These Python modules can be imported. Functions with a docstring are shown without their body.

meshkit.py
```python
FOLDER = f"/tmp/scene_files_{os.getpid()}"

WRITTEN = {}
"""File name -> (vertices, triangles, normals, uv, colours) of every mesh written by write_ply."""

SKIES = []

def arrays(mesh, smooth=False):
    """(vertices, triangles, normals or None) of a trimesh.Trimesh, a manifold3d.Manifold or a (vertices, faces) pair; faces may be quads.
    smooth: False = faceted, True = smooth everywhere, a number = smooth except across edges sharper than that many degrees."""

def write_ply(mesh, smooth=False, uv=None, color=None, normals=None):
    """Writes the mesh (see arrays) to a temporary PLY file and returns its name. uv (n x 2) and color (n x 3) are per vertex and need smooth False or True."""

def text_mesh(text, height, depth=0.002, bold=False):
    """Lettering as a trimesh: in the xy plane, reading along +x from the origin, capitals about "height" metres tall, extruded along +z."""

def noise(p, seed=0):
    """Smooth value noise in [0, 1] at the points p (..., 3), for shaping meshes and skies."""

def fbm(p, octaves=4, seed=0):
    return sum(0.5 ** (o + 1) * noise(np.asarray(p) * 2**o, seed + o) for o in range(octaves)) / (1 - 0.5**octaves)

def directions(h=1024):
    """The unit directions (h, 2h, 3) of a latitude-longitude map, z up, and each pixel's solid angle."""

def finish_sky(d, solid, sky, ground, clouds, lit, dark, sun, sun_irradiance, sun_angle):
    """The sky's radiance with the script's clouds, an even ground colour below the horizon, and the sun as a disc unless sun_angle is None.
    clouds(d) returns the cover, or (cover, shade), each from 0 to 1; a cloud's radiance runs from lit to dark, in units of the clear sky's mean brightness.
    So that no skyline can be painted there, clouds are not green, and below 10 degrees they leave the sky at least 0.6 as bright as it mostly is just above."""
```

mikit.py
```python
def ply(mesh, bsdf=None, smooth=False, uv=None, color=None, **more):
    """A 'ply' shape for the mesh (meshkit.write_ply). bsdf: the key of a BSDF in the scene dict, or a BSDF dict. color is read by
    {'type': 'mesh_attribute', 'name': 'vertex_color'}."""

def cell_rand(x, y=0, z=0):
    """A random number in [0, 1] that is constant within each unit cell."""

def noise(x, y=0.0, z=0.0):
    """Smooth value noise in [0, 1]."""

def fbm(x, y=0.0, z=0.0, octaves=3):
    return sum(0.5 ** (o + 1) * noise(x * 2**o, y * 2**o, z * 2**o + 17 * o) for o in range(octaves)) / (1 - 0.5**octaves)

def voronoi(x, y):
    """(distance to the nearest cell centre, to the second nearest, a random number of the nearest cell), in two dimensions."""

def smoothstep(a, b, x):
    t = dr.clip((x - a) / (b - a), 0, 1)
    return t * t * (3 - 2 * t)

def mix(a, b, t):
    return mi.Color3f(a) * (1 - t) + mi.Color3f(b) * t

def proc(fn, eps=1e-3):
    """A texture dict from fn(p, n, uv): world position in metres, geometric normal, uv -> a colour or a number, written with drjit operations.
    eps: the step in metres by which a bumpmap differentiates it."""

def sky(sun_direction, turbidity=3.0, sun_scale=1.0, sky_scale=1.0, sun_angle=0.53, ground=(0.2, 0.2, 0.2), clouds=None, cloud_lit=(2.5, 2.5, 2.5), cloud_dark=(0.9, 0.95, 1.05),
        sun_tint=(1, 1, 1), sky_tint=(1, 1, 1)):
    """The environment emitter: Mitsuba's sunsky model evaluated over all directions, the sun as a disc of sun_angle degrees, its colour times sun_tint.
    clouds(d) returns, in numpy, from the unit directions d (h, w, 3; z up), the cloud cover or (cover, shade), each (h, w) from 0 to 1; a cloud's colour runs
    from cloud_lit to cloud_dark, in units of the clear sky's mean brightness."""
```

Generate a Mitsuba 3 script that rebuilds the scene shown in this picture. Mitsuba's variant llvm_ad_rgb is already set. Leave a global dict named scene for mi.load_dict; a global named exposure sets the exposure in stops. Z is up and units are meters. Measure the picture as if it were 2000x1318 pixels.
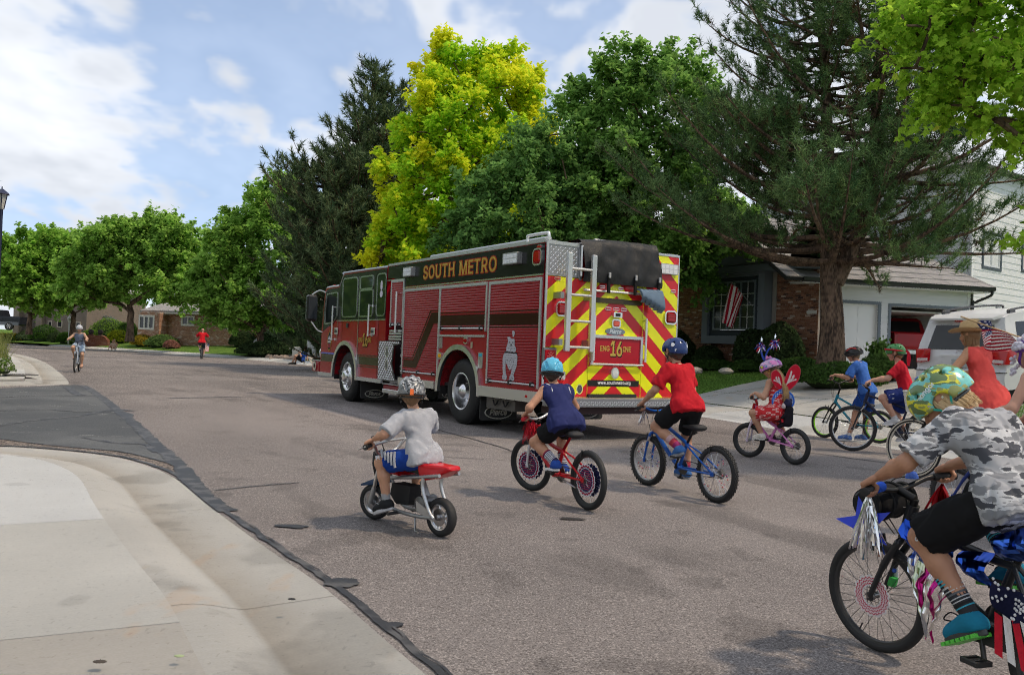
import math,random,numpy as np,trimesh,mitsuba as mi,drjit as dr,mikit,meshkit,manifold3d as m3
import shapely
from shapely.geometry import Polygon,LineString,MultiPolygon,box as sbox,Point
from shapely import affinity
from meshkit import text_mesh
from mikit import proc,noise as N3,fbm as F3,voronoi,cell_rand,smoothstep,mix
T=mi.ScalarTransform4f
PI=math.pi
scene,labels={},{}
# ---- camera, sky, exposure
CF,CP,CR,CH=1670.,.0148,.0396,1.254
def _cam_matrix():
 cp,sp,cr,sr=math.cos(CP),math.sin(CP),math.cos(CR),math.sin(CR)
 fwd=np.array([0,cp,sp]);up0=np.array([0,-sp,cp]);rt0=np.array([1.,0,0])
 rt=cr*rt0-sr*0*up0;rt=cr*rt0+sr*up0;up=-sr*rt0+cr*up0
 M=np.eye(4);M[:3,0]=-rt;M[:3,1]=up;M[:3,2]=fwd;M[:3,3]=[0,0,CH]
 return M
scene['camera']={'type':'perspective','fov':2*math.degrees(math.atan(1000/CF)),'fov_axis':'x','near_clip':.05,'far_clip':6000.,'to_world':T(_cam_matrix().tolist())}
SUN=(.62,-.16,1.0)
def clouds(d):
 z=np.maximum(d[...,2],0.0)+.20
 p=np.stack([d[...,0]/z,d[...,1]/z,0*z],-1)
 q=p*[2.5,1.9,1]
 a=meshkit.fbm(q+[3.3,1.7,0],4,5)
 b=meshkit.fbm(p*[8.5,6.0,1]+a[...,None]*1.2+[9.1,4.2,2],5,9)
 big=meshkit.noise(p*[.9,.8,1]+[.4,7.7,5],21)
 c=a*.44+b*.44+big*.12
 cover=np.clip((c-.395)/.11,0,1)
 cover=cover*cover*(3-2*cover)
 shade=np.clip((meshkit.noise(q*.8+[1.2,3.7,5],33)*.40+b*.9-.36)/.46,0,1)
 return np.clip(.32+.68*cover,0,1),shade
scene['sky']=mikit.sky(SUN,turbidity=3,sun_scale=.70,sky_scale=1.82,sun_angle=3.5,clouds=clouds,cloud_lit=(2.55,2.62,2.74),cloud_dark=(1.75,1.85,2.02),sun_tint=(1,.97,.92))
exposure=1.3
# ---- planning helpers: a pixel of the photograph to a place on the ground
def ray(x,y):
 M=_cam_matrix();u,v=x-1000,y-659
 d=-M[:3,0]*u-M[:3,1]*v+M[:3,2]*CF
 return d/d[1]
def G(x,y,z=0.):
 d=ray(x,y);return d*((z-CH)/d[2])+[0,0,CH]
def D(x,y,Y):
 return ray(x,y)*Y+[0,0,CH]
 # ---- scene helpers
def number(key):
 if key not in scene and key not in labels:return key
 i=1
 while f'{key}_{i:03d}' in scene or f'{key}_{i:03d}' in labels:i+=1
 return f'{key}_{i:03d}'
_next={}
def uniq(key):
 if key not in scene and key not in labels and key not in _next:
  _next[key]=0;return key
 while True:
  _next[key]=_next.get(key,0)+1
  k=f'{key}_{_next[key]:03d}'
  if k not in scene and k not in labels:return k
def thing(name,label,cat,group=None,kind=None):
 k=uniq(name);labels[k]={'label':label,'category':cat}
 if group:labels[k]['group']=group
 if kind:labels[k]['kind']=kind
 return k
def xf(M,v):
 v=np.asarray(v,float)
 return v if M is None else v@M[:3,:3].T+M[:3,3]
def VF(m):
 if hasattr(m,'to_mesh'):
  q=m.to_mesh();return np.array(q.vert_properties[:,:3],float),np.array(q.tri_verts)
 if isinstance(m,(tuple,list)):
  v,f=np.asarray(m[0],float),np.asarray(m[1],int)
  if len(f)and f.shape[1]==4:f=np.vstack([f[:,[0,1,2]],f[:,[0,2,3]]])
  return v,f
 return np.array(m.vertices),np.array(m.faces)
def cat(*ms):
 vs,fs,n=[],[],0
 for m in ms:
  v,f=VF(m);vs.append(v);fs.append(f+n);n+=len(v)
 return np.vstack(vs),np.vstack(fs)
LIN=lambda c:tuple(((x/12.92)if x<=.04045 else((x+.055)/1.055)**2.4)for x in c)
def put(key,mesh,mat,col=None,M=None,smooth=30,kind=None,label=None,cat_=None,group=None,uv=None):
 """one entry of the scene; col = a colour or one per vertex (material reads vertex_color)"""
 v,f=VF(mesh);v=xf(M,v)
 if len(f)==0:print('EMPTY',key);return key
 if M is not None and np.linalg.det(M[:3,:3])<0:f=f[:,::-1]
 if col is not None:
  c=np.broadcast_to(np.clip(np.asarray(col,float),.001,.98),(len(v),3))
  uv=np.stack([np.floor(np.sqrt(c[:,2])*255)+.005+.99*c[:,0],c[:,1]],1)
 if uv is not None and smooth not in(True,False):
  import scipy.sparse as sp
  from scipy.sparse.csgraph import connected_components
  tm=trimesh.Trimesh(v,f,process=False);adj,ang=tm.face_adjacency,tm.face_adjacency_angles
  ok=ang<math.radians(smooth);a,b=adj[ok,0],adj[ok,1];e=tm.face_adjacency_edges[ok];n3=len(f)*3
  rows=np.concatenate([a*3+(f[a]==e[:,k:k+1]).argmax(1)for k in(0,1)]);cols=np.concatenate([b*3+(f[b]==e[:,k:k+1]).argmax(1)for k in(0,1)])
  _,lab=connected_components(sp.coo_matrix((np.ones(len(rows)),(rows,cols)),(n3,n3)),directed=False)
  u,first=np.unique(lab,return_index=True);src=f.reshape(-1)[first]
  v,uv,f,smooth=v[src],np.asarray(uv)[src],np.searchsorted(u,lab).reshape(-1,3),True
 scene[key]=mikit.ply((v,f),mat,smooth=smooth,uv=uv)
 if kind or label or cat_:
  L=labels.setdefault(key,{})
  if label:L['label']=label
  if cat_:L['category']=cat_
  if kind:L['kind']=kind
  if group:L['group']=group
 return key
def part(parent,name,mesh,mat,col=None,M=None,smooth=30,label=None,kind=None,uv=None):
 return put(uniq(parent+'__'+name),mesh,mat,col,M,smooth,kind,label,None,None,uv)
 # ---- mesh helpers
def box(x0,x1,y0,y1,z0,z1,b=0.0):
 if b<=0:
  v=np.array([[x,y,z]for x in(x0,x1)for y in(y0,y1)for z in(z0,z1)],float)
  f=np.array([[0,1,3,2],[4,6,7,5],[0,4,5,1],[2,3,7,6],[0,2,6,4],[1,5,7,3]])
  return v,f[:,::1]
 pts=[]
 for sx in(0,1):
  for sy in(0,1):
   for sz in(0,1):
    X,Y,Z=(x0,x1)[sx],(y0,y1)[sy],(z0,z1)[sz]
    dx,dy,dz=(b,-b)[sx],(b,-b)[sy],(b,-b)[sz]
    pts+=[[X,Y+dy,Z+dz],[X+dx,Y,Z+dz],[X+dx,Y+dy,Z]]
 return m3.Manifold.hull_points(np.array(pts))
def sb(x0,x1,y0,y1):return sbox(x0,y0,x1,y1)
def frame(d):
 d=np.asarray(d,float);d=d/np.linalg.norm(d)
 a=np.cross(d,[0,0,1.]if abs(d[2])<.9 else[1.,0,0]);a/=np.linalg.norm(a)
 return a,np.cross(d,a),d
def tube(pts,r,n=8,closed=False,caps=True):
 p=np.asarray(pts,float);k=len(p);r=np.broadcast_to(np.asarray(r,float),(k,))
 if closed:t=np.roll(p,-1,0)-np.roll(p,1,0)
 else:t=np.gradient(p,axis=0)
 t=t/(np.linalg.norm(t,axis=1,keepdims=True)+1e-12)
 a=np.zeros_like(p);a[0]=frame(t[0])[0]
 for i in range(1,k):
  q=a[i-1]-t[i]*(a[i-1]@t[i]);a[i]=q/(np.linalg.norm(q)+1e-12)
 b=np.cross(t,a);ang=np.arange(n)*2*PI/n
 v=p[:,None]+r[:,None,None]*(np.cos(ang)[None,:,None]*a[:,None]+np.sin(ang)[None,:,None]*b[:,None])
 kk=k if closed else k-1
 i,j=np.meshgrid(np.arange(kk),np.arange(n),indexing='ij')
 i2=(i+1)%k
 q=np.stack([i*n+j,i*n+(j+1)%n,i2*n+(j+1)%n,i2*n+j],-1).reshape(-1,4)
 v=v.reshape(-1,3);f=np.vstack([q[:,[0,1,2]],q[:,[0,2,3]]])
 if not closed and caps:
  v=np.vstack([v,p[0],p[-1]]);m=k*n
  j=np.arange(n);j2=(j+1)%n
  f=np.vstack([f,np.stack([j2,j,j*0+m],1),np.stack([(k-1)*n+j,(k-1)*n+j2,j*0+m+1],1)])
 return v,f
def bez(*c,n=12):
 c=np.asarray(c,float);t=np.linspace(0,1,n)[:,None];k=len(c)-1
 return sum(math.comb(k,i)*(1-t)**(k-i)*t**i*c[i]for i in range(k+1))
def catmull(p,n=8,closed=False):
 p=np.asarray(p,float)
 q=np.vstack([p[-1:],p,p[:2]])if closed else np.vstack([2*p[0]-p[1],p,2*p[-1]-p[-2]])
 out=[]
 for i in range(1,len(q)-2):
  t=np.linspace(0,1,n,endpoint=False)[:,None]
  a,b,c,d=q[i-1],q[i],q[i+1],q[i+2]
  out.append(.5*((2*b)+(c-a)*t+(2*a-5*b+4*c-d)*t**2+(3*b-a-3*c+d)*t**3))
 return np.vstack(out+([]if closed else[p[-1:]]))
def lathe(prof,n=32,axis='y',c=(0,0,0)):
 """prof: (radius, along) pairs, closed profile loop or open; revolved around axis"""
 p=np.asarray(prof,float);k=len(p);a=np.arange(n)*2*PI/n
 x=p[:,0][:,None]*np.cos(a);z=p[:,0][:,None]*np.sin(a);y=np.broadcast_to(p[:,1][:,None],x.shape)
 v={'y':np.stack([x,y,-z],-1),'z':np.stack([x,z,y],-1),'x':np.stack([y,x,z],-1)}[axis].reshape(-1,3)+np.asarray(c,float)
 i,j=np.meshgrid(np.arange(k-1),np.arange(n),indexing='ij')
 q=np.stack([i*n+j,i*n+(j+1)%n,(i+1)*n+(j+1)%n,(i+1)*n+j],-1).reshape(-1,4)
 return v,np.vstack([q[:,[0,1,2]],q[:,[0,2,3]]])
def ring_torus(R,r,n=40,m=10,sq=1.0):
 a=np.linspace(0,2*PI,m+1)
 return lathe(np.stack([R+r*np.cos(a),-r*sq*np.sin(a)],1),n)
def extrude(poly,h,z0=0.0):
 if poly.is_empty:return np.zeros((0,3)),np.zeros((0,3),int)
 gs=[g for g in getattr(poly,'geoms',[poly])if g.area>1e-8 and g.geom_type=='Polygon']
 ms=[trimesh.creation.extrude_polygon(shapely.geometry.polygon.orient(g),h,engine='earcut')for g in gs]
 v,f=cat(*ms);v[:,2]+=z0
 return v,f
def plane_M(o,ex,ey):
 ex=np.asarray(ex,float)/np.linalg.norm(ex);ey=np.asarray(ey,float);ey=ey-ex*(ex@ey);ey/=np.linalg.norm(ey)
 M=np.eye(4);M[:3,0],M[:3,1],M[:3,2],M[:3,3]=ex,ey,np.cross(ex,ey),o
 return M
def place_M(x,y,z=0,yaw=0,roll=0,pitch=0):
 c,s=math.cos(yaw),math.sin(yaw);R=np.array([[c,-s,0],[s,c,0],[0,0,1.]])
 c,s=math.cos(roll),math.sin(roll);Rx=np.array([[1,0,0],[0,c,-s],[0,s,c]])
 c,s=math.cos(pitch),math.sin(pitch);Ry=np.array([[c,0,s],[0,1,0],[-s,0,c]])
 M=np.eye(4);M[:3,:3]=R@Rx@Ry;M[:3,3]=[x,y,z]
 return M
def ellipsoid(c,r,sub=2,M=None):
 s=trimesh.creation.icosphere(subdivisions=sub);v=np.array(s.vertices)*r
 if M is not None:v=v@M[:3,:3].T
 return v+np.asarray(c,float),np.array(s.faces)
def smooth_line(p,n=8):return catmull(p,n)
# ---- soft bodies: a blend of round cones, polygonised with surface nets
class Soft:
 def __init__(s,h=.006):s.h,s.prims,s.cuts,s.wr=h,[],[],None
 def cone(s,p0,r0,p1,r1,k=.02,flat=None,cap=None,sub=False):
  s.prims.append((np.asarray(p0,float),r0,np.asarray(p1,float),r1,k,flat,cap,sub));return s
 def ball(s,p,r,k=.02,flat=None,sub=False):return s.cone(p,r,p,r,k,flat,None,sub)
 def cut(s,p,n):s.cuts.append((np.asarray(p,float),np.asarray(n,float)/np.linalg.norm(n)));return s
 def wrinkle(s,amp,fr,seed=1):s.wr=(amp,np.asarray(fr,float),seed);return s
 def mesh(s):
  h=s.h;lo=np.full(3,1e9);hi=-lo
  for p0,r0,p1,r1,k,flat,cap,sub in s.prims:
   if sub:continue
   r=max(r0,r1)+.02
   lo=np.minimum(lo,np.minimum(p0,p1)-r);hi=np.maximum(hi,np.maximum(p0,p1)+r)
  n=np.ceil((hi-lo)/h).astype(int)+2
  ax=[lo[i]+h*np.arange(n[i])for i in range(3)]
  V=np.full(n,.3,np.float32)
  for p0,r0,p1,r1,k,flat,cap,sub in s.prims:
   m=max(r0,r1)+max(k,.0)+3*h
   a=np.clip(((np.minimum(p0,p1)-m-lo)/h).astype(int),0,n);b=np.clip(((np.maximum(p0,p1)+m-lo)/h).astype(int)+2,0,n)
   if(b<=a).any():continue
   X,Y,Z=np.meshgrid(*[ax[i][a[i]:b[i]].astype(np.float32)for i in range(3)],indexing='ij')
   P=np.stack([X,Y,Z],-1);w=P-p0.astype(np.float32);L=(p1-p0).astype(np.float32);l2=float(L@L)
   t=np.clip((w@L)/l2,0,1)if l2>1e-12 else np.zeros_like(X)
   w=w-t[...,None]*L
   sc=1.
   if flat is not None:
    e,fac=np.asarray(flat[0],np.float32),flat[1];e=e/np.linalg.norm(e)
    w=w+(w@e)[...,None]*e*np.float32(fac-1)
   d=np.linalg.norm(w,axis=-1)-(r0+(r1-r0)*t)
   if cap is not None:
    d=np.maximum(d,(P-np.asarray(cap[0],np.float32))@(np.asarray(cap[1],np.float32)/np.float32(np.linalg.norm(cap[1]))))
   sl=tuple(slice(a[i],b[i])for i in range(3));o=V[sl]
   if sub:
    d=-d;hh=np.maximum(k-np.abs(o-d),0)/max(k,1e-6);V[sl]=np.maximum(o,d)+hh*hh*k*.25
   else:
    hh=np.maximum(k-np.abs(o-d),0)/max(k,1e-6);V[sl]=np.minimum(o,d)-hh*hh*k*.25
  if s.wr or s.cuts:
   idx=np.argwhere(np.abs(V)<6*h+.03);P=lo+idx*h;d=V[tuple(idx.T)]
   if s.wr:
    w_=meshkit.fbm(P*.6*s.wr[1]+5,2,s.wr[2]+9);r_=np.abs(2*meshkit.fbm(P*s.wr[1]*[1.15,1.15,.8]+w_[:,None]*1.6,2,s.wr[2])-1);d=d+s.wr[0]*((w_-.5)*.9+.06-np.minimum(r_,.45)*1.1)
   V[tuple(idx.T)]=d
   if s.cuts:
    X,Y,Z=np.meshgrid(*[a.astype(np.float32)for a in ax],indexing='ij')
    for p,nn in s.cuts:
     V=np.maximum(V,((X-p[0])*nn[0]+(Y-p[1])*nn[1]+(Z-p[2])*nn[2]).astype(np.float32))
  V[0]=V[-1]=.3;V[:,0]=V[:,-1]=.3;V[:,:,0]=V[:,:,-1]=.3
  return nets(V,lo,h)
def nets(V,lo,h):
 I=V<0;nx,ny,nz=V.shape
 c=np.zeros((nx-1,ny-1,nz-1),np.int8)
 for a in(0,1):
  for b in(0,1):
   for d in(0,1):c+=I[a:nx-1+a,b:ny-1+b,d:nz-1+d]
 act=(c>0)&(c<8);ids=np.argwhere(act)
 lut=np.full(act.shape,-1,np.int64);lut[act]=np.arange(len(ids))
 acc=np.zeros((len(ids),3));cnt=np.zeros(len(ids))
 corners=np.array([[a,b,d]for a in(0,1)for b in(0,1)for d in(0,1)])
 vals=np.stack([V[tuple((ids+q).T)]for q in corners],1)
 for i in range(8):
  for j in range(i+1,8):
   if np.abs(corners[i]-corners[j]).sum()!=1:continue
   x,y=vals[:,i],vals[:,j];m=(x<0)!=(y<0)
   t=np.where(m,x/np.where(m,x-y,1),0)
   acc+=m[:,None]*(corners[i]+t[:,None]*(corners[j]-corners[i]));cnt+=m
 v=lo+(ids+acc/cnt[:,None])*h
 fs=[]
 for ax in range(3):
  o1,o2=[(1,2),(2,0),(0,1)][ax]
  A=np.take(I,range(V.shape[ax]-1),ax);B=np.take(I,range(1,V.shape[ax]),ax)
  e=np.argwhere(A!=B);inside=A[tuple(e.T)]
  ok=(e[:,o1]>0)&(e[:,o2]>0)&(e[:,o1]<V.shape[o1]-1)&(e[:,o2]<V.shape[o2]-1);e,inside=e[ok],inside[ok]
  u1=np.zeros(3,int);u1[o1]=1;u2=np.zeros(3,int);u2[o2]=1
  q=np.stack([lut[tuple((e-u1-u2).T)],lut[tuple((e-u2).T)],lut[tuple(e.T)],lut[tuple((e-u1).T)]],1)
  q=np.where(inside[:,None],q,q[:,::-1])
  fs.append(q)
 q=np.vstack(fs)
 return v,np.vstack([q[:,[0,1,2]],q[:,[0,2,3]]])
def relax(m,it=3):
 v,f=VF(m);t=trimesh.Trimesh(v,f,process=False)
 trimesh.smoothing.filter_taubin(t,lamb=.5,nu=.53,iterations=it);return np.array(t.vertices),f
 # ---- materials
def _decode(p,n,uv):
 b=dr.floor(uv.x);return mi.Color3f((uv.x-b-.005)/.99,uv.y,dr.square((b+.5)/255))
def vc():return proc(_decode)
def rgb(*c):return{'type':'rgb','value':list(map(float,c))}
def two(b):return{'type':'twosided','bsdf':b}
def prin(col,rough=.5,**k):return{'type':'principled','base_color':col,'roughness':rough,**k}
scene['m_matte']=two(prin(vc(),.75,specular=.3))
scene['m_plastic']=two(prin(vc(),.35,specular=.5))
scene['m_paint']=two(prin(vc(),.18,specular=.3,clearcoat=.12,clearcoat_gloss=.95))
scene['m_rubber']=two(prin(vc(),.65,specular=.35))
scene['m_metal']=two(prin(vc(),.25,metallic=1.0))
scene['m_satin']=two(prin(vc(),.42,metallic=.9))
scene['m_foil']=two(prin(vc(),.16,metallic=1.0))
scene['m_glass']=two(prin(vc(),.05,specular=.42))
scene['m_straw']=two(prin(proc(lambda p,n,uv:mix((.40,.27,.13),(.58,.42,.23),N3(p.x*170,p.y*170,p.z*170)*.6+.4*N3(p.x*30,p.y*30,p.z*90))),.7,specular=.2))
scene['m_hair']=two(prin(vc(),.45,specular=.35))
def _skin_c(p,n,uv):return _decode(p,n,uv)*mix((.84,.80,.78),(1.14,1.14,1.14),F3(p.x*13,p.y*13,p.z*13,3))
scene['m_skin']=two(prin(proc(_skin_c),.48,specular=.35,sheen=.15))
def _cloth_c(p,n,uv):return _decode(p,n,uv)*(.78+.30*F3(p.x*9,p.y*9,p.z*7,3)+.14*N3(p.x*160,p.y*160,p.z*160))
def _cloth_h(p,n,uv):
 return .004*F3(p.x*34,p.y*34,p.z*20,2)+.0006*N3(p.x*420,p.y*420,p.z*420)
scene['m_cloth']=two({'type':'bumpmap','arbitrary':proc(_cloth_h,.002),'scale':1.0,'bsdf':prin(proc(_cloth_c),.85,specular=.15,sheen=.25)})
scene['m_cover']=two(prin(vc(),.55,specular=.25))
def _plate_h(p,n,uv):
 a=dr.abs(n.z)>.7
 u=dr.select(a,p.x,(p.x*-.522+p.y*.853)*1.0+(p.x*.853+p.y*.522)*1.0);v=dr.select(a,p.y,p.z)
 s,t=(u+v)*26,(u-v)*26
 c=dr.select((dr.floor(s)+dr.floor(t))-2*dr.floor((dr.floor(s)+dr.floor(t))*.5)>.5,1.,0.)
 fs,ft=s-dr.floor(s)-.5,t-dr.floor(t)-.5
 e=dr.select(c>.5,dr.square(fs/.45)+dr.square(ft/.14),dr.square(fs/.14)+dr.square(ft/.45))
 return .004*smoothstep(1.2,.3,e)
scene['m_plate']=two({'type':'bumpmap','arbitrary':proc(_plate_h,.003),'scale':1.0,'bsdf':prin(rgb(.62,.63,.64),.3,metallic=.95)})
STREAK=[(*G(470,752)[:2],*G(830,858)[:2],.16),(*G(640,790)[:2],*G(860,850)[:2],.30)]
def _road_c(p,n,uv):
 g=N3(p.x*150,p.y*150,0);g2=N3(p.x*330,p.y*330,3.)
 big=F3(p.x*.30,p.y*.30,1.,4);mid=F3(p.x*1.5,p.y*1.5,5.,3);u=(p.x*.853+p.y*.522);v=(p.y*.853-p.x*.522)
 base=mix((.172,.153,.147),(.122,.108,.104),smoothstep(.3,.72,big))
 base=mix(base,mi.Color3f(.19,.168,.16),smoothstep(.5,.8,mid)*.35)
 lane=smoothstep(.35,.65,F3(u*1.1,v*.10,9.,3));base=base*(.90+.16*lane)
 st=smoothstep(.68,.86,g)*.9+smoothstep(.72,.9,g2)*.5
 base=mix(base,mi.Color3f(.38,.35,.335),dr.clip(st,0,1)*.55)
 base=base*(1-.45*smoothstep(.40,.14,g))
 for ax,ay,bx,by,w0 in STREAK:
  t_=((p.x-ax)*(bx-ax)+(p.y-ay)*(by-ay))/((bx-ax)**2+(by-ay)**2);dd=dr.abs((p.x-ax)*(by-ay)-(p.y-ay)*(bx-ax))/math.hypot(bx-ax,by-ay)
  base=base*(1+.30*smoothstep(w0,w0*.3,dd+.5*w0*(mid-.5))*smoothstep(-.05,.1,t_)*smoothstep(1.05,.85,t_))
 o=smoothstep(.62,.76,F3(u*1.6+7,v*.5,2.,4));w=smoothstep(.70,.74,F3(p.x*2.6,p.y*2.6,12.,3))
 return base*(1-.26*o)*(1-.22*w)
def _road_h(p,n,uv):return .0022*N3(p.x*150,p.y*150,0)+.0010*N3(p.x*330,p.y*330,3.)
scene['m_road']={'type':'bumpmap','arbitrary':proc(_road_h,.002),'scale':1.0,'bsdf':prin(proc(_road_c),.82,specular=.3)}
def _patch_c(p,n,uv):
 g=N3(p.x*80,p.y*80,0);b=F3(p.x*.8,p.y*.8,3.,4)
 c=mix((.052,.056,.060),(.083,.087,.090),smoothstep(.3,.7,b))
 sc=smoothstep(.70,.80,F3(p.x*2.2,p.y*5.5,7.,4))
 return mix(c*(.75+.5*g),mi.Color3f(.26,.26,.25),sc*.55*smoothstep(.4,.6,g))
scene['m_patch']={'type':'bumpmap','arbitrary':proc(lambda p,n,uv:.002*N3(p.x*85,p.y*85,0.),.003),'scale':1.0,'bsdf':prin(proc(_patch_c),.75,specular=.35)}
def _strip_c(p,n,uv):
 g=N3(p.x*55,p.y*55,0);g2=N3(p.x*130,p.y*130,2.)
 return mix((.06,.052,.048),(.24,.20,.175),smoothstep(.35,.8,g*.6+g2*.4))
scene['m_oldroad']={'type':'bumpmap','arbitrary':proc(lambda p,n,uv:.006*N3(p.x*55,p.y*55,0.),.003),'scale':1.0,'bsdf':prin(proc(_strip_c),.85,specular=.2)}
def _tar_c(p,n,uv):
 a=smoothstep(.45,.75,F3(p.x*9,p.y*9,0.,3))
 return mix((.026,.026,.027),(.075,.072,.070),a)
scene['m_tar']={'type':'bumpmap','arbitrary':proc(lambda p,n,uv:.006*F3(p.x*30,p.y*30,0.,3),.003),'scale':1.0,'bsdf':prin(proc(_tar_c),.5,specular=.45)}
def _conc(p,tint):
 b=F3(p.x*1.1,p.y*1.1,2.,4);f=N3(p.x*140,p.y*140,4.);br=N3(p.x*10+p.y*6,p.y*160-p.x*100,1.)
 c=tint*(.84+.26*b)*(.93+.09*f+.05*br)
 spot=smoothstep(.72,.80,F3(p.x*3.1,p.y*3.1,9.,4))
 c=c*(1-.14*spot)
 pit=smoothstep(.86,.93,N3(p.x*48,p.y*48,8.))
 c=c*(1-.14*pit)
 rust=smoothstep(.66,.78,F3(p.x*5.2+11,p.y*2.0+3,3.,4))*smoothstep(.52,.68,F3(p.x*.55+40,p.y*.5,6.,3))
 return mix(c,mi.Color3f(.36,.21,.10),rust*.22)
def concrete(name,tint):
 scene[name]={'type':'bumpmap','arbitrary':proc(lambda p,n,uv:.0011*N3(p.x*140,p.y*140,4.)+.0008*N3(p.x*10+p.y*6,p.y*160-p.x*100,1.),.003),'scale':1.0,'bsdf':prin(proc(lambda p,n,uv:_conc(p,mi.Color3f(*tint))),.82,specular=.25)}
concrete('m_conc_white',(.35,.358,.358));concrete('m_conc_tan',(.318,.316,.300));concrete('m_conc_pink',(.285,.272,.250))
def _gutter_c(p,n,uv):
 c=_conc(p,mi.Color3f(.296,.290,.272))
 dirt=smoothstep(-.004,-.018,p.z)*(.5+.5*F3(p.x*4,p.y*4,0.,3))
 st=smoothstep(.52,.66,F3(p.x*1.6,p.y*1.6,5.,4))
 c=mix(c,c*mi.Color3f(.62,.55,.47),dirt*.8)
 return mix(c,c*.62,st*.55)
scene['m_gutter']={'type':'bumpmap','arbitrary':proc(lambda p,n,uv:.0012*N3(p.x*120,p.y*120,4.),.003),'scale':1.0,'bsdf':prin(proc(_gutter_c),.82,specular=.25)}
def _lawn_c(p,n,uv):
 b=F3(p.x*.7,p.y*.7,1.,4);f=N3(p.x*22,p.y*22,2.)
 return mix((.060,.125,.022),(.115,.19,.038),b)*(.6+.7*f)
scene['m_lawn']={'type':'bumpmap','arbitrary':proc(lambda p,n,uv:.03*N3(p.x*30,p.y*30,0.),.006),'scale':1.0,'bsdf':prin(proc(_lawn_c),.9,specular=.1)}
def _soil_c(p,n,uv):return mix((.10,.062,.042),(.22,.15,.11),F3(p.x*9,p.y*9,p.z*9,4))
scene['m_soil']=prin(proc(_soil_c),.95,specular=.1)
def _bark_c(p,n,uv):
 v=F3(p.x*9,p.y*9,p.z*2.2,4);w=N3(p.x*38,p.y*38,p.z*11)
 return mix((.045,.032,.025),(.20,.135,.095),smoothstep(.3,.72,v*.65+w*.35))
scene['m_bark']={'type':'bumpmap','arbitrary':proc(lambda p,n,uv:.05*F3(p.x*12,p.y*12,p.z*3,3),.006),'scale':1.0,'bsdf':prin(proc(_bark_c),.9,specular=.15)}
scene['m_twig']=prin(rgb(.07,.052,.042),.85,specular=.2)
scene['m_leaf']={'type':'principledthin','base_color':vc(),'roughness':.5,'diff_trans':1.05,'spec_trans':0.0,'eta':1.4}
scene['m_needle']=two(prin(vc(),.7,specular=.12))
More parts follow.
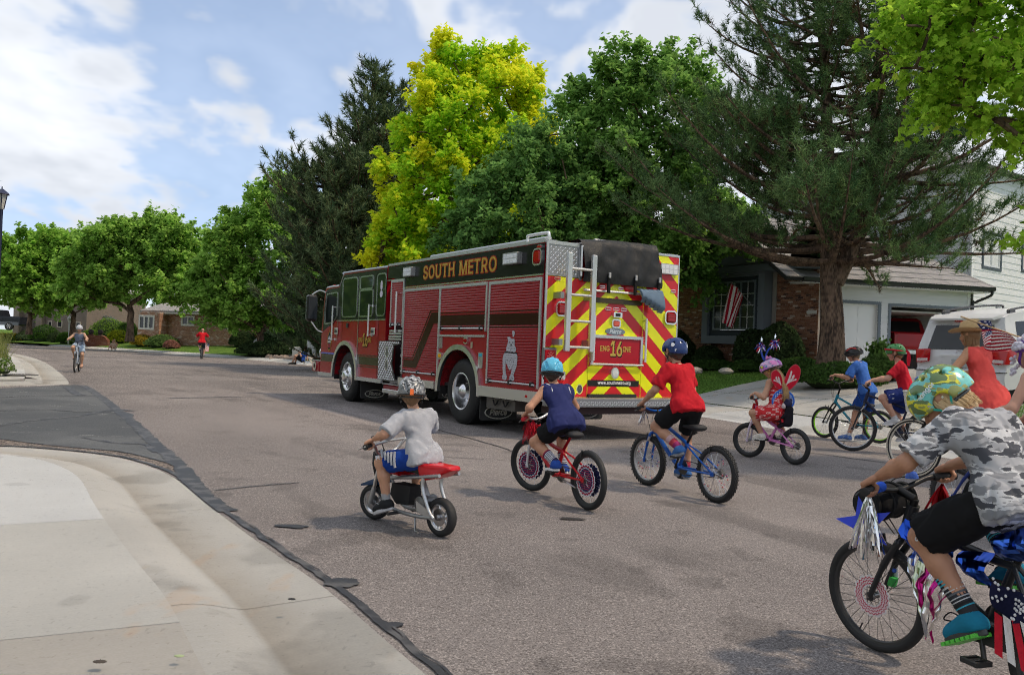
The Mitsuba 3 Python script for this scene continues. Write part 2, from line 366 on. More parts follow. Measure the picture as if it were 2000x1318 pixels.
def _brick_c(p,n,uv):
 u=p.x*-.6+p.y*.8
 row=dr.floor(p.z/.075);off=row-2*dr.floor(row*.5)
 q=u/.22+.5*off;cell=dr.floor(q);r=cell_rand(cell,row,3.);r2=cell_rand(cell,row,8.)
 c=mix((.30,.125,.07),(.46,.245,.155),r);c=dr.select(r2>.86,mi.Color3f(.55,.42,.34),c)
 fu,fz=q-cell,p.z/.075-row
 mort=dr.maximum(smoothstep(.06,.02,dr.minimum(fu,1-fu)),smoothstep(.16,.06,dr.minimum(fz,1-fz)))
 return mix(c*(.8+.4*N3(p.x*40,p.y*40,p.z*40)),mi.Color3f(.42,.37,.32),mort*.8)
scene['m_brickfar']=prin(proc(_brick_c),.9,specular=.1)
scene['m_brickdark']=prin(proc(lambda p,n,uv:_brick_c(p,n,uv)*mi.Color3f(.42,.30,.28)),.9,specular=.1)
def _bricknear_c(p,n,uv):
 return mix((.85,.8,.78),(1.12,1.1,1.05),F3(p.x*30,p.y*30,p.z*30,3))
scene['m_brick']=two(prin(vc(),.9,specular=.1))
def _siding_c(p,n,uv):return mix((.60,.615,.63),(.70,.71,.72),F3(p.x*2,p.y*2,p.z*14,3))
scene['m_siding']=prin(proc(_siding_c),.55,specular=.3)
def _shingle_c(p,n,uv):
 return mix((.20,.195,.195),(.34,.33,.33),F3(p.x*3.3,p.y*3.3,p.z*7,4))*(.85+.3*N3(p.x*60,p.y*60,p.z*60))
scene['m_shingle']=prin(proc(_shingle_c),.8,specular=.25)
def _flag_c(p,n,uv):
 i=dr.floor(uv.y*13);red=(i-2*dr.floor(i*.5))<.5
 c=dr.select(red,mi.Color3f(.42,.012,.03),mi.Color3f(.78,.76,.74))
 can=(uv.x<.4)&(uv.y>6/13)
 cu,cv=uv.x/.4*6,(uv.y-6/13)/(7/13)*5
 du,dv=cu-dr.floor(cu)-.5,cv-dr.floor(cv)-.5
 st=(dr.square(du*1.0)+dr.square(dv*1.0))<.06
 return dr.select(can,dr.select(st,mi.Color3f(.8,.8,.8),mi.Color3f(.02,.03,.12)),c)
scene['m_flag']=two(prin(proc(_flag_c),.7,specular=.15,sheen=.3))
RND=random.Random(7);NR=np.random.default_rng(7)
# ---- the setting: terrain
kerbR=np.array([(11.5,-4),(9.6,1.5),(7.7,7),(6.5,10.5),(5.2,14.6),(3.97,18.4),(1.6,23.5),(-2.2,30.5),(-7,39.5),(-10.9,46.2),(-15,52.2),(-21,58.6),(-27.6,64.8),(-32.6,69.0),(-39.6,74.6),(-50,82),(-66,92),(-90,105)],float)
kerbR=catmull(kerbR,6)
kerbL=catmull(np.array([(2.7,-2.2),(1.15,.9),(-.24,3.29),(-.86,4.38),(-1.36,5.14),(-2.16,6.39),(-2.89,7.59),(-3.45,8.3),(-4.03,8.82),(-4.75,9.13),(-5.6,9.25),(-8,9.1),(-16,8.2)],float),6)
kerbF=catmull(np.array([(-26,16.6),(-17,18.0),(-12.2,18.8),(-11.1,19.5),(-10.75,20.5),(-11.1,21.6),(-14.5,27.5),(-18.9,34.8),(-23.3,41.5),(-27.5,47),(-33,53),(-42,60),(-62,71),(-95,86)],float),6)
def normals(p):
 t=np.gradient(p,axis=0);t/=np.linalg.norm(t,axis=1,keepdims=True);return np.stack([t[:,1],-t[:,0]],1)
def sdistR(x,y):
 """metres beyond the right kerb (positive on the houses' side)"""
 P=np.stack([np.ravel(x),np.ravel(y)],-1).astype(float);a,b=kerbR[:-1],kerbR[1:]
 d=b-a;best=np.full(len(P),1e9);sg=np.zeros(len(P))
 for i in range(len(a)):
  w=P-a[i];t=np.clip((w@d[i])/(d[i]@d[i]),0,1);q=w-t[:,None]*d[i];l=np.hypot(*q.T)
  m=l<best;best=np.where(m,l,best);sg=np.where(m,np.sign(d[i][1]*w[:,0]-d[i][0]*w[:,1]),sg)
 return(best*np.where(sg==0,1,sg)).reshape(np.shape(x))
def zR(x,y):
 s=sdistR(np.asarray(x,float),np.asarray(y,float))
 return .13+.13*np.clip(s-1.9,0,7.5)+.012*np.clip(s-9.4,0,36)
def strip(line,offs,zs,side=1,nn=None):
 n=(normals(line)if nn is None else nn)*side;k=len(offs)
 v=np.concatenate([np.column_stack([line+n*o,np.full(len(line),z)])for o,z in zip(offs,zs)])
 m=len(line);i,j=np.meshgrid(np.arange(k-1),np.arange(m-1),indexing='ij')
 q=np.stack([i*m+j,i*m+j+1,(i+1)*m+j+1,(i+1)*m+j],-1).reshape(-1,4)
 if side==1:q=q[:,::-1]
 return v,np.vstack([q[:,[0,1,2]],q[:,[0,2,3]]])
def sheet(poly,z,step=None):
 v,f=trimesh.creation.triangulate_polygon(poly,engine='earcut');return np.column_stack([v,np.full(len(v),z)]),f
def struct(name,mesh,mat,label,col=None,smooth=30):
 return put(uniq(name),mesh,mat,col,None,smooth,'structure',label)
a=np.linspace(0,2*PI,97)[:-1];R=[0,40,130,400,1200,4000]
v=[[0,0,-.35]];f=[]
for i,r in enumerate(R[1:]):v+=[[r*math.cos(t),r*math.sin(t),-.35]for t in a]
for j in range(96):f.append([0,1+j,1+(j+1)%96])
for i in range(4):
 for j in range(96):
  p,q=1+i*96+j,1+i*96+(j+1)%96;f+=[[p,p+96,q+96],[p,q+96,q]]
struct('ground',(v,f),'m_lawn','flat grassy ground stretching away to the horizon')
roadpoly=Polygon(np.vstack([kerbR+normals(kerbR)*.02,kerbF[::-1],[[-40,8]],(kerbL)[::-1]])).buffer(0)
rp=Polygon(np.vstack([kerbR,[(-120,96)],kerbF[::-1],[(-26,7)],kerbL[::-1]])).buffer(.03)
struct('road',sheet(rp,0.0),'m_road','worn reddish grey asphalt street curving away to the left')
def resample(p,step):
 s=np.r_[0,np.cumsum(np.hypot(*np.diff(p,axis=0).T))];t=np.linspace(0,s[-1],int(s[-1]/step)+2)
 return np.stack([np.interp(t,s,p[:,0]),np.interp(t,s,p[:,1])],1)
kl=resample(kerbL,.06)
def arc_at(line,q):return int(np.argmin(np.hypot(*(line-np.asarray(q)).T)))
def section(line,i0,i1,gap=.006):
 return line[i0:i1+1]
def kerb_mesh(line,i0,i1,side,width=None):
 nn=normals(line);seg=line[i0:i1+1].copy();nn=nn[i0:i1+1]
 for e,o in((0,1),(-1,-2)):
  d=seg[o]-seg[e];seg[e]=seg[e]+d/np.linalg.norm(d)*.004
 offs=[0,.012,.30,.47,.55,.62,.70,.80,.80];zs=[-.06,.0,-.010,-.016,.002,.022,.038,.0425,-.06]
 if width:w=width/.5;offs=[o*w for o in offs]
 v,f=strip(seg,offs,zs,side,nn)
 m=len(seg);k=len(offs)
 for e,rev in((0,False),(m-1,True)):
  idx=[i*m+e for i in range(k)]
  lo_=v[idx].copy();lo_[:,2]=-.06;n0=len(v);v=np.vstack([v,lo_]);f=np.vstack([f,[[idx[i],idx[i+1],n0+i+1]for i in range(k-1)],[[idx[i],n0+i+1,n0+i]for i in range(k-1)]])
 return v,f
walk=thing('pavement','pale concrete corner pavement with rolled kerb in the left foreground',None,kind='structure');labels[walk].pop('category')
jp=[G(430,1000)[:2]-0,G(425,990)[:2],G(640,1165)[:2],G(224,886)[:2]]
cuts=[0,arc_at(kl,G(900,1345)[:2]),arc_at(kl,G(640,1165)[:2]),arc_at(kl,G(425,990)[:2]),arc_at(kl,G(225,889)[:2]),arc_at(kl,(-7.2,9.15)),len(kl)-1]
for a0,a1 in zip(cuts[:-1],cuts[1:]):
 part(walk,'gutter_pan',kerb_mesh(kl,a0,a1,-1),'m_gutter',smooth=25)
inner=kl-normals(kl)*.8002
walkpoly=Polygon(np.vstack([inner,[(-16,3),(-16,-3),(1,-3)]])).buffer(0)
def halfplane(p,q,side):
 p,q=np.asarray(p[:2]),np.asarray(q[:2]);d=(q-p)/np.linalg.norm(q-p);n=np.array([-d[1],d[0]])*side
 return Polygon([p-d*60,p+d*60,p+d*60+n*60,p-d*60+n*60])
J1=(G(0,1010,.09),G(270,995,.09));J2=(G(0,1226,.09),G(420,1186,.09));J0=(G(0,918,.09),G(95,912,.09))
J3=(J2[0]+(J2[0]-J1[0])*1.0,J2[1]+(J2[1]-J1[1])*1.0)
regs=[(halfplane(*J1,1),'m_conc_white'),(halfplane(*J1,-1).intersection(halfplane(*J2,1)),'m_conc_tan'),(halfplane(*J2,-1).intersection(halfplane(*J3,1)),'m_conc_pink'),(halfplane(*J3,-1),'m_conc_tan')]
joint=shapely.union_all([LineString([j[0][:2]+(j[0][:2]-j[1][:2])*9,j[1][:2]+(j[1][:2]-j[0][:2])*9]).buffer(.0035)for j in(J1,J2,J3)])
for rg,mt in regs:
 g=walkpoly.intersection(rg).difference(joint);g=max(getattr(g,'geoms',[g]),key=lambda q:q.area)
 part(walk,'slab',extrude(g,.1028,-.06),mt,smooth=False)
kf=resample(kerbF,.25)
walk2=thing('pavement','pale concrete pavement corner beyond the dark asphalt patch',None,kind='structure');labels[walk2].pop('category')
fc=[0,arc_at(kf,(-14,18.4)),arc_at(kf,(-10.75,20.5)),arc_at(kf,(-12.8,24.6)),arc_at(kf,(-15.5,29.2)),arc_at(kf,(-18.9,34.8)),arc_at(kf,(-27,46)),len(kf)-1]
for a0,a1 in zip(fc[:-1],fc[1:]):
 part(walk2,'gutter_pan',kerb_mesh(kf,a0,a1,-1,.62),'m_gutter',smooth=25)
i2=kf-normals(kf)*1.0;o2=kf-normals(kf)*3.0
wp2=Polygon(np.vstack([kf-normals(kf)*1.0,(kf-normals(kf)*3.2)[::-1]])).buffer(0)
for(p0,q0),(p1,q1),mt in[(((-40,15),(-40,30)),((-14.2,18),(-15,30)),'m_conc_tan'),(((-14.2,18),(-15,30)),((-10,22.6),(-16,21.6)),'m_conc_tan'),(((-10,22.6),(-16,21.6)),((-11,26.5),(-20,24.5)),'m_conc_white'),(((-11,26.5),(-20,24.5)),((-14,33),(-24,29)),'m_conc_tan'),(((-14,33),(-24,29)),((-24,50),(-36,42)),'m_conc_white')]:
 hp=halfplane(p0,q0,-1).intersection(halfplane(p1,q1,1))
 g=wp2.intersection(hp).buffer(-.006)
 if g.is_empty:continue
 g=max(getattr(g,'geoms',[g]),key=lambda q:q.area)
 part(walk2,'slab',extrude(g,.16,-.06),mt,smooth=False)
bedL=Polygon(np.vstack([(kf-normals(kf)*3.22)[4:],[(-120,60),(-60,16)]])).buffer(0)
struct('lawn',extrude(bedL,.17,-.05),'m_lawn','green planted strip behind the far left pavement')
def jag(line,amp,step=.07,seed=1):
 p=resample(np.asarray(line,float)[:,:2],step);n=normals(p)
 q=np.column_stack([p*3.1,np.zeros(len(p))]);w=(meshkit.fbm(q*2.2,4,seed)-.5)*2*amp
 return p+n*w[:,None]
px=lambda*pts:np.array([G(*p)[:2]for p in pts])
pe=jag(catmull(px((140,752),(165,755),(200,778),(255,822),(300,865),(335,900),(352,915)),5),.05)
lo=jag(catmull(px((352,912),(300,897),(230,882),(110,871),(0,858),(-120,846)),5),.02,seed=4)
patch=Polygon(np.vstack([px((-260,775),(-60,760),(0,758.5)),pe,lo,[(-15,10.5)]])).buffer(0)
struct('asphalt_patch',sheet(max(getattr(patch,'geoms',[patch]),key=lambda q:q.area),.004),'m_patch','newer dark grey asphalt patch with cracks beside the corner pavement')
st=Polygon(np.vstack([lo,kl[arc_at(kl,(-12,8.8)):arc_at(kl,G(430,995)[:2]):-1]])).buffer(0)
struct('road_edge',sheet(max(getattr(st,'geoms',[st]),key=lambda q:q.area),.0025),'m_oldroad','strip of coarse old asphalt between dark patch and gutter')
def tar(line,w,seed,amp=.03):
 p=jag(line,amp*.5,.03,seed);q=np.column_stack([p*5.3,np.full(len(p),seed*1.7)])
 ww=w*(.55+1.1*meshkit.fbm(q,3,seed));n=normals(p)
 j1,j2=(w*.5*(meshkit.fbm(q*[6,6,1]+k,3,seed+k)[:,None]-.5)for k in(3,8))
 return Polygon(np.vstack([p+n*(ww[:,None]+j1),(p-n*(ww[:,None]+j2))[::-1]])).buffer(0)
kt=kl[arc_at(kl,(1.2,.9)):arc_at(kl,G(330,922)[:2])]
seams=[tar(kt+normals(kt)*.022,.016,3,.03),tar(kt+normals(kt)*.045,.007,6,.05),tar(catmull(px((140,752),(165,755),(200,778),(255,822),(300,865),(345,905),(395,965),(440,1000)),5),.07,5),tar(kl[arc_at(kl,G(430,995)[:2]):arc_at(kl,(-9,9))]+normals(kl)[arc_at(kl,G(430,995)[:2]):arc_at(kl,(-9,9))]*.02,.022,8),tar(lo,.014,9,.01)]
for i,l in enumerate([[(0,832),(60,822),(160,812),(220,800),(260,803)],[(0,803),(90,801),(190,806),(235,800)],[(0,777),(100,773),(190,774)],[(160,855),(230,866),(280,868),(300,884)],[(240,806),(255,812),(240,820)],[(130,756),(150,770),(165,772)]]):
 seams.append(tar(catmull(px(*l),5),(.045,.03,.05,.03,.05,.08)[i],11+i,.05))
for c,r,s in[(px((668,1140))[0],.08,31),(px((768,1222))[0],.035,32)]:
 t=np.linspace(0,2*PI,60)[:-1];w=r*(.75+.6*meshkit.fbm(np.stack([np.cos(t)*2,np.sin(t)*2,t*0+s],-1),3,s))
 seams.append(Polygon(np.stack([c[0]+w*np.cos(t)*1.15,c[1]+w*np.sin(t)*1.05],1)))
for c,r,s in[(px((568,1029))[0],.07,41),(px((1115,1014))[0],.06,42)]:
 t=np.linspace(0,2*PI,40)[:-1];w=r*(.6+.9*meshkit.fbm(np.stack([np.cos(t)*2,np.sin(t)*2,t*0+s],-1),3,s));seams.append(Polygon(np.stack([c[0]+w*np.cos(t)*1.6,c[1]+w*np.sin(t)*.7],1)))
u=shapely.union_all([s for s in seams]).intersection(rp.union(st))
ms=[sheet(g,.0085)for g in getattr(u,'geoms',[u])if g.geom_type=='Polygon' and g.area>1e-4]
struct('tar_seam',cat(*ms),'m_tar','black tar seams and spots along the edge of the street')
cr=[tar(catmull(px(*l),6),w,50+i,.02)for i,(l,w)in enumerate([([(420,958),(520,948),(585,943)],.012),([(850,838),(960,868),(1010,885)],.012),([(1300,862),(1420,872),(1560,882),(1700,900),(1800,912)],.014),([(330,778),(420,776),(470,776)],.06),([(820,890),(1000,900)],.008)])]
u=shapely.union_all(cr);struct('road_crack',cat(*[sheet(g,.006)for g in getattr(u,'geoms',[u])if g.geom_type=='Polygon']),'m_tar','thin dark cracks running across the asphalt street')
u=tar(catmull(px((440,745),(540,775),(640,808),(760,842),(800,850)),8),.16,71,.1)
kr=resample(kerbR,.5)
side=thing('kerb','pale concrete gutter and kerb along the far right side of the street',None,kind='structure');labels[side].pop('category')
nR=normals(kr)
for i in range(0,len(kr)-6,6):
 seg=kr[i:i+7]
 v,f=strip(seg,[-.0,.012,.35,.55,.68,.8,1.9-.008],[-.05,.0,-.012,-.018,.02,.055,.125],1)
 if-40<seg[0][0]:part(side,'gutter_section',(v,f),'m_conc_white' if i%12 else 'm_conc_tan',smooth=25)
gs=np.r_[1.9,2.6,3.5,5,7,9.4,11,13,15,18,24,32,45]
km=kr[::2]
vv=np.concatenate([np.column_stack([km+normals(km)*o,np.full(len(km),0.)])for o in gs]);m=len(km)
vv[:,2]=np.concatenate([np.full(m,.13+.13*min(max(o-1.9,0),7.5)+.012*min(max(o-9.4,0),36))for o in gs])
i,j=np.meshgrid(np.arange(len(gs)-1),np.arange(m-1),indexing='ij');q=np.stack([i*m+j,i*m+j+1,(i+1)*m+j+1,(i+1)*m+j],-1).reshape(-1,4)[:,::-1]
struct('terrain',(vv,q),'m_lawn','mown green lawns rising gently from the kerb to the houses')
def GT(x,y,dz=0.):
 """the place on the right-hand terrain that a pixel shows"""
 d=ray(x,y);t=np.linspace(6,110,4000);X,Y,Z=d[0]*t,t,CH+d[2]*t
 s=sdistR(X,Y);z=np.where(s>1.9,.13+.078*np.clip(s-1.9,0,13)+.012*np.clip(s-15,0,30),0)+dz
 k=int(np.argmax(Z<z))if(Z<z).any()else int(np.argmin(np.abs(t-84)))
 return np.array([X[k],Y[k],z[k]-dz])
def drape(poly,dz,step=1.0):
 x0,y0,x1,y1=poly.bounds;ps=[];
 P=shapely.constrained_delaunay_triangles if hasattr(shapely,'constrained_delaunay_triangles')else None
 cells=[sbox(x,y,x+step,y+step).intersection(poly)for x in np.arange(x0,x1,step)for y in np.arange(y0,y1,step)]
 out=[]
 for c in cells:
  for g in getattr(c,'geoms',[c]):
   if g.geom_type=='Polygon' and g.area>1e-5:
    v,f=trimesh.creation.triangulate_polygon(g,engine='earcut');out.append((np.column_stack([v,zR(v[:,0],v[:,1])+dz]),f))
 return cat(*out)
 # ---- trees
def rdir(rng,n):
 v=rng.normal(size=(n,3));return v/np.linalg.norm(v,axis=1,keepdims=True)
def leaf_mesh(pos,nrm,tip,size,rng,lobes=False):
 """one folded leaf per position; tip = the direction it points"""
 n=len(pos);tip=tip-nrm*(tip*nrm).sum(1,keepdims=True);tip/=np.linalg.norm(tip,axis=1,keepdims=True)+1e-9
 sd=np.cross(nrm,tip);s=size[:,None]
 if not lobes:
  q=np.stack([pos-tip*s*.5,pos+sd*s*.34-nrm*s*.10,pos+tip*s*.55-nrm*s*.05,pos-sd*s*.34-nrm*s*.10],1)
  F=np.array([[0,1,2],[0,2,3]])
 else:
  sh=np.array([(0,-.5),(.40,-.42),(.30,-.10),(.62,.12),(.24,.2),(0,.62),(-.24,.2),(-.62,.12),(-.30,-.10),(-.40,-.42)])
  bend=-.22*np.abs(sh[:,0])-.12*sh[:,1]**2
  q=pos[:,None]+s[:,None]*(sh[None,:,:1]*sd[:,None]+sh[None,:,1:]*tip[:,None]+bend[None,:,None]*nrm[:,None])
  F=np.array([[0,i,i+1]for i in range(1,9)])
 m=q.shape[1]
 return q.reshape(-1,3),(F[None]+(np.arange(n)*m)[:,None,None]).reshape(-1,3),m
def skeleton(base,nodes0,tips,rt,rng,wob=.25,up=.3):
 """limbs from a trunk polyline to the tips: each tip joins the cheapest node already standing; radii by the number of tips carried"""
 pts=[np.asarray(p,float)for p in nodes0];par=[-1]+list(range(len(pts)-1));
 order=np.argsort([np.linalg.norm(t-pts[-1])for t in tips]);n0=len(pts)
 for o in order:
  t=tips[o];P=np.array(pts);d=np.linalg.norm(P-t,axis=1);below=t[2]-P[:,2]
  cost=d+np.where(below<.15*d,(.15*d-below)*1.6,0)+.25*np.abs(below-.55*d)
  cost[:max(1,n0//2)]+=5
  j=int(np.argmin(cost));L=d[j];k=max(2,int(L/.55));c=pts[j]*.5+t*.5+[0,0,up*L*.25]+rng.normal(size=3)*wob*L*.25
  prev=j
  for i in range(1,k+1):
   u=i/k;q=(1-u)**2*pts[j]+2*u*(1-u)*c+u*u*t;pts.append(q);par.append(prev);prev=len(pts)-1
 pts=np.array(pts);par=np.array(par);cnt=np.zeros(len(pts));leaf=np.ones(len(pts),bool);leaf[par[par>=0]]=False;cnt[leaf]=1
 for i in range(len(pts)-1,0,-1):cnt[par[i]]+=cnt[i]
 r=rt*np.sqrt(cnt/cnt[0])**.95;r=np.maximum(r,.012);
 kids=[[]for _ in pts]
 for i in range(1,len(pts)):kids[par[i]].append(i)
 ms,st=[],[(0,None)]
 while st:
  i,pr=st.pop();ch=[i]if pr is None else[pr,i]
  while kids[ch[-1]]:
   ks=sorted(kids[ch[-1]],key=lambda q:-cnt[q])
   for q in ks[1:]:st.append((q,ch[-1]))
   ch.append(ks[0])
  if len(ch)>1:
   rr=r[ch].copy();
   if pr is not None:rr[0]=min(rr[0],rr[1]*1.25)
   ms.append(tube(pts[ch],rr,9 if rr.max()>.08 else 5))
 return ms
def flare(ms,base,rt):
 v,f=cat(*ms);h=v[:,2]-base[2];k=1+.55*np.exp(-np.clip(h,0,9)/(.9*rt+.12));k=np.where(np.hypot(v[:,0]-base[0],v[:,1]-base[1])<3*rt,k,1)
 v[:,:2]=np.asarray(base[:2])+(v[:,:2]-base[:2])*k[:,None];v[:,2]-=.25*(h<.02);return v,f
def broadleaf(label,base,lobes,n_cl,rt,fork,leaves,size,pal,seed,cr=.9,spray=(.35,.5),lobed=False,group=None,name='tree',trunk_mat='m_bark',lean=(0,0),tint=None):
 """lobes: (centre, radii) ellipsoids, relative to the base, that make up the crown"""
 rng=np.random.default_rng(seed);base=np.asarray(base,float)
 vol=np.array([np.prod(l[1])for l in lobes])**.75;vol/=vol.sum();C=[]
 for _ in range(n_cl*30):
  if len(C)>=n_cl:break
  l=lobes[rng.choice(len(lobes),p=vol)];d=rdir(rng,1)[0];rr=rng.uniform(.25,1)**.45
  q=np.asarray(l[0])+d*np.asarray(l[1])*rr*.92
  if q[2]<fork*.9:continue
  if C and min(np.linalg.norm(q-c)for c in C)<cr*.55:continue
  C.append(q)
 C=np.array(C);tips=C+base
 axis=[base+[lean[0]*u*fork,lean[1]*u*fork,u*fork]+np.r_[rng.normal(size=2)*.05*fork*u*.3,0]for u in np.linspace(0,1,5)]
 ms=skeleton(base,axis,tips,rt,rng)
 t=thing(name,label,'tree',group)
 part(t,'trunk',flare(ms,base,rt),trunk_mat,smooth=60)
 top=C[:,2].max();cen=C.mean(0)
 per=leaves//len(C);P,Nn,Tp,Sz,Co=[],[],[],[],[]
 for k,c in enumerate(C):
  out=c-np.array([cen[0]*.6,cen[1]*.6,c[2]-.4]);out=out/np.linalg.norm(out)
  ntw=9;tw=rdir(rng,ntw)+out*spray[0]+[0,0,spray[1]];tw/=np.linalg.norm(tw,axis=1,keepdims=True)
  L=cr*rng.uniform(.55,1.2,ntw);i=rng.integers(0,ntw,per);u=rng.uniform(.12,1,per)**.7
  p=c+tw[i]*(L[i]*u)[:,None]+rng.normal(size=(per,3))*cr*.15*(1.25-.7*u)[:,None]
  n=rdir(rng,per)*.75+[0,0,.75]+tw[i]*.25;n/=np.linalg.norm(n,axis=1,keepdims=True)
  P.append(p);Nn.append(n);Tp.append(rdir(rng,per)+tw[i]-[0,0,.5]);Sz.append(size*rng.uniform(.65,1.3,per))
  Co.append(pal(rng,per,c,(c[2]-fork)/(top-fork)))
 P,Nn,Tp,Sz,Co=map(np.concatenate,(P,Nn,Tp,Sz,Co))
 v,f,m=leaf_mesh(P+base,Nn,Tp,Sz,rng,lobed)
 part(t,'crown',(v,f),'m_leaf',np.repeat(np.clip(Co*2.3,0,.85),m,0),smooth=False,kind='stuff')
 return t
def pal_green(a,b,var=.25,alt=None,pa=0.):
 a,b=np.array(a),np.array(b)
 def fn(rng,n,c,h):
  k=np.clip(rng.normal(.5,.18)+rng.normal(0,.2,n),0,1)[:,None];col=a*(1-k)+b*k
  if alt is not None:
   m=rng.uniform(size=n)<pa;col[m]=np.array(alt)
  return np.clip(col*(1+rng.normal(0,var,(n,1))),.008,.8)
 return fn
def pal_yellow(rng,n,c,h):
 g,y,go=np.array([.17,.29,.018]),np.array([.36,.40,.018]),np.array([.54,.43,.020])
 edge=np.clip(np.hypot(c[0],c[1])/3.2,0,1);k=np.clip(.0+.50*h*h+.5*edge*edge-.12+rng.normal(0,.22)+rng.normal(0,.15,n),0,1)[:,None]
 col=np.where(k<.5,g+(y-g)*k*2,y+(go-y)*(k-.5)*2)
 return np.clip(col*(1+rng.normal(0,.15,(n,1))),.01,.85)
def needles(pos,ax,L,rng,per,w,spread,col):
 """tufts of needles around shoots: pos, ax (n,3), one thin triangle each"""
 n=len(pos);i=np.repeat(np.arange(n),per);k=len(i)
 d=ax[i]*rng.uniform(.35,1.0,(k,1))+rdir(rng,k)*spread;d/=np.linalg.norm(d,axis=1,keepdims=True)
 st=pos[i]+ax[i]*rng.uniform(-.09,.09,(k,1))*(L/.12);le=L*rng.uniform(.7,1.2,(k,1));s=np.cross(d,rdir(rng,k));s/=np.linalg.norm(s,axis=1,keepdims=True)+1e-9
 v=np.stack([st-s*w,st+s*w,st+d*le],1).reshape(-1,3);c=col(rng,n)[i]*(1+rng.normal(0,.2,(k,1)))
 return v,np.arange(3*k).reshape(-1,3),np.repeat(np.clip(c,.006,.5),3,0)
def pine(label,base,axes,prof,seed,whorl=.42,nb=5,tuft=.55,per=22,L=.13,w=.006,rt=.3,col=None,upt=.5,group=None,name='pine_tree',dens=1.0,spread=.9,zmin=0,arcs=None,bare=.25,side=None,irr=0.):
 """axes: polylines of the leaders; prof(z above base) = branch length; needle tufts on upturned shoots"""
 rng=np.random.default_rng(seed);base=np.asarray(base,float);ms=[];TP,TA=[],[];TW=[]
 for ai,(pl,r0)in enumerate(axes):
  pl=catmull(np.asarray(pl,float),5)+base;ms.append(tube(pl,np.linspace(r0,.02,len(pl))**1.0,12 if ai==0 else 9))
  z=pl[0][2]+.1
  while z<pl[-1][2]-.15:
   hh=z-base[2]
   if hh>zmin:
    p=np.array([np.interp(z,pl[:,2],pl[:,k])for k in range(3)]);Lb0=prof(hh)
    off=rng.uniform(0,2*PI)
    for b in range(nb):
     an=off+b*2*PI/nb+rng.normal(0,.35);Lb=Lb0*(rng.uniform(.6,1.12)if irr==0 else rng.uniform(.38,1.12))
     dr_=np.array([math.cos(an),math.sin(an),0])
     if side is not None:Lb*=side(dr_,hh)
     if Lb<.25:continue
     e=p+dr_*Lb+[0,0,Lb*(upt*.55+rng.normal(0,.08+irr))];c=p+dr_*Lb*.55+[0,0,-Lb*.08+(.0 if arcs is None else arcs(hh)*Lb)]
     br=bez(p,c,e,n=9);ms.append(tube(br,np.linspace(min(.016+.016*Lb,.09),.008,9),5,caps=False))
     ns=max(2,int(Lb*2.4*dens))
     for s in range(ns):
      u=bare+(1-bare)*(s+rng.uniform())/ns;q=np.array([np.interp(u,np.linspace(0,1,9),br[:,k])for k in range(3)])
      ls=(.25+.38*(1-u)*Lb*.6)*rng.uniform(.6,1.3);sgn=rng.choice([-1,1]);pd=np.array([-dr_[1],dr_[0],0])*sgn
      sd=dr_*rng.uniform(.3,.9)+pd*rng.uniform(.3,1.0)+[0,0,upt*rng.uniform(.3,1.3)];sd/=np.linalg.norm(sd)
      e2=q+sd*ls+[0,0,upt*ls*.35];TW.append((q,e2))
      kt=max(2,int(ls/.14));
      for t_ in np.linspace(.3,1.05,kt):
       TP.append(q+(e2-q)*(t_ if irr==0 else .55+.45*t_)+rng.normal(size=3)*(.04+.55*irr));a_=sd+[0,0,upt*.9]+rng.normal(size=3)*.25;TA.append(a_/np.linalg.norm(a_))
     TP.append(e);a_=dr_*.6+[0,0,upt*1.4];TA.append(a_/np.linalg.norm(a_))
   z+=whorl*rng.uniform(.7,1.3)
  for t_ in np.linspace(0,1,6):TP.append(pl[-1]-[0,0,.5*t_]);TA.append(np.array([0,0,1.]))
 t=thing(name,label,'tree',group)
 part(t,'trunk',flare(ms,base,axes[0][1]),'m_bark',smooth=60)
 tw=cat(*[tube([a,b],[.009,.005],4,caps=False)for a,b in TW]);part(t,'twig',tw,'m_twig',smooth=60,kind='stuff')
 TP,TA=np.array(TP),np.array(TA)
 v,f,c=needles(TP,TA,L,rng,per,w,spread,col)
 part(t,'needle_tuft',(v,f),'m_needle',c,smooth=False,kind='stuff')
 return t
def pal_pine(a,b,brown=.03):
 a,b=np.array(a),np.array(b)
 def fn(rng,n):
  k=rng.uniform(size=(n,1));c=a*(1-k)+b*k;m=rng.uniform(size=n)<brown;c[m]=np.array([.10,.06,.03]);return c
 return fn
def at(px_,Y,z=None):
 d=D(px_,690,Y);x,y=d[0],d[1];return np.array([x,y,float(zR(x,y))if z is None else z])
b0=at(1622,23.)
def side_r(d,h):return 1.0 if d[0]>-.2 else 1.22
pine('tall spreading pine with a forked trunk on the lawn in front of the brick house',b0,[([(0,0,-.3),(.02,0,1.5),(-.08,.05,3.2),(-.15,.1,5),(-.3,.2,8),(-.55,.3,11),(-.6,.3,14)],.37),([(.05,0,2.75),(.45,-.1,3.7),(.85,-.2,5),(.95,-.1,7.5),(1.2,.1,10.5),(1.5,.2,13.2)],.25)],lambda h:float(np.interp(h,[2.4,3.2,4.5,6,8,10,12,14],[3.6,4.7,4.6,4.1,3.3,2.5,1.7,.6])),11,whorl=.42,nb=5,per=34,L=.18,w=.0095,col=pal_pine((.055,.118,.042),(.155,.24,.085)),upt=.60,zmin=2.9,dens=1.75,spread=.9,side=side_r,bare=.30,irr=.13)
b=at(893,33.)
broadleaf('bright yellow and lime green maple rising behind the fire engine cab',b,[((0,0,6.6),(3.7,3.2,4.0)),((.3,0,9.6),(3.1,2.7,2.9)),((-2.3,-.6,3.9),(1.7,1.7,1.9)),((-.8,0,11.4),(1.3,1.2,1.5)),((1.6,0,11.2),(1.2,1.1,1.5))],190,.2,1.9,80000,.2,pal_yellow,21,cr=.9,spray=(.3,.95))
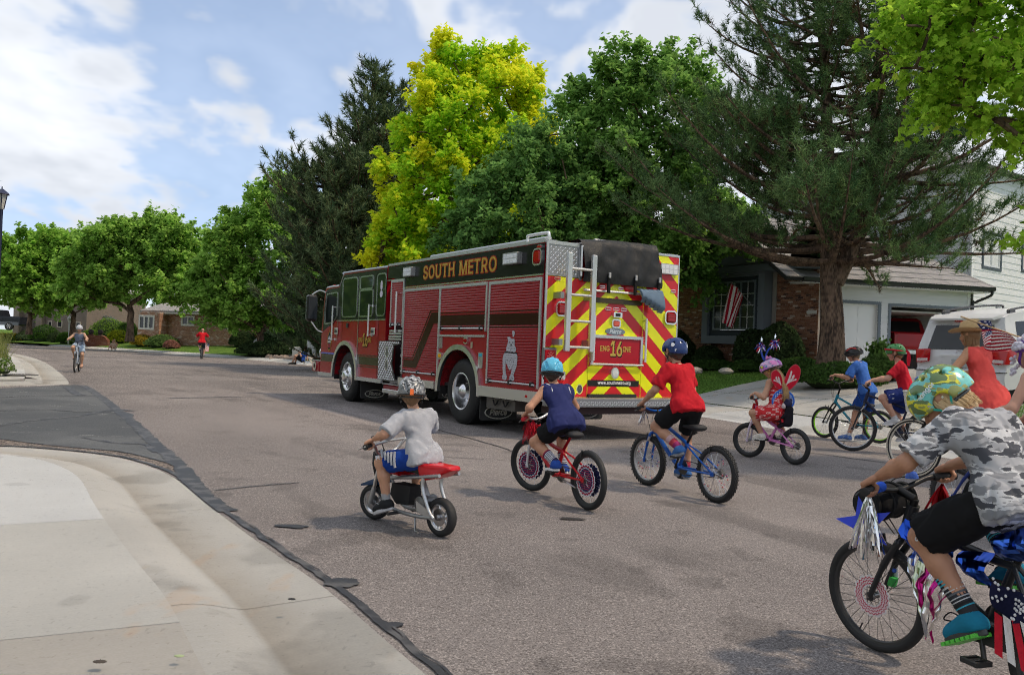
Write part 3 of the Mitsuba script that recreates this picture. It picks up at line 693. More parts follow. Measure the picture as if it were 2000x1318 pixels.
b=at(1235,29.)
PG=pal_green((.055,.115,.026),(.135,.23,.055),.22)
broadleaf('tall rounded green ash standing between yellow maple and big pine',b,[((.0,0,8.2),(3.0,2.6,3.1)),((-1.1,0,5.6),(2.7,2.4,2.6)),((1.3,0,5.2),(2.7,2.4,2.6)),((.2,0,10.3),(1.8,1.6,1.4)),((-.2,0,3.9),(2.6,2.2,1.3))],180,.2,2.4,80000,.18,PG,22,cr=.88,spray=(.3,.45))
b=at(1010,27.5)
broadleaf('lower dark green tree overlapping the right side of the yellow maple',b,[((0,0,5.0),(2.3,2.2,2.6)),((.8,.2,7.0),(1.6,1.5,1.7)),((-1.2,0,4.2),(1.5,1.4,1.7)),((.9,0,3.4),(1.8,1.5,1.4))],125,.15,1.8,52000,.16,pal_green((.046,.10,.030),(.105,.19,.052),.22),23,cr=.76,spray=(.3,.4))
b=at(672,39.)
pine('very dark tall conifer left of the yellow maple',b,[([(0,0,-.2),(.1,0,3),(.2,0,7),(.6,0,11),(.9,0,14.0)],.28),([(.1,0,4),(-1.0,0,7),(-1.5,0,9.3)],.12),([(.1,.2,6),(1.3,.2,9),(1.7,.1,13.0)],.12)],lambda h:float(np.interp(h,[0,1.5,4,7,10,13.5],[4.0,4.4,3.9,2.9,1.9,.5])),31,whorl=.40,nb=6,per=24,L=.27,w=.020,col=pal_pine((.062,.108,.052),(.16,.205,.095),.015),upt=.62,zmin=.3,dens=1.25,spread=.62,bare=.15)
PL=pal_green((.080,.15,.026),(.18,.285,.060),.2)
b=at(508,57.5)
broadleaf('broad mid green tree left of the dark conifer, over the lawn',b,[((0,0,6.2),(4.8,3.6,4.0)),((1.0,0,10.0),(2.9,2.6,2.3)),((-2.7,0,5.0),(2.7,2.4,2.7)),((2.9,0,8.6),(2.3,2.2,2.2)),((-1.0,0,3.0),(3.6,2.4,1.7))],190,.22,1.7,68000,.29,PL,24,cr=1.1)
b=at(252,64.,1.0)
broadleaf('wide leafy shade tree with a bare forked trunk by the distant brick house',b,[((0,0,6.2),(4.6,3.6,2.7)),((1.8,0,7.2),(2.8,2.6,2.0)),((-2.4,0,5.0),(2.8,2.6,2.1)),((2.9,0,4.2),(2.8,2.4,1.9)),((-2.6,0,3.6),(2.8,2.2,1.4))],170,.24,1.9,56000,.30,PL,25,cr=1.15)
b=at(140,74.,1.2)
broadleaf('leafy green tree in front of the taupe house, left of shade tree',b,[((0,0,5.8),(4.0,3.2,3.1)),((-1.6,0,5.0),(2.8,2.4,2.4)),((1.0,0,6.6),(2.4,2.2,2.0)),((0,0,3.6),(4.2,2.4,1.9))],150,.2,1.7,46000,.32,PL,26,cr=1.2)
b=at(55,72.,1.2)
broadleaf('light green tree at the far left edge of the street',b,[((0,0,5.4),(3.4,3,3.0)),((1.6,0,6.2),(2.6,2.3,2.3)),((-1.8,0,4.4),(1.8,1.8,1.8)),((1.0,0,3.2),(3.4,2.4,1.8))],140,.2,1.5,44000,.31,pal_green((.085,.16,.022),(.17,.28,.05),.2),27,cr=1.15)
for i,(pxx,Y,H,w,lab,pal)in enumerate([(1385,46.,8.0,3.4,'sunlit yellow green tree showing behind the brick house roof',pal_green((.12,.2,.022),(.28,.36,.05),.2)),(1130,47.,9.5,4.0,'green tree deep behind the fire engine body',PG),(800,52.,9.5,4.2,'green tree deep behind the yellow maple',PG),(345,80.,9.0,4.6,'distant green tree behind the far brick house roof',PL),(1860,52.,7.5,4.0,'green tree behind the garage roof',PG)]):
 b=at(pxx,Y);broadleaf(lab,b,[((0,0,H*.62),(w,w*.9,H*.36)),((.4,0,H*.75),(w*.7,w*.7,H*.25))],45,.2,H*.22,15000,.27,pal,41+i,cr=1.2)
mb=at(2290,9.6,.12);rng=np.random.default_rng(77)
broadleaf('fresh green maple whose near boughs hang into the upper right corner',mb,[((-2.75,.1,4.75),(.8,.7,.5)),((-1.9,.2,4.5),(1.1,.9,1.0)),((-1.35,.1,3.65),(.75,.6,.5)),((-1.2,.2,5.4),(2.1,1.3,.9)),((-.3,0,4.2),(1.4,1.3,1.3)),((-1.62,0,2.75),(.22,.2,.25))],230,.13,2.2,24000,.082,pal_green((.095,.175,.016),(.23,.34,.036),.2),28,cr=.36,spray=(.35,-.05),lobed=True)
lb=at(-160,15.,.1)
pine('dark pine at the left edge with single twigs reaching into view',lb,[([(0,0,0),(0,0,2),(.05,0,4.4)],.12)],lambda h:float(np.interp(h,[1.5,2.2,3.2,4.4],[1.42,1.52,1.46,.35])),35,whorl=.62,nb=5,per=20,L=.11,w=.005,col=pal_pine((.014,.03,.017),(.045,.07,.035)),upt=.7,zmin=1.9,bare=.35)
# ---- houses, vehicles on the drives, small things by the lawns
GREY,DGREY,WHITE,BLACK=(.17,.20,.235),(.035,.045,.055),(.70,.71,.71),(.012,.012,.013)
def wallM(o,d,z=0.):return plane_M([o[0],o[1],z],[d[0],d[1],0],[0,0,1])
def on_wall(px_,py_,o,d):
 r=ray(px_,py_);A=np.array([[r[0],-d[0]],[1,-d[1]]]);t,u=np.linalg.solve(A,np.array(o[:2],float));return u,CH+r[2]*t
def lbox(x0,x1,y0,y1,z0,z1):return box(x0,x1,y0,y1,z0,z1)
def brick_wall(parent,o,d,z0,L,H,holes,seed,start=0.,parts=0,out=-1):
 """running-bond bricks with recessed mortar; wallM's z axis points INTO the house when d runs left, so out=-1 builds towards the street"""
 M=wallM(o,d,z0);rng=np.random.default_rng(seed);bl,bh=.205,.0665;items=[]
 for r in range(int(H/bh)):
  y=r*bh+.004;x=start-(bl/2 if r%2 else 0)
  while x<L:
   a,b=max(x+.005,start),min(x+bl-.005,L)
   x+=bl
   if b-a<.03 or any(h0-.02<b and a<h1+.02 and g0-.02<y+bh and y<g1+.02 for h0,h1,g0,g1 in holes):continue
   k=rng.uniform();c=np.array([.20,.085,.05])*(1-k)+np.array([.34,.17,.105])*k
   if rng.uniform()<.09:c=np.array([.46,.36,.30])
   if rng.uniform()<.10:c=np.array([.11,.06,.05])
   pr=rng.uniform(.006,.012);m=box(a,b,y,y+bh-.009,*((-pr,.05)if out<0 else(-.05,pr)));items.append((m,c*rng.uniform(.85,1.15)))
 P=Polygon([(start,-.5),(L,-.5),(L,H),(start,H)])
 for h0,h1,g0,g1 in holes:P=P.difference(sb(h0,h1,g0,g1))
 part(parent,'wall',extrude(P,.2,0 if out<0 else-.2),'m_matte',(.30,.27,.24),M,smooth=False)
 mid=len(items)//2;order=sorted(range(len(items)),key=lambda i:items[i][0][0][:,0].mean())[:parts]if parts else[]
 wk=parent+'__wall';s_=set(order)
 for i in order:part(wk,'brick',items[i][0],'m_brick',items[i][1],M,smooth=False)
 rest=[items[i]for i in range(len(items))if i not in s_]
 if rest:part(wk,'brick_course',cat(*[m for m,c in rest]),'m_brick',np.concatenate([np.tile(c,(8,1))for m,c in rest]),M,smooth=False,kind='stuff')
def window(parent,M,x0,x1,y0,y1,z,cols,rows,fc,gc=(.02,.025,.03),fw=.06,grid=True,mull=None):
 """casement window: frame, panes, glazing bars, in the wall's local frame; z = the face, + outwards"""
 fr=Polygon([(x0,y0),(x1,y0),(x1,y1),(x0,y1)]).difference(sb(x0+fw,x1-fw,y0+fw,y1-fw));bars=[]
 n=mull or 1;ww=(x1-x0-2*fw)/n
 for i in range(1,n):bars.append(sb(x0+fw+ww*i-fw*.5,x0+fw+ww*i+fw*.5,y0+fw,y1-fw))
 fr=shapely.union_all([fr]+bars)
 w=part(parent,'window',extrude(fr,.05,z-.03),'m_plastic',fc,M,smooth=False)
 part(w,'pane',box(x0+fw*.5,x1-fw*.5,y0+fw*.5,y1-fw*.5,z-.035,z-.022),'m_glass',gc,M,smooth=False)
 if grid:
  g=[]
  for i in range(n):
   a=x0+fw+ww*i
   for c in range(1,cols):g.append(sb(a+ww*c/cols-.011,a+ww*c/cols+.011,y0+fw,y1-fw))
   for r in range(1,rows):yy=y0+fw+(y1-y0-2*fw)*r/rows;g.append(sb(a,a+ww,yy-.011,yy+.011))
  part(w,'glazing_bar',extrude(shapely.union_all(g),.02,z-.024),'m_plastic',(.75,.75,.74),M,smooth=False)
 return w
def planks(parent,M,x0,x1,y0,y1,step,holes=(),t=.022,mat='m_siding'):
 y=y0
 while y<y1-.02:
  a,b=y,min(y+step,y1);P=sb(x0,x1,a,b+.02)
  for h in holes:P=P.difference(sbox(*h))
  for g in getattr(P,'geoms',[P]):
   if g.area<.004:continue
   v,f=extrude(g,t,0);v[:,2]=np.where(v[:,2]>t*.5,.004+t*(1-.85*(v[:,1]-a)/(b+.02-a)),v[:,2]-.01)
   part(parent,'siding_board',(v,f),mat,None,M,smooth=False)
  y+=step
def roof_tiles(parent,quad,n_courses,tile_w,seed,th=.035):
 """quad: eave-left, eave-right, ridge-right, ridge-left; courses of thick tiles, the nearest ones entries of their own"""
 A,B,C,Dd=[np.asarray(q,float)for q in quad];rng=np.random.default_rng(seed)
 nn=np.cross(B-A,Dd-A);nn/=np.linalg.norm(nn);nn=nn*np.sign(nn[2])
 r=part(parent,'roof',([A-nn*.12,B-nn*.12,C-nn*.12,Dd-nn*.12,A,B,C,Dd],[[0,1,2,3],[4,5,6,7],[0,1,5,4],[1,2,6,5],[2,3,7,6],[3,0,4,7]]),'m_matte',(.03,.03,.032),smooth=False)
 all_=[]
 for k in range(n_courses):
  u0,u1=k/n_courses,(k+1.25)/n_courses;L0,R0=A+(Dd-A)*u0,B+(C-B)*u0;L1,R1=A+(Dd-A)*min(u1,1),B+(C-B)*min(u1,1)
  n=max(1,int(np.linalg.norm(R0-L0)/tile_w));off=rng.uniform()
  for i in range(-1,n):
   a,b=np.clip((i+off)/n,0,1),np.clip((i+1+off)/n,0,1)
   if b-a<.2/n:continue
   g=.004/np.linalg.norm(R0-L0);h=th*rng.uniform(.8,1.25)
   p=[L0+(R0-L0)*(a+g),L0+(R0-L0)*(b-g),L1+(R1-L1)*(b-g),L1+(R1-L1)*(a+g)]
   v=np.array(p+[p[0]+nn*h,p[1]+nn*h,p[2]+nn*.012,p[3]+nn*.012])
   all_.append((v,np.array([[4,5,6,7],[0,1,5,4],[1,2,6,5],[2,3,7,6],[3,0,4,7]])))
 for m in all_[:140]:part(r,'roof_tile',m,'m_shingle',smooth=False)
 if all_[140:]:part(r,'tile_course',cat(*all_[140:]),'m_shingle',smooth=False,kind='stuff')
 return r
 # ---- the brick house with its white garage
bh=thing('brick_house','red brick house with grey bay window and white garage behind the big pine','house')
A0,dA=np.array([9.75,27.3]),np.array([-.522,.853]);zA=.78
ub0,zs0=on_wall(1500,672,A0,dA);ub1,zt0=on_wall(1393,560,A0,dA)
eave=on_wall(1440,536,A0,dA)[1];H=eave-zA
brick_wall(bh,A0,dA,zA,7.6,H,[(ub0,ub1,zs0-zA,zt0-zA+.6)],5,0.,parts=300)
MA=wallM(A0,dA,zA)@np.diag([1,1,-1,1.])
MA[:3,2]*=1
bw=part(bh,'bay_window',extrude(Polygon([(ub0-.12,zs0-zA-.02),(ub1+.12,zs0-zA-.02),(ub1+.12,zt0-zA+.62),(ub0-.12,zt0-zA+.62)]).difference(sb(ub0+.16,ub1-.16,zs0-zA+.26,zt0-zA+.25)),.5,-.1),'m_matte',GREY,MA,smooth=False,label='grey framed bay window')
part(bw,'inner_frame',extrude(sb(ub0+.16,ub1-.16,zs0-zA+.26,zt0-zA+.25).difference(sb(ub0+.34,ub1-.34,zs0-zA+.46,zt0-zA+.12)),.38,-.1),'m_matte',(.045,.06,.075),MA,smooth=False)
wb=window(bh,MA,ub0+.345,ub1-.345,zs0-zA+.465,zt0-zA+.115,.3,2,4,(.20,.24,.28),(.05,.06,.065),mull=3)
uc=np.linspace(ub0+.42,ub1-.42,40)
part(bh,'curtain',(np.array([[u,y,.2+.02*math.sin(u*60)]for u in uc for y in(zs0-zA+.5,zt0-zA+.1)]),np.array([[2*i,2*i+1,2*i+3,2*i+2]for i in range(39)])),'m_cloth',(.45,.45,.42),MA,smooth=60)
part(bh,'shutter',box(ub0-.32,ub0-.16,zs0-zA+.1,zt0-zA+.5,.012,.05),'m_matte',(.30,.28,.25),MA,smooth=False)
part(bh,'house_number',extrude(sb(.05,.42,on_wall(1590,613,A0,dA)[1]-zA,on_wall(1590,606,A0,dA)[1]-zA),.03,.012),'m_plastic',(.62,.62,.58),MA,smooth=False)
part(bh,'fascia',box(-.3,8.0,H-.02,H+.22,-.2,.62),'m_matte',(.13,.155,.18),MA,smooth=False)
def Wp(u,y,z):return(MA@np.array([u,y,z,1]))[:3]
gk=part(bh,'gable',extrude(Polygon([(ub0-.7,H+.2),(ub1+1.0,H+.2),((ub0+ub1)/2+.15,H+1.75)]),.25,.2),'m_matte',(.16,.19,.22),MA,smooth=False)
for a,b in(((ub0-.95,H+.15),((ub0+ub1)/2+.15,H+1.92)),((ub1+1.25,H+.15),((ub0+ub1)/2+.15,H+1.92))):
 a,b=np.array(a),np.array(b);q=[Wp(*a,.72),Wp(*b,.72),Wp(*b,-4.5),Wp(*a,-4.5)]
 part(bh,'gable_roof',([*q,*[p+[0,0,.1]for p in q]],[[0,1,2,3],[7,6,5,4],[0,4,5,1],[1,5,6,2],[2,6,7,3],[3,7,4,0]]),'m_shingle',smooth=False)
roof_tiles(bh,[Wp(-.6,H+.2,.5),Wp(8.6,H+.2,.5),Wp(7.6,H+2.6,-4.2),Wp(1.2,H+2.6,-4.2)][::1],13,.36,3)
G0,dG=np.array([9.62,27.62]),np.array([.985,.172]);zG=float(zR(12.3,28.4))+.02
MG=wallM(G0,dG,zG)
Lg=on_wall(1893,600,G0,dG)[0];Hg=on_wall(1780,566,G0,dG)[1]-zG
d1=(on_wall(1596,650,G0,dG)[0],on_wall(1713,650,G0,dG)[0],0,on_wall(1690,594,G0,dG)[1]-zG)
d2=(on_wall(1738,650,G0,dG)[0],on_wall(1884,650,G0,dG)[0],0,on_wall(1810,602,G0,dG)[1]-zG)
P=sb(0,Lg,-.6,Hg).difference(sbox(*[d1[0],-.7,d1[1],d1[3]])).difference(sbox(*[d2[0],-.7,d2[1],d2[3]]))
part(bh,'garage_wall',extrude(P,.2,-.2),'m_siding',None,MG,smooth=False)
planks(bh,MG,.0,Lg-.09,-.3,Hg,.2,[(d1[0]-.1,-1,d1[1]+.1,d1[3]+.1),(d2[0]-.1,-1,d2[1]+.1,d2[3]+.1)])
for d_ in(d1,d2):
 part(bh,'door_trim',extrude(sbox(d_[0]-.1,-.1,d_[1]+.1,d_[3]+.1).difference(sbox(d_[0],-.2,d_[1],d_[3])),.05,-.01),'m_matte',GREY,MG,smooth=False)
part(bh,'corner_board',box(Lg-.09,Lg+.01,-.3,Hg,-.1,.035),'m_plastic',(.72,.73,.73),MG,smooth=False)
gd=part(bh,'garage_door',box(d1[0],d1[1],0,d1[3],-.16,-.12),'m_plastic',(.78,.79,.79),MG,smooth=False,label='closed white panelled garage door')
pw,ph=(d1[1]-d1[0])/3,d1[3]/4
for i in range(3):
 for j in range(4):
  x,y=d1[0]+i*pw+.07,j*ph+.08;part(gd,'door_panel',box(x,x+pw-.14,y,y+ph-.16,-.14,-.108,0),'m_plastic',(.78,.79,.79),MG,smooth=False)
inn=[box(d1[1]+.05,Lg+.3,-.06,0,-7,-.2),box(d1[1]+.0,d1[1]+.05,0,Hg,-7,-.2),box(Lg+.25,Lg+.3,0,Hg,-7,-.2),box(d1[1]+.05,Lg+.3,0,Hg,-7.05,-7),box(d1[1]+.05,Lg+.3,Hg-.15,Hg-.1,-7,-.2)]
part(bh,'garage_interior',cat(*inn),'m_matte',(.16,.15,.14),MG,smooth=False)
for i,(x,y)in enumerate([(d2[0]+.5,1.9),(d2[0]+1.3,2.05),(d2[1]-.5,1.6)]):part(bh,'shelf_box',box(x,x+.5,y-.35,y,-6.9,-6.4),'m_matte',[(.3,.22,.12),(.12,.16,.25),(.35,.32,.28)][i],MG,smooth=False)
part(bh,'raised_door',box(d2[0],d2[1],d2[3]-.14,d2[3]-.1,-2.6,-.3),'m_plastic',(.6,.6,.6),MG,smooth=False)
def Gp(u,y,z):return(MG@np.array([u,y,z,1]))[:3]
part(bh,'soffit',box(-.6,Lg+.45,Hg,Hg+.05,-.3,.5),'m_plastic',(.62,.63,.64),MG,smooth=False)
part(bh,'gutter',extrude(Polygon([(.5,Hg+.02),(.62,Hg+.06),(.64,Hg+.17),(.5,Hg+.17)]),Lg+1.1),'m_plastic',(.025,.027,.03),MG@np.array([[0,0,1,-.62],[0,1,0,0],[1,0,0,0],[0,0,0,1.]]),smooth=False)
part(bh,'downspout',tube(catmull([Gp(Lg+.40,Hg+.06,.56),Gp(Lg+.38,Hg-.1,.5),Gp(Lg+.12,Hg-.32,.12),Gp(Lg+.06,Hg-.5,.09),Gp(Lg+.06,-.1,.09)],4),.045,7),'m_plastic',(.025,.027,.03),smooth=60)
roof_tiles(bh,[Gp(-1.2,Hg+.14,.6),Gp(Lg+.45,Hg+.14,.6),Gp(Lg-2.2,Hg+2.75,-4.0),Gp(-1.6,Hg+2.75,-4.0)],13,.38,4)
E2=[Gp(Lg+.45,Hg+.14,.6),Gp(Lg-2.2,Hg+2.75,-4.0)]
part(bh,'hip_cap',tube(E2,.06,6),'m_shingle',smooth=60)
# ---- white two-storey house behind the garage
wh=thing('white_house','two storey house with white board siding right of the garage roof','house')
C0=on=np.array([15.75,29.5]);dR_,dL_=np.array([.80,.60]),np.array([-.6,.8]);zW=.9
MR=wallM(C0,dR_,zW);ML=wallM(C0+dL_*9,-dL_,zW);HW=7.4
part(wh,'wall',box(0,9,-.5,HW,-.2,0),'m_siding',None,MR,smooth=False);part(wh,'wall',box(0,9-.201,-.5,HW,-.2,0),'m_siding',None,ML,smooth=False)
w1=[*on_wall(1916,524,C0,dR_),*on_wall(1956,459,C0,dR_)];w2=[*on_wall(1993,531,C0,dR_),*on_wall(2040,459,C0,dR_)]
w1=(w1[0],w1[1]-zW,w1[2],w1[3]-zW);w2=(w2[0],w2[1]-zW,w2[2],w2[3]-zW)
planks(wh,MR,.08,9,-.2,HW,.235,[w1,w2]);planks(wh,ML,0,8.92,-.2,HW,.235)
part(wh,'corner_board',box(-.035,.08,-.3,HW,-.035,.04),'m_plastic',(.72,.73,.73),MR,smooth=False)
for w in(w1,w2):
 part(wh,'window_trim',extrude(sbox(w[0],w[1],w[2],w[3]).difference(sbox(w[0]+.1,w[1]+.1,w[2]-.1,w[3]-.1)),.06,-.01),'m_matte',(.08,.10,.12),MR,smooth=False)
 window(wh,MR,w[0]+.1,w[2]-.1,w[1]+.1,w[3]-.1,.01,1,2,(.55,.57,.58),(.12,.15,.18),mull=2,grid=False)
vx,vy=on_wall(1948,604,C0,dR_);vn=part(wh,'vent',box(vx-.18,vx+.18,vy-zW-.1,vy-zW+.08,0,.04),'m_matte',(.12,.13,.14),MR,smooth=False)
for k in range(4):part(vn,'slat',box(vx-.15,vx+.15,vy-zW-.08+k*.04,vy-zW-.06+k*.04,.04,.052),'m_matte',(.4,.41,.42),MR,smooth=False)
for q in(1926,1940):ux,uy=on_wall(q,563,C0,dR_);part(wh,'pipe_cap',box(ux-.05,ux+.05,uy-zW-.09,uy-zW+.03,.0,.12,.02),'m_plastic',(.72,.72,.72),MR)
roof=[C0-dR_*.4-dL_*.4,C0+dR_*9.4-dL_*.4,C0+dR_*9.4+dL_*9.4,C0-dR_*.4+dL_*9.4];q=[np.r_[p,zW+HW]for p in roof];ap=[np.r_[C0+dR_*3+dL_*4.5,zW+HW+2.2],np.r_[C0+dR_*6+dL_*4.5,zW+HW+2.2]]
part(wh,'roof',([*q,*ap],[[0,1,5],[0,5,4],[1,2,5],[2,3,4],[2,4,5],[3,0,4],[0,2,1],[0,3,2]]),'m_shingle',smooth=False)
# ---- driveway of the brick house
lawn_edge=[GT(*p)[:2]for p in[(1250,784),(1300,782),(1362,775),(1440,763),(1520,753),(1600,740)]]
kk=kr[(kr[:,1]>6.0)&(kr[:,1]<24)];nk=normals(kr)[(kr[:,1]>6.0)&(kr[:,1]<24)]
near=(kk+nk*1.905)
i0=int(np.argmin(np.hypot(*(near-lawn_edge[0]).T)));i1=int(np.argmin(np.hypot(*(near-GT(1975,868)[:2]).T)))
dp=Polygon(np.vstack([near[min(i0,i1):max(i0,i1)+1][::(1 if i1>i0 else-1)],[GT(1975,858)[:2]],[(11.6,18.4),(16.0,27.4),Gp(Lg+.3,0,-.1)[:2],Gp(d1[0],0,-.1)[:2]],lawn_edge[::-1]])).buffer(0)
dp=max(getattr(dp,'geoms',[dp]),key=lambda g:g.area)
drv=thing('driveway','broad pale concrete driveway sloping up to the garage',None,kind='structure');labels[drv].pop('category')
def cutline(a,b):return LineString([a,b]).buffer(.012)
joints=shapely.union_all([cutline(np.array([4.6,18.6])+np.array([.853,.522])*k*3.2+np.array([-.522,.853])*-14,np.array([4.6,18.6])+np.array([.853,.522])*k*3.2+np.array([-.522,.853])*14)for k in range(1,6)]+[cutline(np.array([3.2,21.2])+np.array([.522,-.853])*k*3.1,np.array([3.2,21.2])+np.array([.522,-.853])*k*3.1+np.array([.853,.522])*20)for k in range(0,6)])
for g in dp.difference(joints).geoms:
 if g.area>.05:part(drv,'slab',drape(g,.012),'m_conc_tan' if RND.random()<.7 else 'm_conc_pink',smooth=False)
def grass(name,label,pts,h,w,rng,col):
 n=len(pts);a=rng.uniform(0,2*PI,n);s=np.stack([np.cos(a),np.sin(a),0*a],1)*w;t=np.stack([rng.normal(0,.4,n),rng.normal(0,.4,n),np.ones(n)],1)*h*rng.uniform(.6,1.3,(n,1))
 v=np.stack([pts-s,pts+s,pts+t],1).reshape(-1,3);c=col(rng,n,None,0)
 return put(uniq(name),(v,np.arange(3*n).reshape(-1,3)),'m_needle',np.repeat(c,3,0),smooth=False,kind='stuff',label=label)
rng=np.random.default_rng(12);lp=Polygon(list(lawn_edge)+[(9.6,27.0),(5.6,33.5),(-1,32)]).buffer(-.02)
def sample_poly(P,n,rng):
 x0,y0,x1,y1=P.bounds;q=rng.uniform([x0,y0],[x1,y1],(n*3,2));return q[shapely.contains_xy(P,q[:,0],q[:,1])][:n]
q=sample_poly(lp,42000,rng);grass('grass','short mown grass on the lawn of the brick house',np.column_stack([q,zR(q[:,0],q[:,1])]),.075,.011,rng,pal_green((.085,.18,.028),(.17,.30,.06),.2))
lp2=Polygon([GT(*p)[:2]for p in[(2040,838),(1968,862),(1985,815),(2060,790)]])
q=sample_poly(lp2,9000,rng);grass('grass','strip of grass beside the drive at the right edge',np.column_stack([q,zR(q[:,0],q[:,1])]),.07,.006,rng,pal_green((.085,.18,.028),(.17,.30,.06),.2))
# ---- shrubs and ground cover
def shrub(name,label,c,r,n,size,pal,seed,group=None,core=(.03,.05,.018),spiky=0.,category='shrub',flowers=None):
 rng=np.random.default_rng(seed);c,r=np.asarray(c,float),np.asarray(r,float);t=thing(name,label,category,group)
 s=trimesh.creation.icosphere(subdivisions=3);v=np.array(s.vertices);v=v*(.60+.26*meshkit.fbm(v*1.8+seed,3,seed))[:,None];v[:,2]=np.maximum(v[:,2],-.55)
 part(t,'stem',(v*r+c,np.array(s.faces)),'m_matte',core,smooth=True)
 d=rdir(rng,n);d[:,2]=np.abs(d[:,2])*1.15-.3;k=(.78+.34*meshkit.fbm(d*1.8+seed,3,seed))*rng.uniform(.82,1.04+spiky,n);p=c+d*r*k[:,None]
 nn=d+rdir(rng,n)*.7;nn/=np.linalg.norm(nn,axis=1,keepdims=True);co=pal(rng,n,None,0)
 if flowers is not None:m=rng.uniform(size=n)<flowers[0];co[m]=np.array(flowers[1])
 v,f,m=leaf_mesh(p,nn,rdir(rng,n)+[0,0,.5+2*spiky],size*rng.uniform(.6,1.3,n),rng);part(t,'foliage',(v,f),'m_leaf',np.repeat(np.clip(co,0,.8),m,0),smooth=False,kind='stuff')
 return t
PJ=pal_green((.018,.045,.020),(.055,.105,.045),.25);PD=pal_green((.035,.065,.028),(.085,.125,.05),.3);PB=pal_green((.11,.21,.03),(.22,.36,.06),.2);PY=pal_green((.22,.30,.02),(.42,.46,.04),.2)
def g3(x,y,dz=0):p=GT(x,y);return p+[0,0,dz]
def wallspot(u,off):p=A0+dA*u+np.array([-.853,-.522])*off;return np.array([p[0],p[1],float(zR(*p))])
for i,(u,off,r,lab)in enumerate([(.55,1.1,(.85,.75,1.15),'dark leafy shrub against the brick wall left of the pine trunk'),(1.7,.95,(.8,.7,1.0),'dark leafy shrub under the right end of the bay window'),(5.4,.9,(.65,.6,.95),'dark shrub at the brick wall close to the fire engine'),(4.0,.8,(.6,.5,.55),'low dark shrub below the grey bay window')]):
 p=wallspot(u,off);shrub('shrub',lab,p+[0,0,r[2]*.55],r,5200,.10,PD,60+i,core=(.03,.03,.02))
for i,(x,y,Y,r,lab)in enumerate([(1565,716,25.6,(.9,.6,.42),'bright green ground cover bush left of the pine base'),(1640,720,22.2,(1.25,.8,.5),'broad leafy green bush around the base of the pine'),(1715,712,22.8,(.7,.6,.55),'leafy green bush between pine and closed garage door'),(1480,722,27.6,(1.0,.5,.3),'low pale green plants along the brick house bed'),(1400,722,29.,(1.1,.5,.28),'low green plants beside the white rocks')]):
 p=at(x,Y);shrub('shrub',lab,p+[0,0,r[2]*.5],r,4200,.085,pal_green((.045,.10,.022),(.10,.18,.05),.22),70+i)
for i,(x,Y,r,lab)in enumerate([(1361,28.2,.17,'pale boulder in the planting bed, left one of two'),(1420,27.4,.16,'rounded pale boulder in the planting bed, right one of two')]):
 s=trimesh.creation.icosphere(subdivisions=3);v=np.array(s.vertices);v=v*(.7+.5*meshkit.fbm(v*1.3+i,3,i))[:,None]*[r*1.5,r,r*.8];p=at(x,Y);put(uniq('boulder'),(v+p+[0,0,.12],np.array(s.faces)),'m_matte',(.5,.46,.42),smooth=40,label=lab,cat_='boulder')
pp=at(1716,26.2);pot=thing('flower_pot','stone planter box with green plant by the garage corner','planter');part(pot,'pot',box(pp[0]-.25,pp[0]+.25,pp[1]-.2,pp[1]+.2,pp[2],pp[2]+.45,.03),'m_matte',(.30,.27,.23));
v,f,m=leaf_mesh(pp+[0,0,.6]+np.random.default_rng(3).normal(size=(300,3))*[.16,.16,.14],rdir(np.random.default_rng(4),300),rdir(np.random.default_rng(5),300)+[0,0,1],np.full(300,.14),None);part(pot,'plant',(v,f),'m_leaf',np.array([.08,.16,.04]),smooth=False,kind='stuff')
fl=thing('house_flag','drooping striped flag on a short pole in front of the grey bay window','flag')
pA,pB=Wp(ub0+.35,on_wall(1470,600,A0,dA)[1]-zA,.42),Wp(ub0+.55,on_wall(1452,558,A0,dA)[1]-zA,1.25)
part(fl,'pole',tube([pA,pB],.014,6),'m_matte',(.25,.25,.26),smooth=60)
nu,nv=22,14;vv_,uvs=[],[]
for i in range(nu):
 for j in range(nv):
  a,b=i/(nu-1),j/(nv-1);p=pB+(pA-pB)*.62*b*(1-.55*a);p=p+np.array([0,0,-1.35*a])+np.array([-.853,-.522,0])*.06*math.sin(b*9+a*2)+np.array([-.522,.853,0])*(.05*math.sin(b*14)+.34*a*(1-.4*b));vv_.append(p);uvs.append((1-a,b))
q=np.array([[i*nv+j,i*nv+j+1,(i+1)*nv+j+1,(i+1)*nv+j]for i in range(nu-1)for j in range(nv-1)]);uvs=np.array(uvs)
uvs[:,0]=.42+.58*uvs[:,0]
part(fl,'cloth',(np.array(vv_),q),'m_flag',None,smooth=True,uv=uvs)
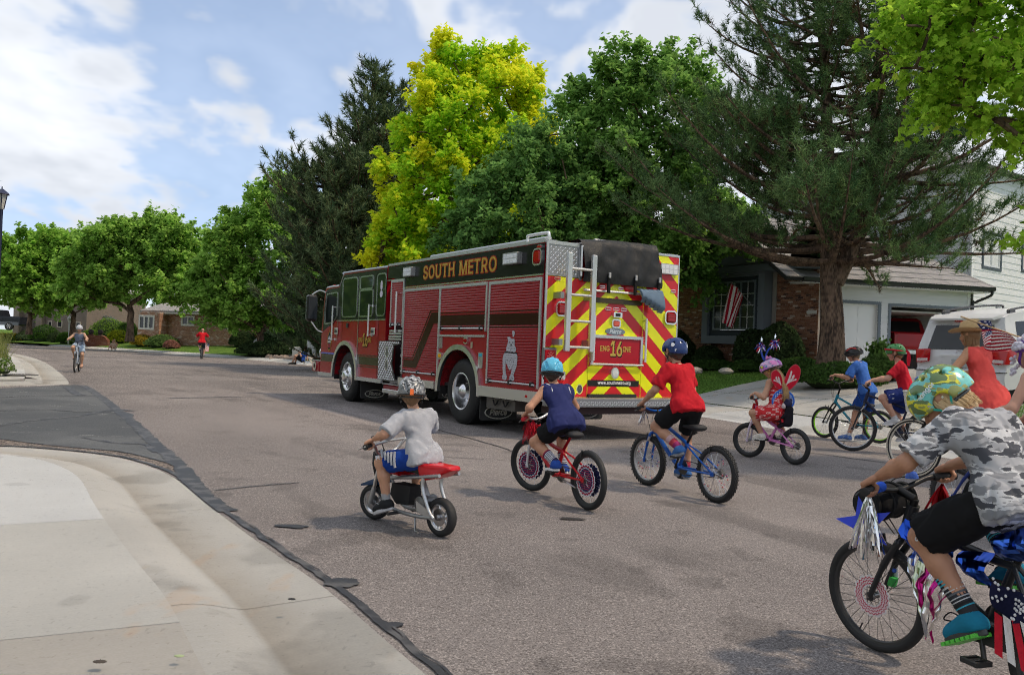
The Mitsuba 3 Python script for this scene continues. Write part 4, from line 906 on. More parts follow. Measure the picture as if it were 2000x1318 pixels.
# ---- lettering as flat shapes
def text_poly(s,h,bold=True,shear=0.):
 m=text_mesh(s,h,.01,bold);v,f=VF(m);top=np.all(v[f][:,:,2]>.005,axis=1)
 P=shapely.union_all([Polygon(v[t][:,:2])for t in f[top]]).buffer(h*.004).simplify(h*.008)
 if shear:P=affinity.affine_transform(P,[1,shear,0,1,0,0])
 return P
def serif_word(s,h,squeeze=.82,gap=.10):
 x,out=0.,[]
 for ch in s:
  if ch==' ':x+=h*.42;continue
  g=text_poly(ch,h);g=affinity.scale(g,squeeze,1,origin=(0,0));a,b,c,d=g.bounds
  if ch not in 'SOC6':
   add=[]
   for y0,y1 in((b+h*.01,b+h*.03),(d-h*.03,d-h*.01)):
    st=g.intersection(sbox(a-1,y0,c+1,y1))
    for q in getattr(st,'geoms',[st]):
     if q.is_empty or(q.bounds[2]-q.bounds[0])>.42*h:continue
     qa,_,qc,_=q.bounds;add.append(sb(qa-h*.055,qc+h*.055,*((b,b+h*.075)if y0<b+h*.2 else(d-h*.075,d))))
   g=shapely.union_all([g]+add)
  else:
   pass
  a,b,c,d=g.bounds;out.append(affinity.translate(g,x-a,0));x+=c-a+h*gap
 return shapely.union_all(out)
def fit(P,x0,x1,y0,y1):
 a,b,c,d=P.bounds;return affinity.affine_transform(P,[(x1-x0)/(c-a),0,0,(y1-y0)/(d-b),x0-a*(x1-x0)/(c-a),y0-b*(y1-y0)/(d-b)])
def oval(cx,cy,rx,ry,n=48):t=np.linspace(0,2*PI,n+1)[:-1];return Polygon(np.stack([cx+rx*np.cos(t),cy+ry*np.sin(t)],1))
def rrect(x0,x1,y0,y1,r):r=min(r,.49*abs(x1-x0),.49*abs(y1-y0));return sb(x0+r,x1-r,y0+r,y1-r).buffer(r,6)
# ---- the fire engine (x forward from the tail, y left, z up)
RED,CHR,GOLD,YEL,SRED=(.29,.006,.013),(.80,.80,.81),(.62,.36,.05),(.78,.80,.02),(.58,.022,.03)
ALU=(.66,.67,.68);BLK=(.010,.010,.011);W_=2.5
TM=np.eye(4);ty=.5515;TM[:3,0]=[-math.sin(ty),math.cos(ty),0];TM[:3,1]=[-math.cos(ty),-math.sin(ty),0];TM[:3,3]=np.r_[.437,12.064,0]+np.array([math.cos(ty),math.sin(ty),0])*W_/2
FE=thing('fire_engine','large red and black fire engine with yellow and red chevron tail','fire engine')
ML_=TM@np.array([[1,0,0,0],[0,0,1,W_/2],[0,1,0,0],[0,0,0,1.]])
MRt=TM@np.array([[1,0,0,0],[0,0,-1,-W_/2],[0,1,0,0],[0,0,0,1.]])
MB_=TM@np.array([[0,0,-1,0],[-1,0,0,W_/2],[0,1,0,0],[0,0,0,1.]])
def fe(name,m,mat,col=None,parent=None,smooth=30,**k):return part(parent or FE,name,m,mat,col,TM,smooth,**k)
def sd(name,P,t,mat,col,off=0.,parent=None,both=True,**k):
 """a flat piece on the left flank (and its twin on the right)"""
 if P.is_empty:return None
 r=part(parent or FE,name,extrude(P,t,off),mat,col,ML_,smooth=20,**k)
 if both:part(parent if parent and parent!=FE else FE,name,extrude(P,t,off),mat,col,MRt,smooth=20)
 return r
def rr(name,P,t,mat,col,off=0.,parent=None,**k):return part(parent or FE,name,extrude(P,t,off),mat,col,MB_,smooth=20,**k)
def outline(P,w):return P.buffer(w,join_style=2).difference(P)
FU,RU=7.72,2.47
arch=lambda u,r:Point(u,.54).buffer(r,24).union(sb(u-r,u+r,-.2,.54))
side_poly=sb(.04,4.72,.60,2.82).difference(arch(RU,.70))
cab_poly=Polygon([(5.6,.56),(9.36,.56),(9.36,1.55),(9.22,2.46),(9.1,2.52),(8.25,2.53),(8.05,2.76),(7.95,2.80),(5.6,2.80)]).difference(arch(FU,.70))
def solid(P,w0,w1,b=.0):v,f=extrude(P,w1-w0,w0);return np.column_stack([v[:,0],v[:,2],v[:,1]]),f[:,::-1]
fe('body',solid(side_poly,-W_/2,W_/2),'m_paint',RED,smooth=20)
fe('cab',solid(cab_poly,-W_/2+.004,W_/2-.004),'m_paint',RED,smooth=20)
fe('pump_bay',box(4.72,5.6,-1.15,1.02,.62,2.75),'m_plastic',(.03,.03,.032),smooth=False)
fe('chassis',cat(box(-.05,9.3,-.45,.45,.48,.66),box(.3,9.2,-1.15,1.15,.60,.66)),'m_matte',(.02,.02,.021),smooth=False)
fe('axle',cat(lathe([(0,-1.0),(.09,-1.0),(.09,1.0),(0,1.0)],12,c=(RU,0,.54)),lathe([(0,-1.0),(.07,-1.0),(.07,1.0),(0,1.0)],12,c=(FU,0,.54)),lathe([(0,-.22),(.25,-.2),(.25,.2),(0,.22)],16,c=(RU,0,.54))),'m_matte',(.02,.02,.02))
up=Polygon([(.03,2.36),(4.76,2.37),(4.76,2.53),(5.56,2.56),(5.56,2.79),(.03,2.79)])
sd('upper_panel',up,.006,'m_paint',BLK)
sd('trim_strip',sb(.05,4.75,2.335,2.358),.012,'m_metal',CHR)
sd('trim_strip',sb(4.78,5.56,2.515,2.53),.012,'m_metal',CHR,both=False)
cab_black=Polygon([(5.62,1.765),(8.36,1.775),(8.50,1.75),(8.62,1.66),(8.95,1.62),(9.24,1.52),(9.25,1.9),(9.14,2.44),(9.05,2.49),(8.25,2.50),(8.05,2.73),(7.95,2.77),(5.62,2.77)])
sd('cab_upper_panel',cab_black,.005,'m_paint',BLK)
sd('trim_strip',sb(5.62,8.34,1.745,1.768),.012,'m_metal',CHR,both=False)
def wingroup(P,name='window'):
 w=sd(name,P,.006,'m_glass',(.012,.018,.016),.006,both=False)
 part(w,'frame',extrude(P.buffer(.028,6).difference(P.buffer(.002)),.014,.006),'m_metal',(.62,.63,.64),ML_)
 return w
wingroup(rrect(7.16,8.0,1.85,2.66,.09));wingroup(rrect(6.31,6.97,2.42,2.65,.05));wingroup(rrect(6.30,6.98,1.85,2.36,.04));w3=wingroup(rrect(5.64,6.06,1.85,2.66,.09))
wingroup(Polygon([(8.36,1.86),(8.55,1.74),(9.10,1.70),(9.10,1.95),(9.02,2.36),(8.36,2.38)]).buffer(-.03).buffer(.03))
part(w3,'sticker',extrude(oval(5.85,2.44,.055,.10).union(oval(5.85,2.27,.07,.07)),.002,.013),'m_matte',(.55,.52,.60),ML_)
sd('door_seam',shapely.union_all([sb(7.035,7.06,.56,2.68),sb(8.30,8.312,1.3,1.74)]),.004,'m_metal',(.5,.5,.5),.006,both=False)
sd('door_seam',shapely.union_all([sb(5.95,5.958,.58,1.74),sb(8.0,8.006,1.36,1.74)]),.002,'m_matte',(.05,.003,.005),.0,both=False)
for u,z0,z1 in((8.41,1.31,2.09),(6.28,1.42,2.07),(4.93,1.5,2.28)):
 h=fe('grab_rail',tube([(u,W_/2+.09,z0),(u,W_/2+.09,z1)],.019,10),'m_satin',(.85,.85,.85))
 for z in(z0+.03,z1-.03):fe('bracket',cat(tube([(u,W_/2,z),(u,W_/2+.09,z)],.014,8),box(u-.035,u+.035,W_/2,W_/2+.012,z-.03,z+.03)),'m_metal',CHR,parent=h)
for u in(8.32,6.2):
 h=fe('door_handle',box(u-.1,u+.1,W_/2,W_/2+.03,1.45,1.60,.012),'m_metal',CHR);fe('grip',box(u-.075,u+.075,W_/2+.022,W_/2+.036,1.49,1.55,.008),'m_plastic',(.03,.03,.03),parent=h)
sd('door_lock',rrect(7.62,7.72,1.60,1.70,.01),.02,'m_plastic',(.02,.02,.02),both=False)
L_all=fit(affinity.scale(serif_word('SOUTH METRO',1.0),-1,1,origin=(0,0)),1.36,3.96,2.462,2.705)
for L_,wd in((L_all.intersection(sb(2.70,5,2,3)),'SOUTH'),(L_all.intersection(sb(0,2.70,2,3)),'METRO')):
 lt=sd('lettering',L_,.003,'m_satin',GOLD,.010,both=False,label='gold serif word %s with red outline'%wd)
 part(lt,'outline',extrude(L_.buffer(.013),.002,.0075),'m_paint',(.38,.02,.02),ML_)
 part(lt,'highlight',extrude(L_.buffer(-.016),.0015,.0132),'m_satin',(.80,.52,.12),ML_)
def num16(put_,cx,cz,s,flip):
 sc=lambda P:affinity.scale(P,-1 if flip else 1,1,origin=(0,0))
 n=sc(serif_word('16',s,.72,.06));a,b,c,d=n.bounds;n=affinity.translate(n,cx-(a+c)/2,cz-(b+d)/2)
 e=sc(affinity.scale(text_poly('ENG',s*.36),.85,1,origin=(0,0)));i=sc(affinity.scale(text_poly('INE',s*.36),.85,1,origin=(0,0)));k=-1 if flip else 1
 a,b,c,d=e.bounds;w=(c-a)/2;e=affinity.translate(e,cx-k*(s*.60+w)-(a+c)/2,cz-(b+d)/2)
 a,b,c,d=i.bounds;w=(c-a)/2;i=affinity.translate(i,cx+k*(s*.60+w)-(a+c)/2,cz-(b+d)/2)
 return n,shapely.union_all([e,i])
n,e=num16(None,6.62,1.345,.25,True)
q=sd('unit_number',n,.003,'m_satin',(.72,.45,.08),.004,both=False,label='gold unit number 16 with the word ENGINE');part(q,'shadow',extrude(affinity.translate(n,-.012,-.01).buffer(.006),.002,.001),'m_matte',BLK,ML_);part(q,'word',extrude(e,.003,.004),'m_satin',(.72,.45,.08),ML_)
E_=Polygon([(8.78,1.55),(8.70,1.46),(8.645,1.40),(8.66,1.2),(8.70,1.12),(8.78,1.06),(8.86,1.12),(8.90,1.2),(8.915,1.40),(8.86,1.46)])
q=sd('emblem',E_,.002,'m_satin',GOLD,.002,both=False,label='pointed gold and black shield emblem on the front door')
part(q,'field',extrude(E_.buffer(-.022),.002,.0042),'m_matte',(.015,.02,.02),ML_);part(q,'mountain',extrude(Polygon([(8.88,1.33),(8.68,1.33),(8.74,1.40),(8.77,1.38),(8.80,1.42)]),.002,.0064),'m_matte',(.5,.52,.55),ML_)
part(q,'banner',extrude(sb(8.68,8.88,1.26,1.30),.002,.0064),'m_matte',(.6,.58,.5),ML_);part(q,'band',extrude(sb(8.70,8.86,1.15,1.235),.002,.0064),'m_matte',(.30,.04,.05),ML_)
cl=cab_poly.intersection(sb(5.62,9.36,.56,1.75))
for P,c in((cl.intersection(sb(5.6,9.3,.83,1.0)),(.035,.028,.012)),(cl.intersection(sb(5.6,7.1,1.015,1.035)),(.05,.02,.015)),(cl.intersection(sb(5.6,7.1,.785,.805)),(.05,.02,.015)),(cl.intersection(sb(8.4,9.3,1.005,1.035)),(.10,.14,.55))):
 for g in getattr(P,'geoms',[P]):sd('stripe',g,.002,'m_paint',c,.001,both=False)
for u,r0 in((FU,.70),(RU,.70)):
 ring_=arch(u,r0+.075).difference(arch(u,r0-.012)).intersection(sb(u-1.2,u+1.2,.5,2))
 sd('wheel_arch',ring_,.055,'m_metal',(.70,.71,.72),-.01)
 fe('wheel_well',cat(*[solid(arch(u,r0+.02).difference(arch(u,r0)).intersection(sb(u-1,u+1,.45,2)),s*W_/2-(.75 if s>0 else-.02),s*W_/2+(-.02 if s>0 else .75))for s in(1,-1)]),'m_matte',(.015,.015,.015),smooth=40)
def shutter(u0,u1,z0,z1,bar=True):
 n=max(4,int((z1-z0)/.042));rows=[]
 for i in range(n):
  a=z0+(z1-z0)*i/n;b=z0+(z1-z0)*(i+1)/n;h=b-a;rows+=[(a,.0),(a+h*.12,.008),(a+h*.5,.0105),(a+h*.88,.008)]
 rows.append((z1,0.));rows=np.array(rows);v=np.concatenate([np.column_stack([np.full(len(rows),u),rows])for u in(u0,u1)]);m=len(rows)
 f=np.array([[i,i+1,m+i+1,m+i]for i in range(m-1)])[:,::-1]
 r=part(FE,'roller_shutter',(v,f),'m_paint',(.27,.007,.014),ML_@T_(0,0,.004),smooth=50)
 fr=sb(u0-.045,u1+.045,z0-.02,z1+.05).difference(sb(u0,u1,z0-.1,z1));part(r,'frame',extrude(fr,.022,.0),'m_satin',ALU,ML_,smooth=20)
 if bar:
  part(r,'lift_bar',tube([(u0+.02,z0+.03,.045),(u1-.02,z0+.03,.045)],.014,8),'m_satin',ALU,ML_)
  for k in np.linspace(u0+.1,u1-.1,3):part(r,'bar_clip',box(k-.03,k+.03,z0,z0+.07,.0,.06,.008),'m_plastic',BLK,ML_)
 return r
def T_(x,y,z):M=np.eye(4);M[:3,3]=[x,y,z];return M
s1=shutter(3.27,4.70,.75,2.27);s2=shutter(1.64,3.20,1.55,2.265);s3=shutter(.10,1.50,.74,2.26);s4=shutter(4.80,5.32,1.62,2.47)
for sh,Ps in((s1,[Polygon([(3.27,1.86),(3.55,1.86),(4.25,1.0),(4.66,1.0),(4.66,.86),(4.10,.86),(3.45,1.66),(3.27,1.66)]),Polygon([(3.27,1.90),(3.60,1.90),(4.29,1.04),(4.66,1.04),(4.66,1.02),(4.27,1.02),(3.57,1.88),(3.27,1.88)])]),(s2,[sb(1.64,3.2,1.63,1.80),sb(1.64,3.2,1.83,1.85),sb(1.64,3.2,1.59,1.61)]),(s3,[sb(.1,1.5,1.63,1.80),sb(.1,1.5,1.83,1.85),sb(.1,1.5,1.59,1.61)])):
 for P in Ps:part(sh,'stripe',extrude(P,.0015,.0135),'m_paint',(.035,.008,.008),ML_)
def dg(pts):return Polygon([(.845-(x-480)*.00182,.80+(705-y)*.00128)for x,y in pts])
dog=shapely.union_all([dg(catmull(np.array(p,float),6,True))for p in([(440,250),(430,200),(460,195),(490,215),(540,225),(545,290),(570,330),(560,370),(500,380),(430,370),(415,340)],[(390,390),(440,375),(540,375),(588,400),(590,470),(560,500),(500,575),(470,575),(430,510),(385,495),(370,440)],[(370,440),(410,430),(415,560),(425,640),(385,640),(370,540)],[(550,430),(592,440),(585,540),(540,640),(505,640),(520,550)],[(378,640),(430,635),(438,695),(375,695)],[(495,640),(545,635),(556,700),(490,700)],[(500,140),(520,122),(542,150),(520,200)])])
dq=part(s3,'dog_picture',extrude(dog,.0015,.0155),'m_matte',(.42,.42,.45),ML_,label='grey bulldog figure drawn in a brick pattern')
ln_=shapely.union_all([sb(.4,1.3,z,z+.003)for z in np.arange(.80,1.55,.034)]+[LineString([dg([(x,y)]*3).exterior.coords[0]for x,y in pp]).buffer(.0022)for pp in([(450,270),(470,260)],[(510,270),(530,262)],[(440,330),(480,320),(490,350),(510,320),(560,330)],[(430,470),(470,480),(520,450)],[(470,575),(475,545)],[(415,440),(418,560)],[(548,440),(530,560)],[(395,690),(398,660)],[(415,690),(415,662)],[(512,695),(514,662)],[(533,695),(533,662)])]).intersection(dog)
ln_=ln_.union(oval(*dg([(492,290)]*3).exterior.coords[0],.022,.016)).union(oval(*dg([(474,262)]*3).exterior.coords[0],.009,.012)).union(oval(*dg([(512,262)]*3).exterior.coords[0],.009,.012))
part(dq,'line',extrude(ln_,.001,.0172),'m_matte',(.05,.05,.055),ML_);part(dq,'collar',extrude(dg([(395,365),(590,375),(590,392),(395,385)]),.001,.0172),'m_matte',(.02,.015,.015),ML_)
sd('rub_rail',sb(3.29,4.80,.53,.66),.05,'m_satin',(.75,.74,.70));sd('rub_rail',sb(.04,1.70,.52,.68),.05,'m_satin',(.75,.74,.70))
sd('rub_rail',sb(5.62,6.92,.50,.575),.05,'m_satin',ALU);sd('rub_rail',sb(8.5,9.36,.50,.575),.05,'m_satin',ALU)
sd('rail',sb(1.64,3.28,1.44,1.475),.02,'m_satin',ALU,.0,both=False)
for nm,P,c,t in(('filler_cap',rrect(3.10,3.22,1.24,1.43,.01),(.45,.40,.38),.012),('filler_cap',rrect(1.68,1.82,.95,1.20,.01),(.50,.50,.46),.012)):sd(nm,P,t,'m_satin',c,both=False)
sd('label_plate',sb(1.70,1.80,1.13,1.18),.002,'m_matte',(.05,.35,.45),.0125,both=False);sd('latch',rrect(2.03,2.08,1.26,1.36,.01),.015,'m_matte',(.35,.3,.2),both=False)
def lamp(u,z,w,h,col,bez=CHR,dep=.05,parent=None,Mx=None,rim=.018):
 Mx=ML_ if Mx is None else Mx;P=rrect(u-w/2,u+w/2,z-h/2,z+h/2,min(w,h)*.28);q=part(parent or FE,'lamp',extrude(P.buffer(rim).difference(P.buffer(-.004)),dep*.7,0),'m_metal',bez,Mx,smooth=30)
 part(q,'lens',m3.Manifold.hull_points(np.vstack([np.column_stack([np.array(P.exterior.coords),np.zeros(len(P.exterior.coords))]),np.column_stack([np.array(P.buffer(-min(w,h)*.16).exterior.coords),np.full(len(P.buffer(-min(w,h)*.16).exterior.coords),dep)])])),'m_glass',col,Mx,smooth=40)
 return q
lamp(.19,2.60,.20,.21,(.34,.006,.008));lamp(.13,2.74,.10,.04,(.4,.01,.01),rim=.004);lamp(2.23,1.38,.10,.07,(.34,.006,.008));lamp(3.13,1.11,.09,.08,(.75,.36,.02));lamp(3.9,.60,.06,.05,(.45,.04,.02),rim=.003,dep=.06);lamp(.3,.60,.06,.05,(.45,.01,.01),rim=.003,dep=.06)
for u,z,w in((4.50,2.63,.36),(.84,2.62,.42)):
 q=sd('scene_light',rrect(u-w/2,u+w/2,z-.085,z+.085,.01),.09,'m_satin',(.5,.5,.5),both=False)
 for k in range(2):
  for j in range(4):part(q,'led_lens',box(u-w/2+.02+j*(w-.04)/4,u-w/2+.012+(j+1)*(w-.04)/4,z-.07+k*.072,z-.008+k*.072,.089,.094),'m_glass',(.75,.77,.80),ML_)
pp_=Polygon([(4.72,.56),(5.86,.56),(5.86,1.33),(5.5,1.34),(4.9,1.34),(4.72,1.25)]).difference(Polygon([(4.74,.60),(5.02,.60),(5.2,.9),(5.12,1.25),(4.74,1.3)]))
pq=sd('pump_panel',pp_,.02,'m_satin',(.16,.16,.165),.0,both=False)
def diamonds(P,pitch,a,b,h,z0):
 x0,y0,x1,y1=P.bounds;out=[];P=P.buffer(-a*.8)
 for i,x in enumerate(np.arange(x0,x1,pitch)):
  for j,y in enumerate(np.arange(y0,y1,pitch)):
   if not P.contains(Point(x,y)):continue
   c,s_=(.707,.707)if(i+j)%2 else(.707,-.707);u_,v_=np.array([c,s_]),np.array([-s_,c]);o=np.array([x,y])
   q=[np.r_[o+u_*a,z0],np.r_[o+v_*b,z0],np.r_[o-u_*a,z0],np.r_[o-v_*b,z0],np.r_[o+u_*a*.5,z0+h],np.r_[o-u_*a*.5,z0+h]]
   out.append((np.array(q),np.array([[0,1,4],[1,5,4],[1,2,5],[2,3,5],[3,4,5],[3,0,4]])))
 return cat(*out)
part(pq,'raised_diamond',diamonds(pp_,.044,.028,.0085,.006,.02),'m_metal',(.88,.88,.88),ML_,smooth=False,kind='stuff')
for z in(.87,1.12):q=sd('step_hole',oval(5.42,z,.07,.11),.008,'m_metal',(.75,.75,.75),.02,both=False);part(q,'hole',extrude(oval(5.42,z,.045,.085),.003,.0285),'m_matte',(.12,.12,.11),ML_)
for k in range(4):sd('tread_step',sb(4.80,5.38,1.36+k*.052,1.395+k*.052),.012+.01*(3-k)/3,'m_satin',ALU,.0,both=False)
for u,z,r in((4.95,.80,.085),(4.9,1.02,.07),(4.98,1.2,.055)):
 q=fe('valve',lathe([(0,0),(r*.7,0),(r*.7,.07),(r,.075),(r,.13),(r*.6,.15),(0,.15)],18,c=(u,1.02,z)),'m_metal',(.6,.6,.6),smooth=40)
 fe('lug',cat(*[tube([(u+math.cos(a)*r,1.14,z+math.sin(a)*r),(u+math.cos(a)*r*1.5,1.14,z+math.sin(a)*r*1.5)],.014,6)for a in(0,2.1,4.2)]),'m_metal',CHR,parent=q)
for i in range(5):fe('hose_line',tube(catmull([(4.78+.05*i,1.12,.68+.1*i),(4.92,1.19,.78+.09*i),(5.08,1.12,.70+.13*i)],5),.018,7),'m_rubber',[(.03,.03,.03),(.25,.25,.26),(.03,.03,.03),(.3,.28,.25),(.04,.04,.05)][i])
fe('running_step',box(4.62,5.45,.9,1.32,.36,.50,.03),'m_paint',(.17,.01,.02));fe('step_plate',box(4.60,5.47,.88,1.33,.50,.515),'m_plate',None,smooth=False);fe('step_edge',box(4.62,5.45,1.30,1.335,.33,.41,.01),'m_satin',ALU)
for s in(1,-1):
 fe('roof_ledge',box(.02,5.55,s*(W_/2-.10)-.10,s*(W_/2-.10)+.11,2.80,2.845),'m_plate',None,smooth=False)
 fe('roof_rail',box(.35,4.2,s*(W_/2-.28)-.06,s*(W_/2-.28)+.06,2.86,2.94,.02),'m_plate',None,smooth=False)
fe('handle',tube(catmull([(.04,1.19,2.83),(.04,1.19,2.92),(.10,1.19,2.945),(.55,1.19,2.945),(.6,1.19,2.92),(.6,1.19,2.85)],5),.024,8),'m_satin',(.85,.85,.85),smooth=60)
for s in(1,-1):fe('cab_roof_edge',tube(catmull([(5.6,s*1.23,2.80),(7.9,s*1.23,2.81),(8.06,s*1.23,2.77),(8.26,s*1.23,2.54)],5),.028,8),'m_metal',(.45,.47,.55),smooth=60);fe('cab_roof_edge',tube(catmull([(8.3,s*1.23,2.54),(9.08,s*1.22,2.53),(9.20,s*1.2,2.47)],5),.028,8),'m_metal',(.55,.56,.60),smooth=60)
fe('light_bar',box(8.35,8.65,-1.0,1.0,2.55,2.72,.04),'m_glass',(.32,.01,.012));fe('antenna',tube([(7.55,.8,2.8),(7.55,.8,3.05)],.008,5),'m_matte',BLK);fe('clearance_light',box(9.0,9.1,1.0,1.12,2.55,2.6,.015),'m_glass',(.4,.02,.01))
fe('windscreen',([(9.372,-1.1,1.6),(9.372,1.1,1.6),(9.235,1.08,2.42),(9.235,-1.08,2.42)],[[0,1,2,3]]),'m_glass',(.012,.018,.02),smooth=False)
fe('grille',box(9.36,9.40,-.6,.6,.75,1.35,.01),'m_metal',CHR);fe('front_bumper',box(9.45,9.97,-1.24,1.24,.56,.82,.03),'m_paint',RED);fe('bumper_support',box(9.3,9.5,-1.1,1.1,.58,.8),'m_matte',BLK,smooth=False);fe('bumper_deck',box(9.37,9.98,-1.24,1.24,.82,.835),'m_plate',None,smooth=False)
q=fe('siren_speaker',lathe([(.0,0),(.10,0),(.11,.03),(.07,.035),(0,.02)],20,c=(9.72,1.235,.70)),'m_metal',CHR,smooth=40);fe('cone',lathe([(0,.028),(.06,.036),(.0,.05)],16,c=(9.72,1.235,.70)),'m_plastic',(.05,.01,.01),parent=q)
for s in(1,-1):
 q=fe('headlamp',ellipsoid((9.47,s*.98,1.02),(.22,.26,.19)),'m_metal',CHR,smooth=True);fe('lens',ellipsoid((9.55,s*.98,1.02),(.17,.19,.13)),'m_glass',(.6,.62,.64),parent=q,smooth=True);fe('turn_signal',box(9.40,9.48,s*1.14-.05,s*1.14+.05,1.2,1.34,.02),'m_glass',(.8,.28,.02),parent=q)
 q=fe('mirror',box(9.30,9.48,s*1.50-.13,s*1.50+.13,1.74,2.36,.05),'m_plastic',(.012,.012,.012));fe('arm',tube(catmull([(9.2,s*1.24,2.42),(9.3,s*1.36,2.46),(9.38,s*1.5,2.36)],5),.018,7),'m_metal',CHR,parent=q);fe('arm',tube(catmull([(9.3,s*1.25,1.5),(9.34,s*1.36,1.55),(9.38,s*1.5,1.74)],5),.016,7),'m_metal',CHR,parent=q)
 fe('glass',box(9.295,9.305,s*1.50-.10,s*1.50+.10,1.8,2.3),'m_glass',(.03,.035,.04),parent=q)
def truck_wheel(u,s,front):
 y=s*(W_/2-.06);M=TM@T_(u,y,.54)@np.diag([1,s,1,1.])
 tp=[(.30,.0),(.335,.012),(.40,.018),(.46,.012),(.50,-.004),(.525,-.03),(.535,-.06)];
 for k in range(4):tp+=[(.54,-.075-k*.055),(.54,-.108-k*.055),(.525,-.112-k*.055),(.525,-.126-k*.055)]
 tp+=[(.535,-.285),(.50,-.325),(.42,-.335),(.30,-.33)]
 w=part(FE,'wheel',lathe(tp,64),'m_rubber',(.020,.020,.021),M,smooth=28,label=('front' if front else 'rear')+' wheel with bright metal rim')
 part(w,'tread_lug',cat(*[box(-.03,.03,yy-.012,yy+.02,.532,.545)[0:2]if False else(xf(np.array([[math.cos(a),0,math.sin(a),0],[0,1,0,0],[-math.sin(a),0,math.cos(a),0],[0,0,0,1]]),box(-.012,.012,yy-.03,yy+.01,.515,.546)[0]),box(0,1,0,1,0,1)[1])for a in np.arange(0,2*PI,.105)for yy in(-.055,-.275)]),'m_rubber',(.018,.018,.019),M,smooth=False,kind='stuff')
 rim=[(.30,-.33),(.285,-.31),(.27,-.2),(.265,-.06),(.30,.0),(.312,.008),(.30,.012),(.283,.004)]
 if front:
  part(w,'rim',lathe(rim+[(.27,-.02),(.255,-.035),(.20,-.01),(.17,.03),(.14,.035),(.14,.05),(.11,.09),(.08,.10),(0,.105)],40),'m_metal',(.82,.82,.83),M,smooth=35)
  part(w,'hand_hole',cat(*[lathe([(0,0),(.028,0),(.028,.004),(0,.004)],12,c=(.228*math.cos(a),-.022,.228*math.sin(a)))for a in np.arange(10)*2*PI/10]),'m_matte',(.03,.03,.03),M,kind='stuff')
  part(w,'lug_nut',cat(*[lathe([(.0,.0),(.021,0),(.019,.05),(0,.055)],6,c=(.168*math.cos(a),.03,.168*math.sin(a)))for a in np.arange(10)*2*PI/10]),'m_metal',CHR,M,kind='stuff')
 else:
  part(w,'rim',lathe(rim+[(.27,-.05),(.26,-.17),(.24,-.20),(.17,-.21),(.15,-.20),(.14,-.14),(.12,-.11),(.12,-.02),(.10,.0),(.06,.03),(0,.04)],40),'m_metal',(.80,.80,.81),M,smooth=35)
  part(w,'lug_nut',cat(*[lathe([(.0,.0),(.02,0),(.018,.04),(0,.045)],6,c=(.195*math.cos(a),-.205,.195*math.sin(a)))for a in np.arange(10)*2*PI/10]),'m_metal',CHR,M,kind='stuff')
  part(w,'inner_tyre',lathe([(x,y-.37)for x,y in tp],48),'m_rubber',(.018,.018,.018),M,smooth=28)
for s in(1,-1):truck_wheel(FU,s,True);truck_wheel(RU,s,False)
def pierce(cx,cz,w):t_=text_poly('Pierce',1.,True,.25);return fit(t_,cx-w,cx+w,cz-w*.30,cz+w*.34)
def mudflap(u0,u1,z0,z1,M,ov):
 P=rrect(u0,u1,z0,z1,.05);q=part(FE,'mud_flap',extrude(P,.02,0),'m_rubber',(.035,.035,.035),M,smooth=20);cx,cz,w=ov;c=(.50,.48,.42)
 part(q,'badge',extrude(oval(cx,cz,w,w*.42).difference(oval(cx,cz,w*.92,w*.36)),.003,.02),'m_matte',c,M);lt_=pierce(0,0,w*.62);lt_=affinity.scale(lt_,-1,1,origin=(0,0))if M is not MB_ and M is not MFlap else lt_
 part(q,'lettering',extrude(affinity.translate(lt_,cx,cz),.003,.02),'m_matte',c,M)
MFlap=TM@np.array([[0,0,-1,1.78],[-1,0,0,W_/2],[0,1,0,0],[0,0,0,1.]])
MFlap2=MFlap.copy();MFlap2=TM@np.array([[0,0,-1,6.86],[-1,0,0,W_/2],[0,1,0,0],[0,0,0,1.]])
mudflap(.03,.72,.12,.52,MFlap,(.37,.25,.26));mudflap(1.78,2.47,.12,.52,MFlap,(2.12,.25,.26))
for a,b in((.03,.66),(1.84,2.47)):
 P=rrect(a,b,.12,.50,.04);q=part(FE,'mud_flap',extrude(P,.02,0),'m_rubber',(.035,.035,.035),MFlap2,smooth=20);c=(a+b)/2
 part(q,'badge',extrude(oval(c,.22,.22,.085).difference(oval(c,.22,.20,.07)),.003,.02),'m_matte',(.5,.48,.42),MFlap2);part(q,'lettering',extrude(pierce(c,.22,.13),.003,.02),'m_matte',(.5,.48,.42),MFlap2)
fe('step_box',box(.75,1.6,1.0,1.20,.34,.50),'m_plastic',(.07,.065,.06),smooth=False);fe('bracket',cat(*[tube(catmull([(u,1.225,.48),(u+.08,1.235,.40),(u+.16,1.225,.48)],4),.012,6)for u in(.9,1.2)]),'m_matte',BLK)
# ---- the tail
zc,per_,sl_=2.12,.437,.87
def chev(n,wc=1.28):
 t=zc-n*per_;t2=t-per_*.5;a=1.6;return Polygon([(wc,t),(wc+a,t-sl_*a),(wc+a,t2-sl_*a),(wc,t2),(wc-a,t2-sl_*a),(wc-a,t-sl_*a)])
cols={'left':Polygon([(.03,.96),(.2,.96),(.2,.615),(.792,.615),(.792,1.14),(.785,2.325),(.03,2.325)]).difference(sb(0,.21,.94,1.32)),'centre':sb(.80,1.795,.615,2.325),'right':sb(1.803,2.49,.615,2.325).union(sb(2.05,2.49,2.2,2.80))}
for k,P in cols.items():
 q=rr('rear_panel',P,.012,'m_paint',YEL,0.,label='yellow tail panel with red chevron stripes')
 for n in range(-5,9):
  g=chev(n).intersection(P.buffer(-.002))
  for h_ in getattr(g,'geoms',[g]):
   if h_.geom_type=='Polygon' and h_.area>4e-4:part(q,'chevron_stripe',extrude(h_,.0015,.012),'m_paint',SRED,MB_,smooth=False)
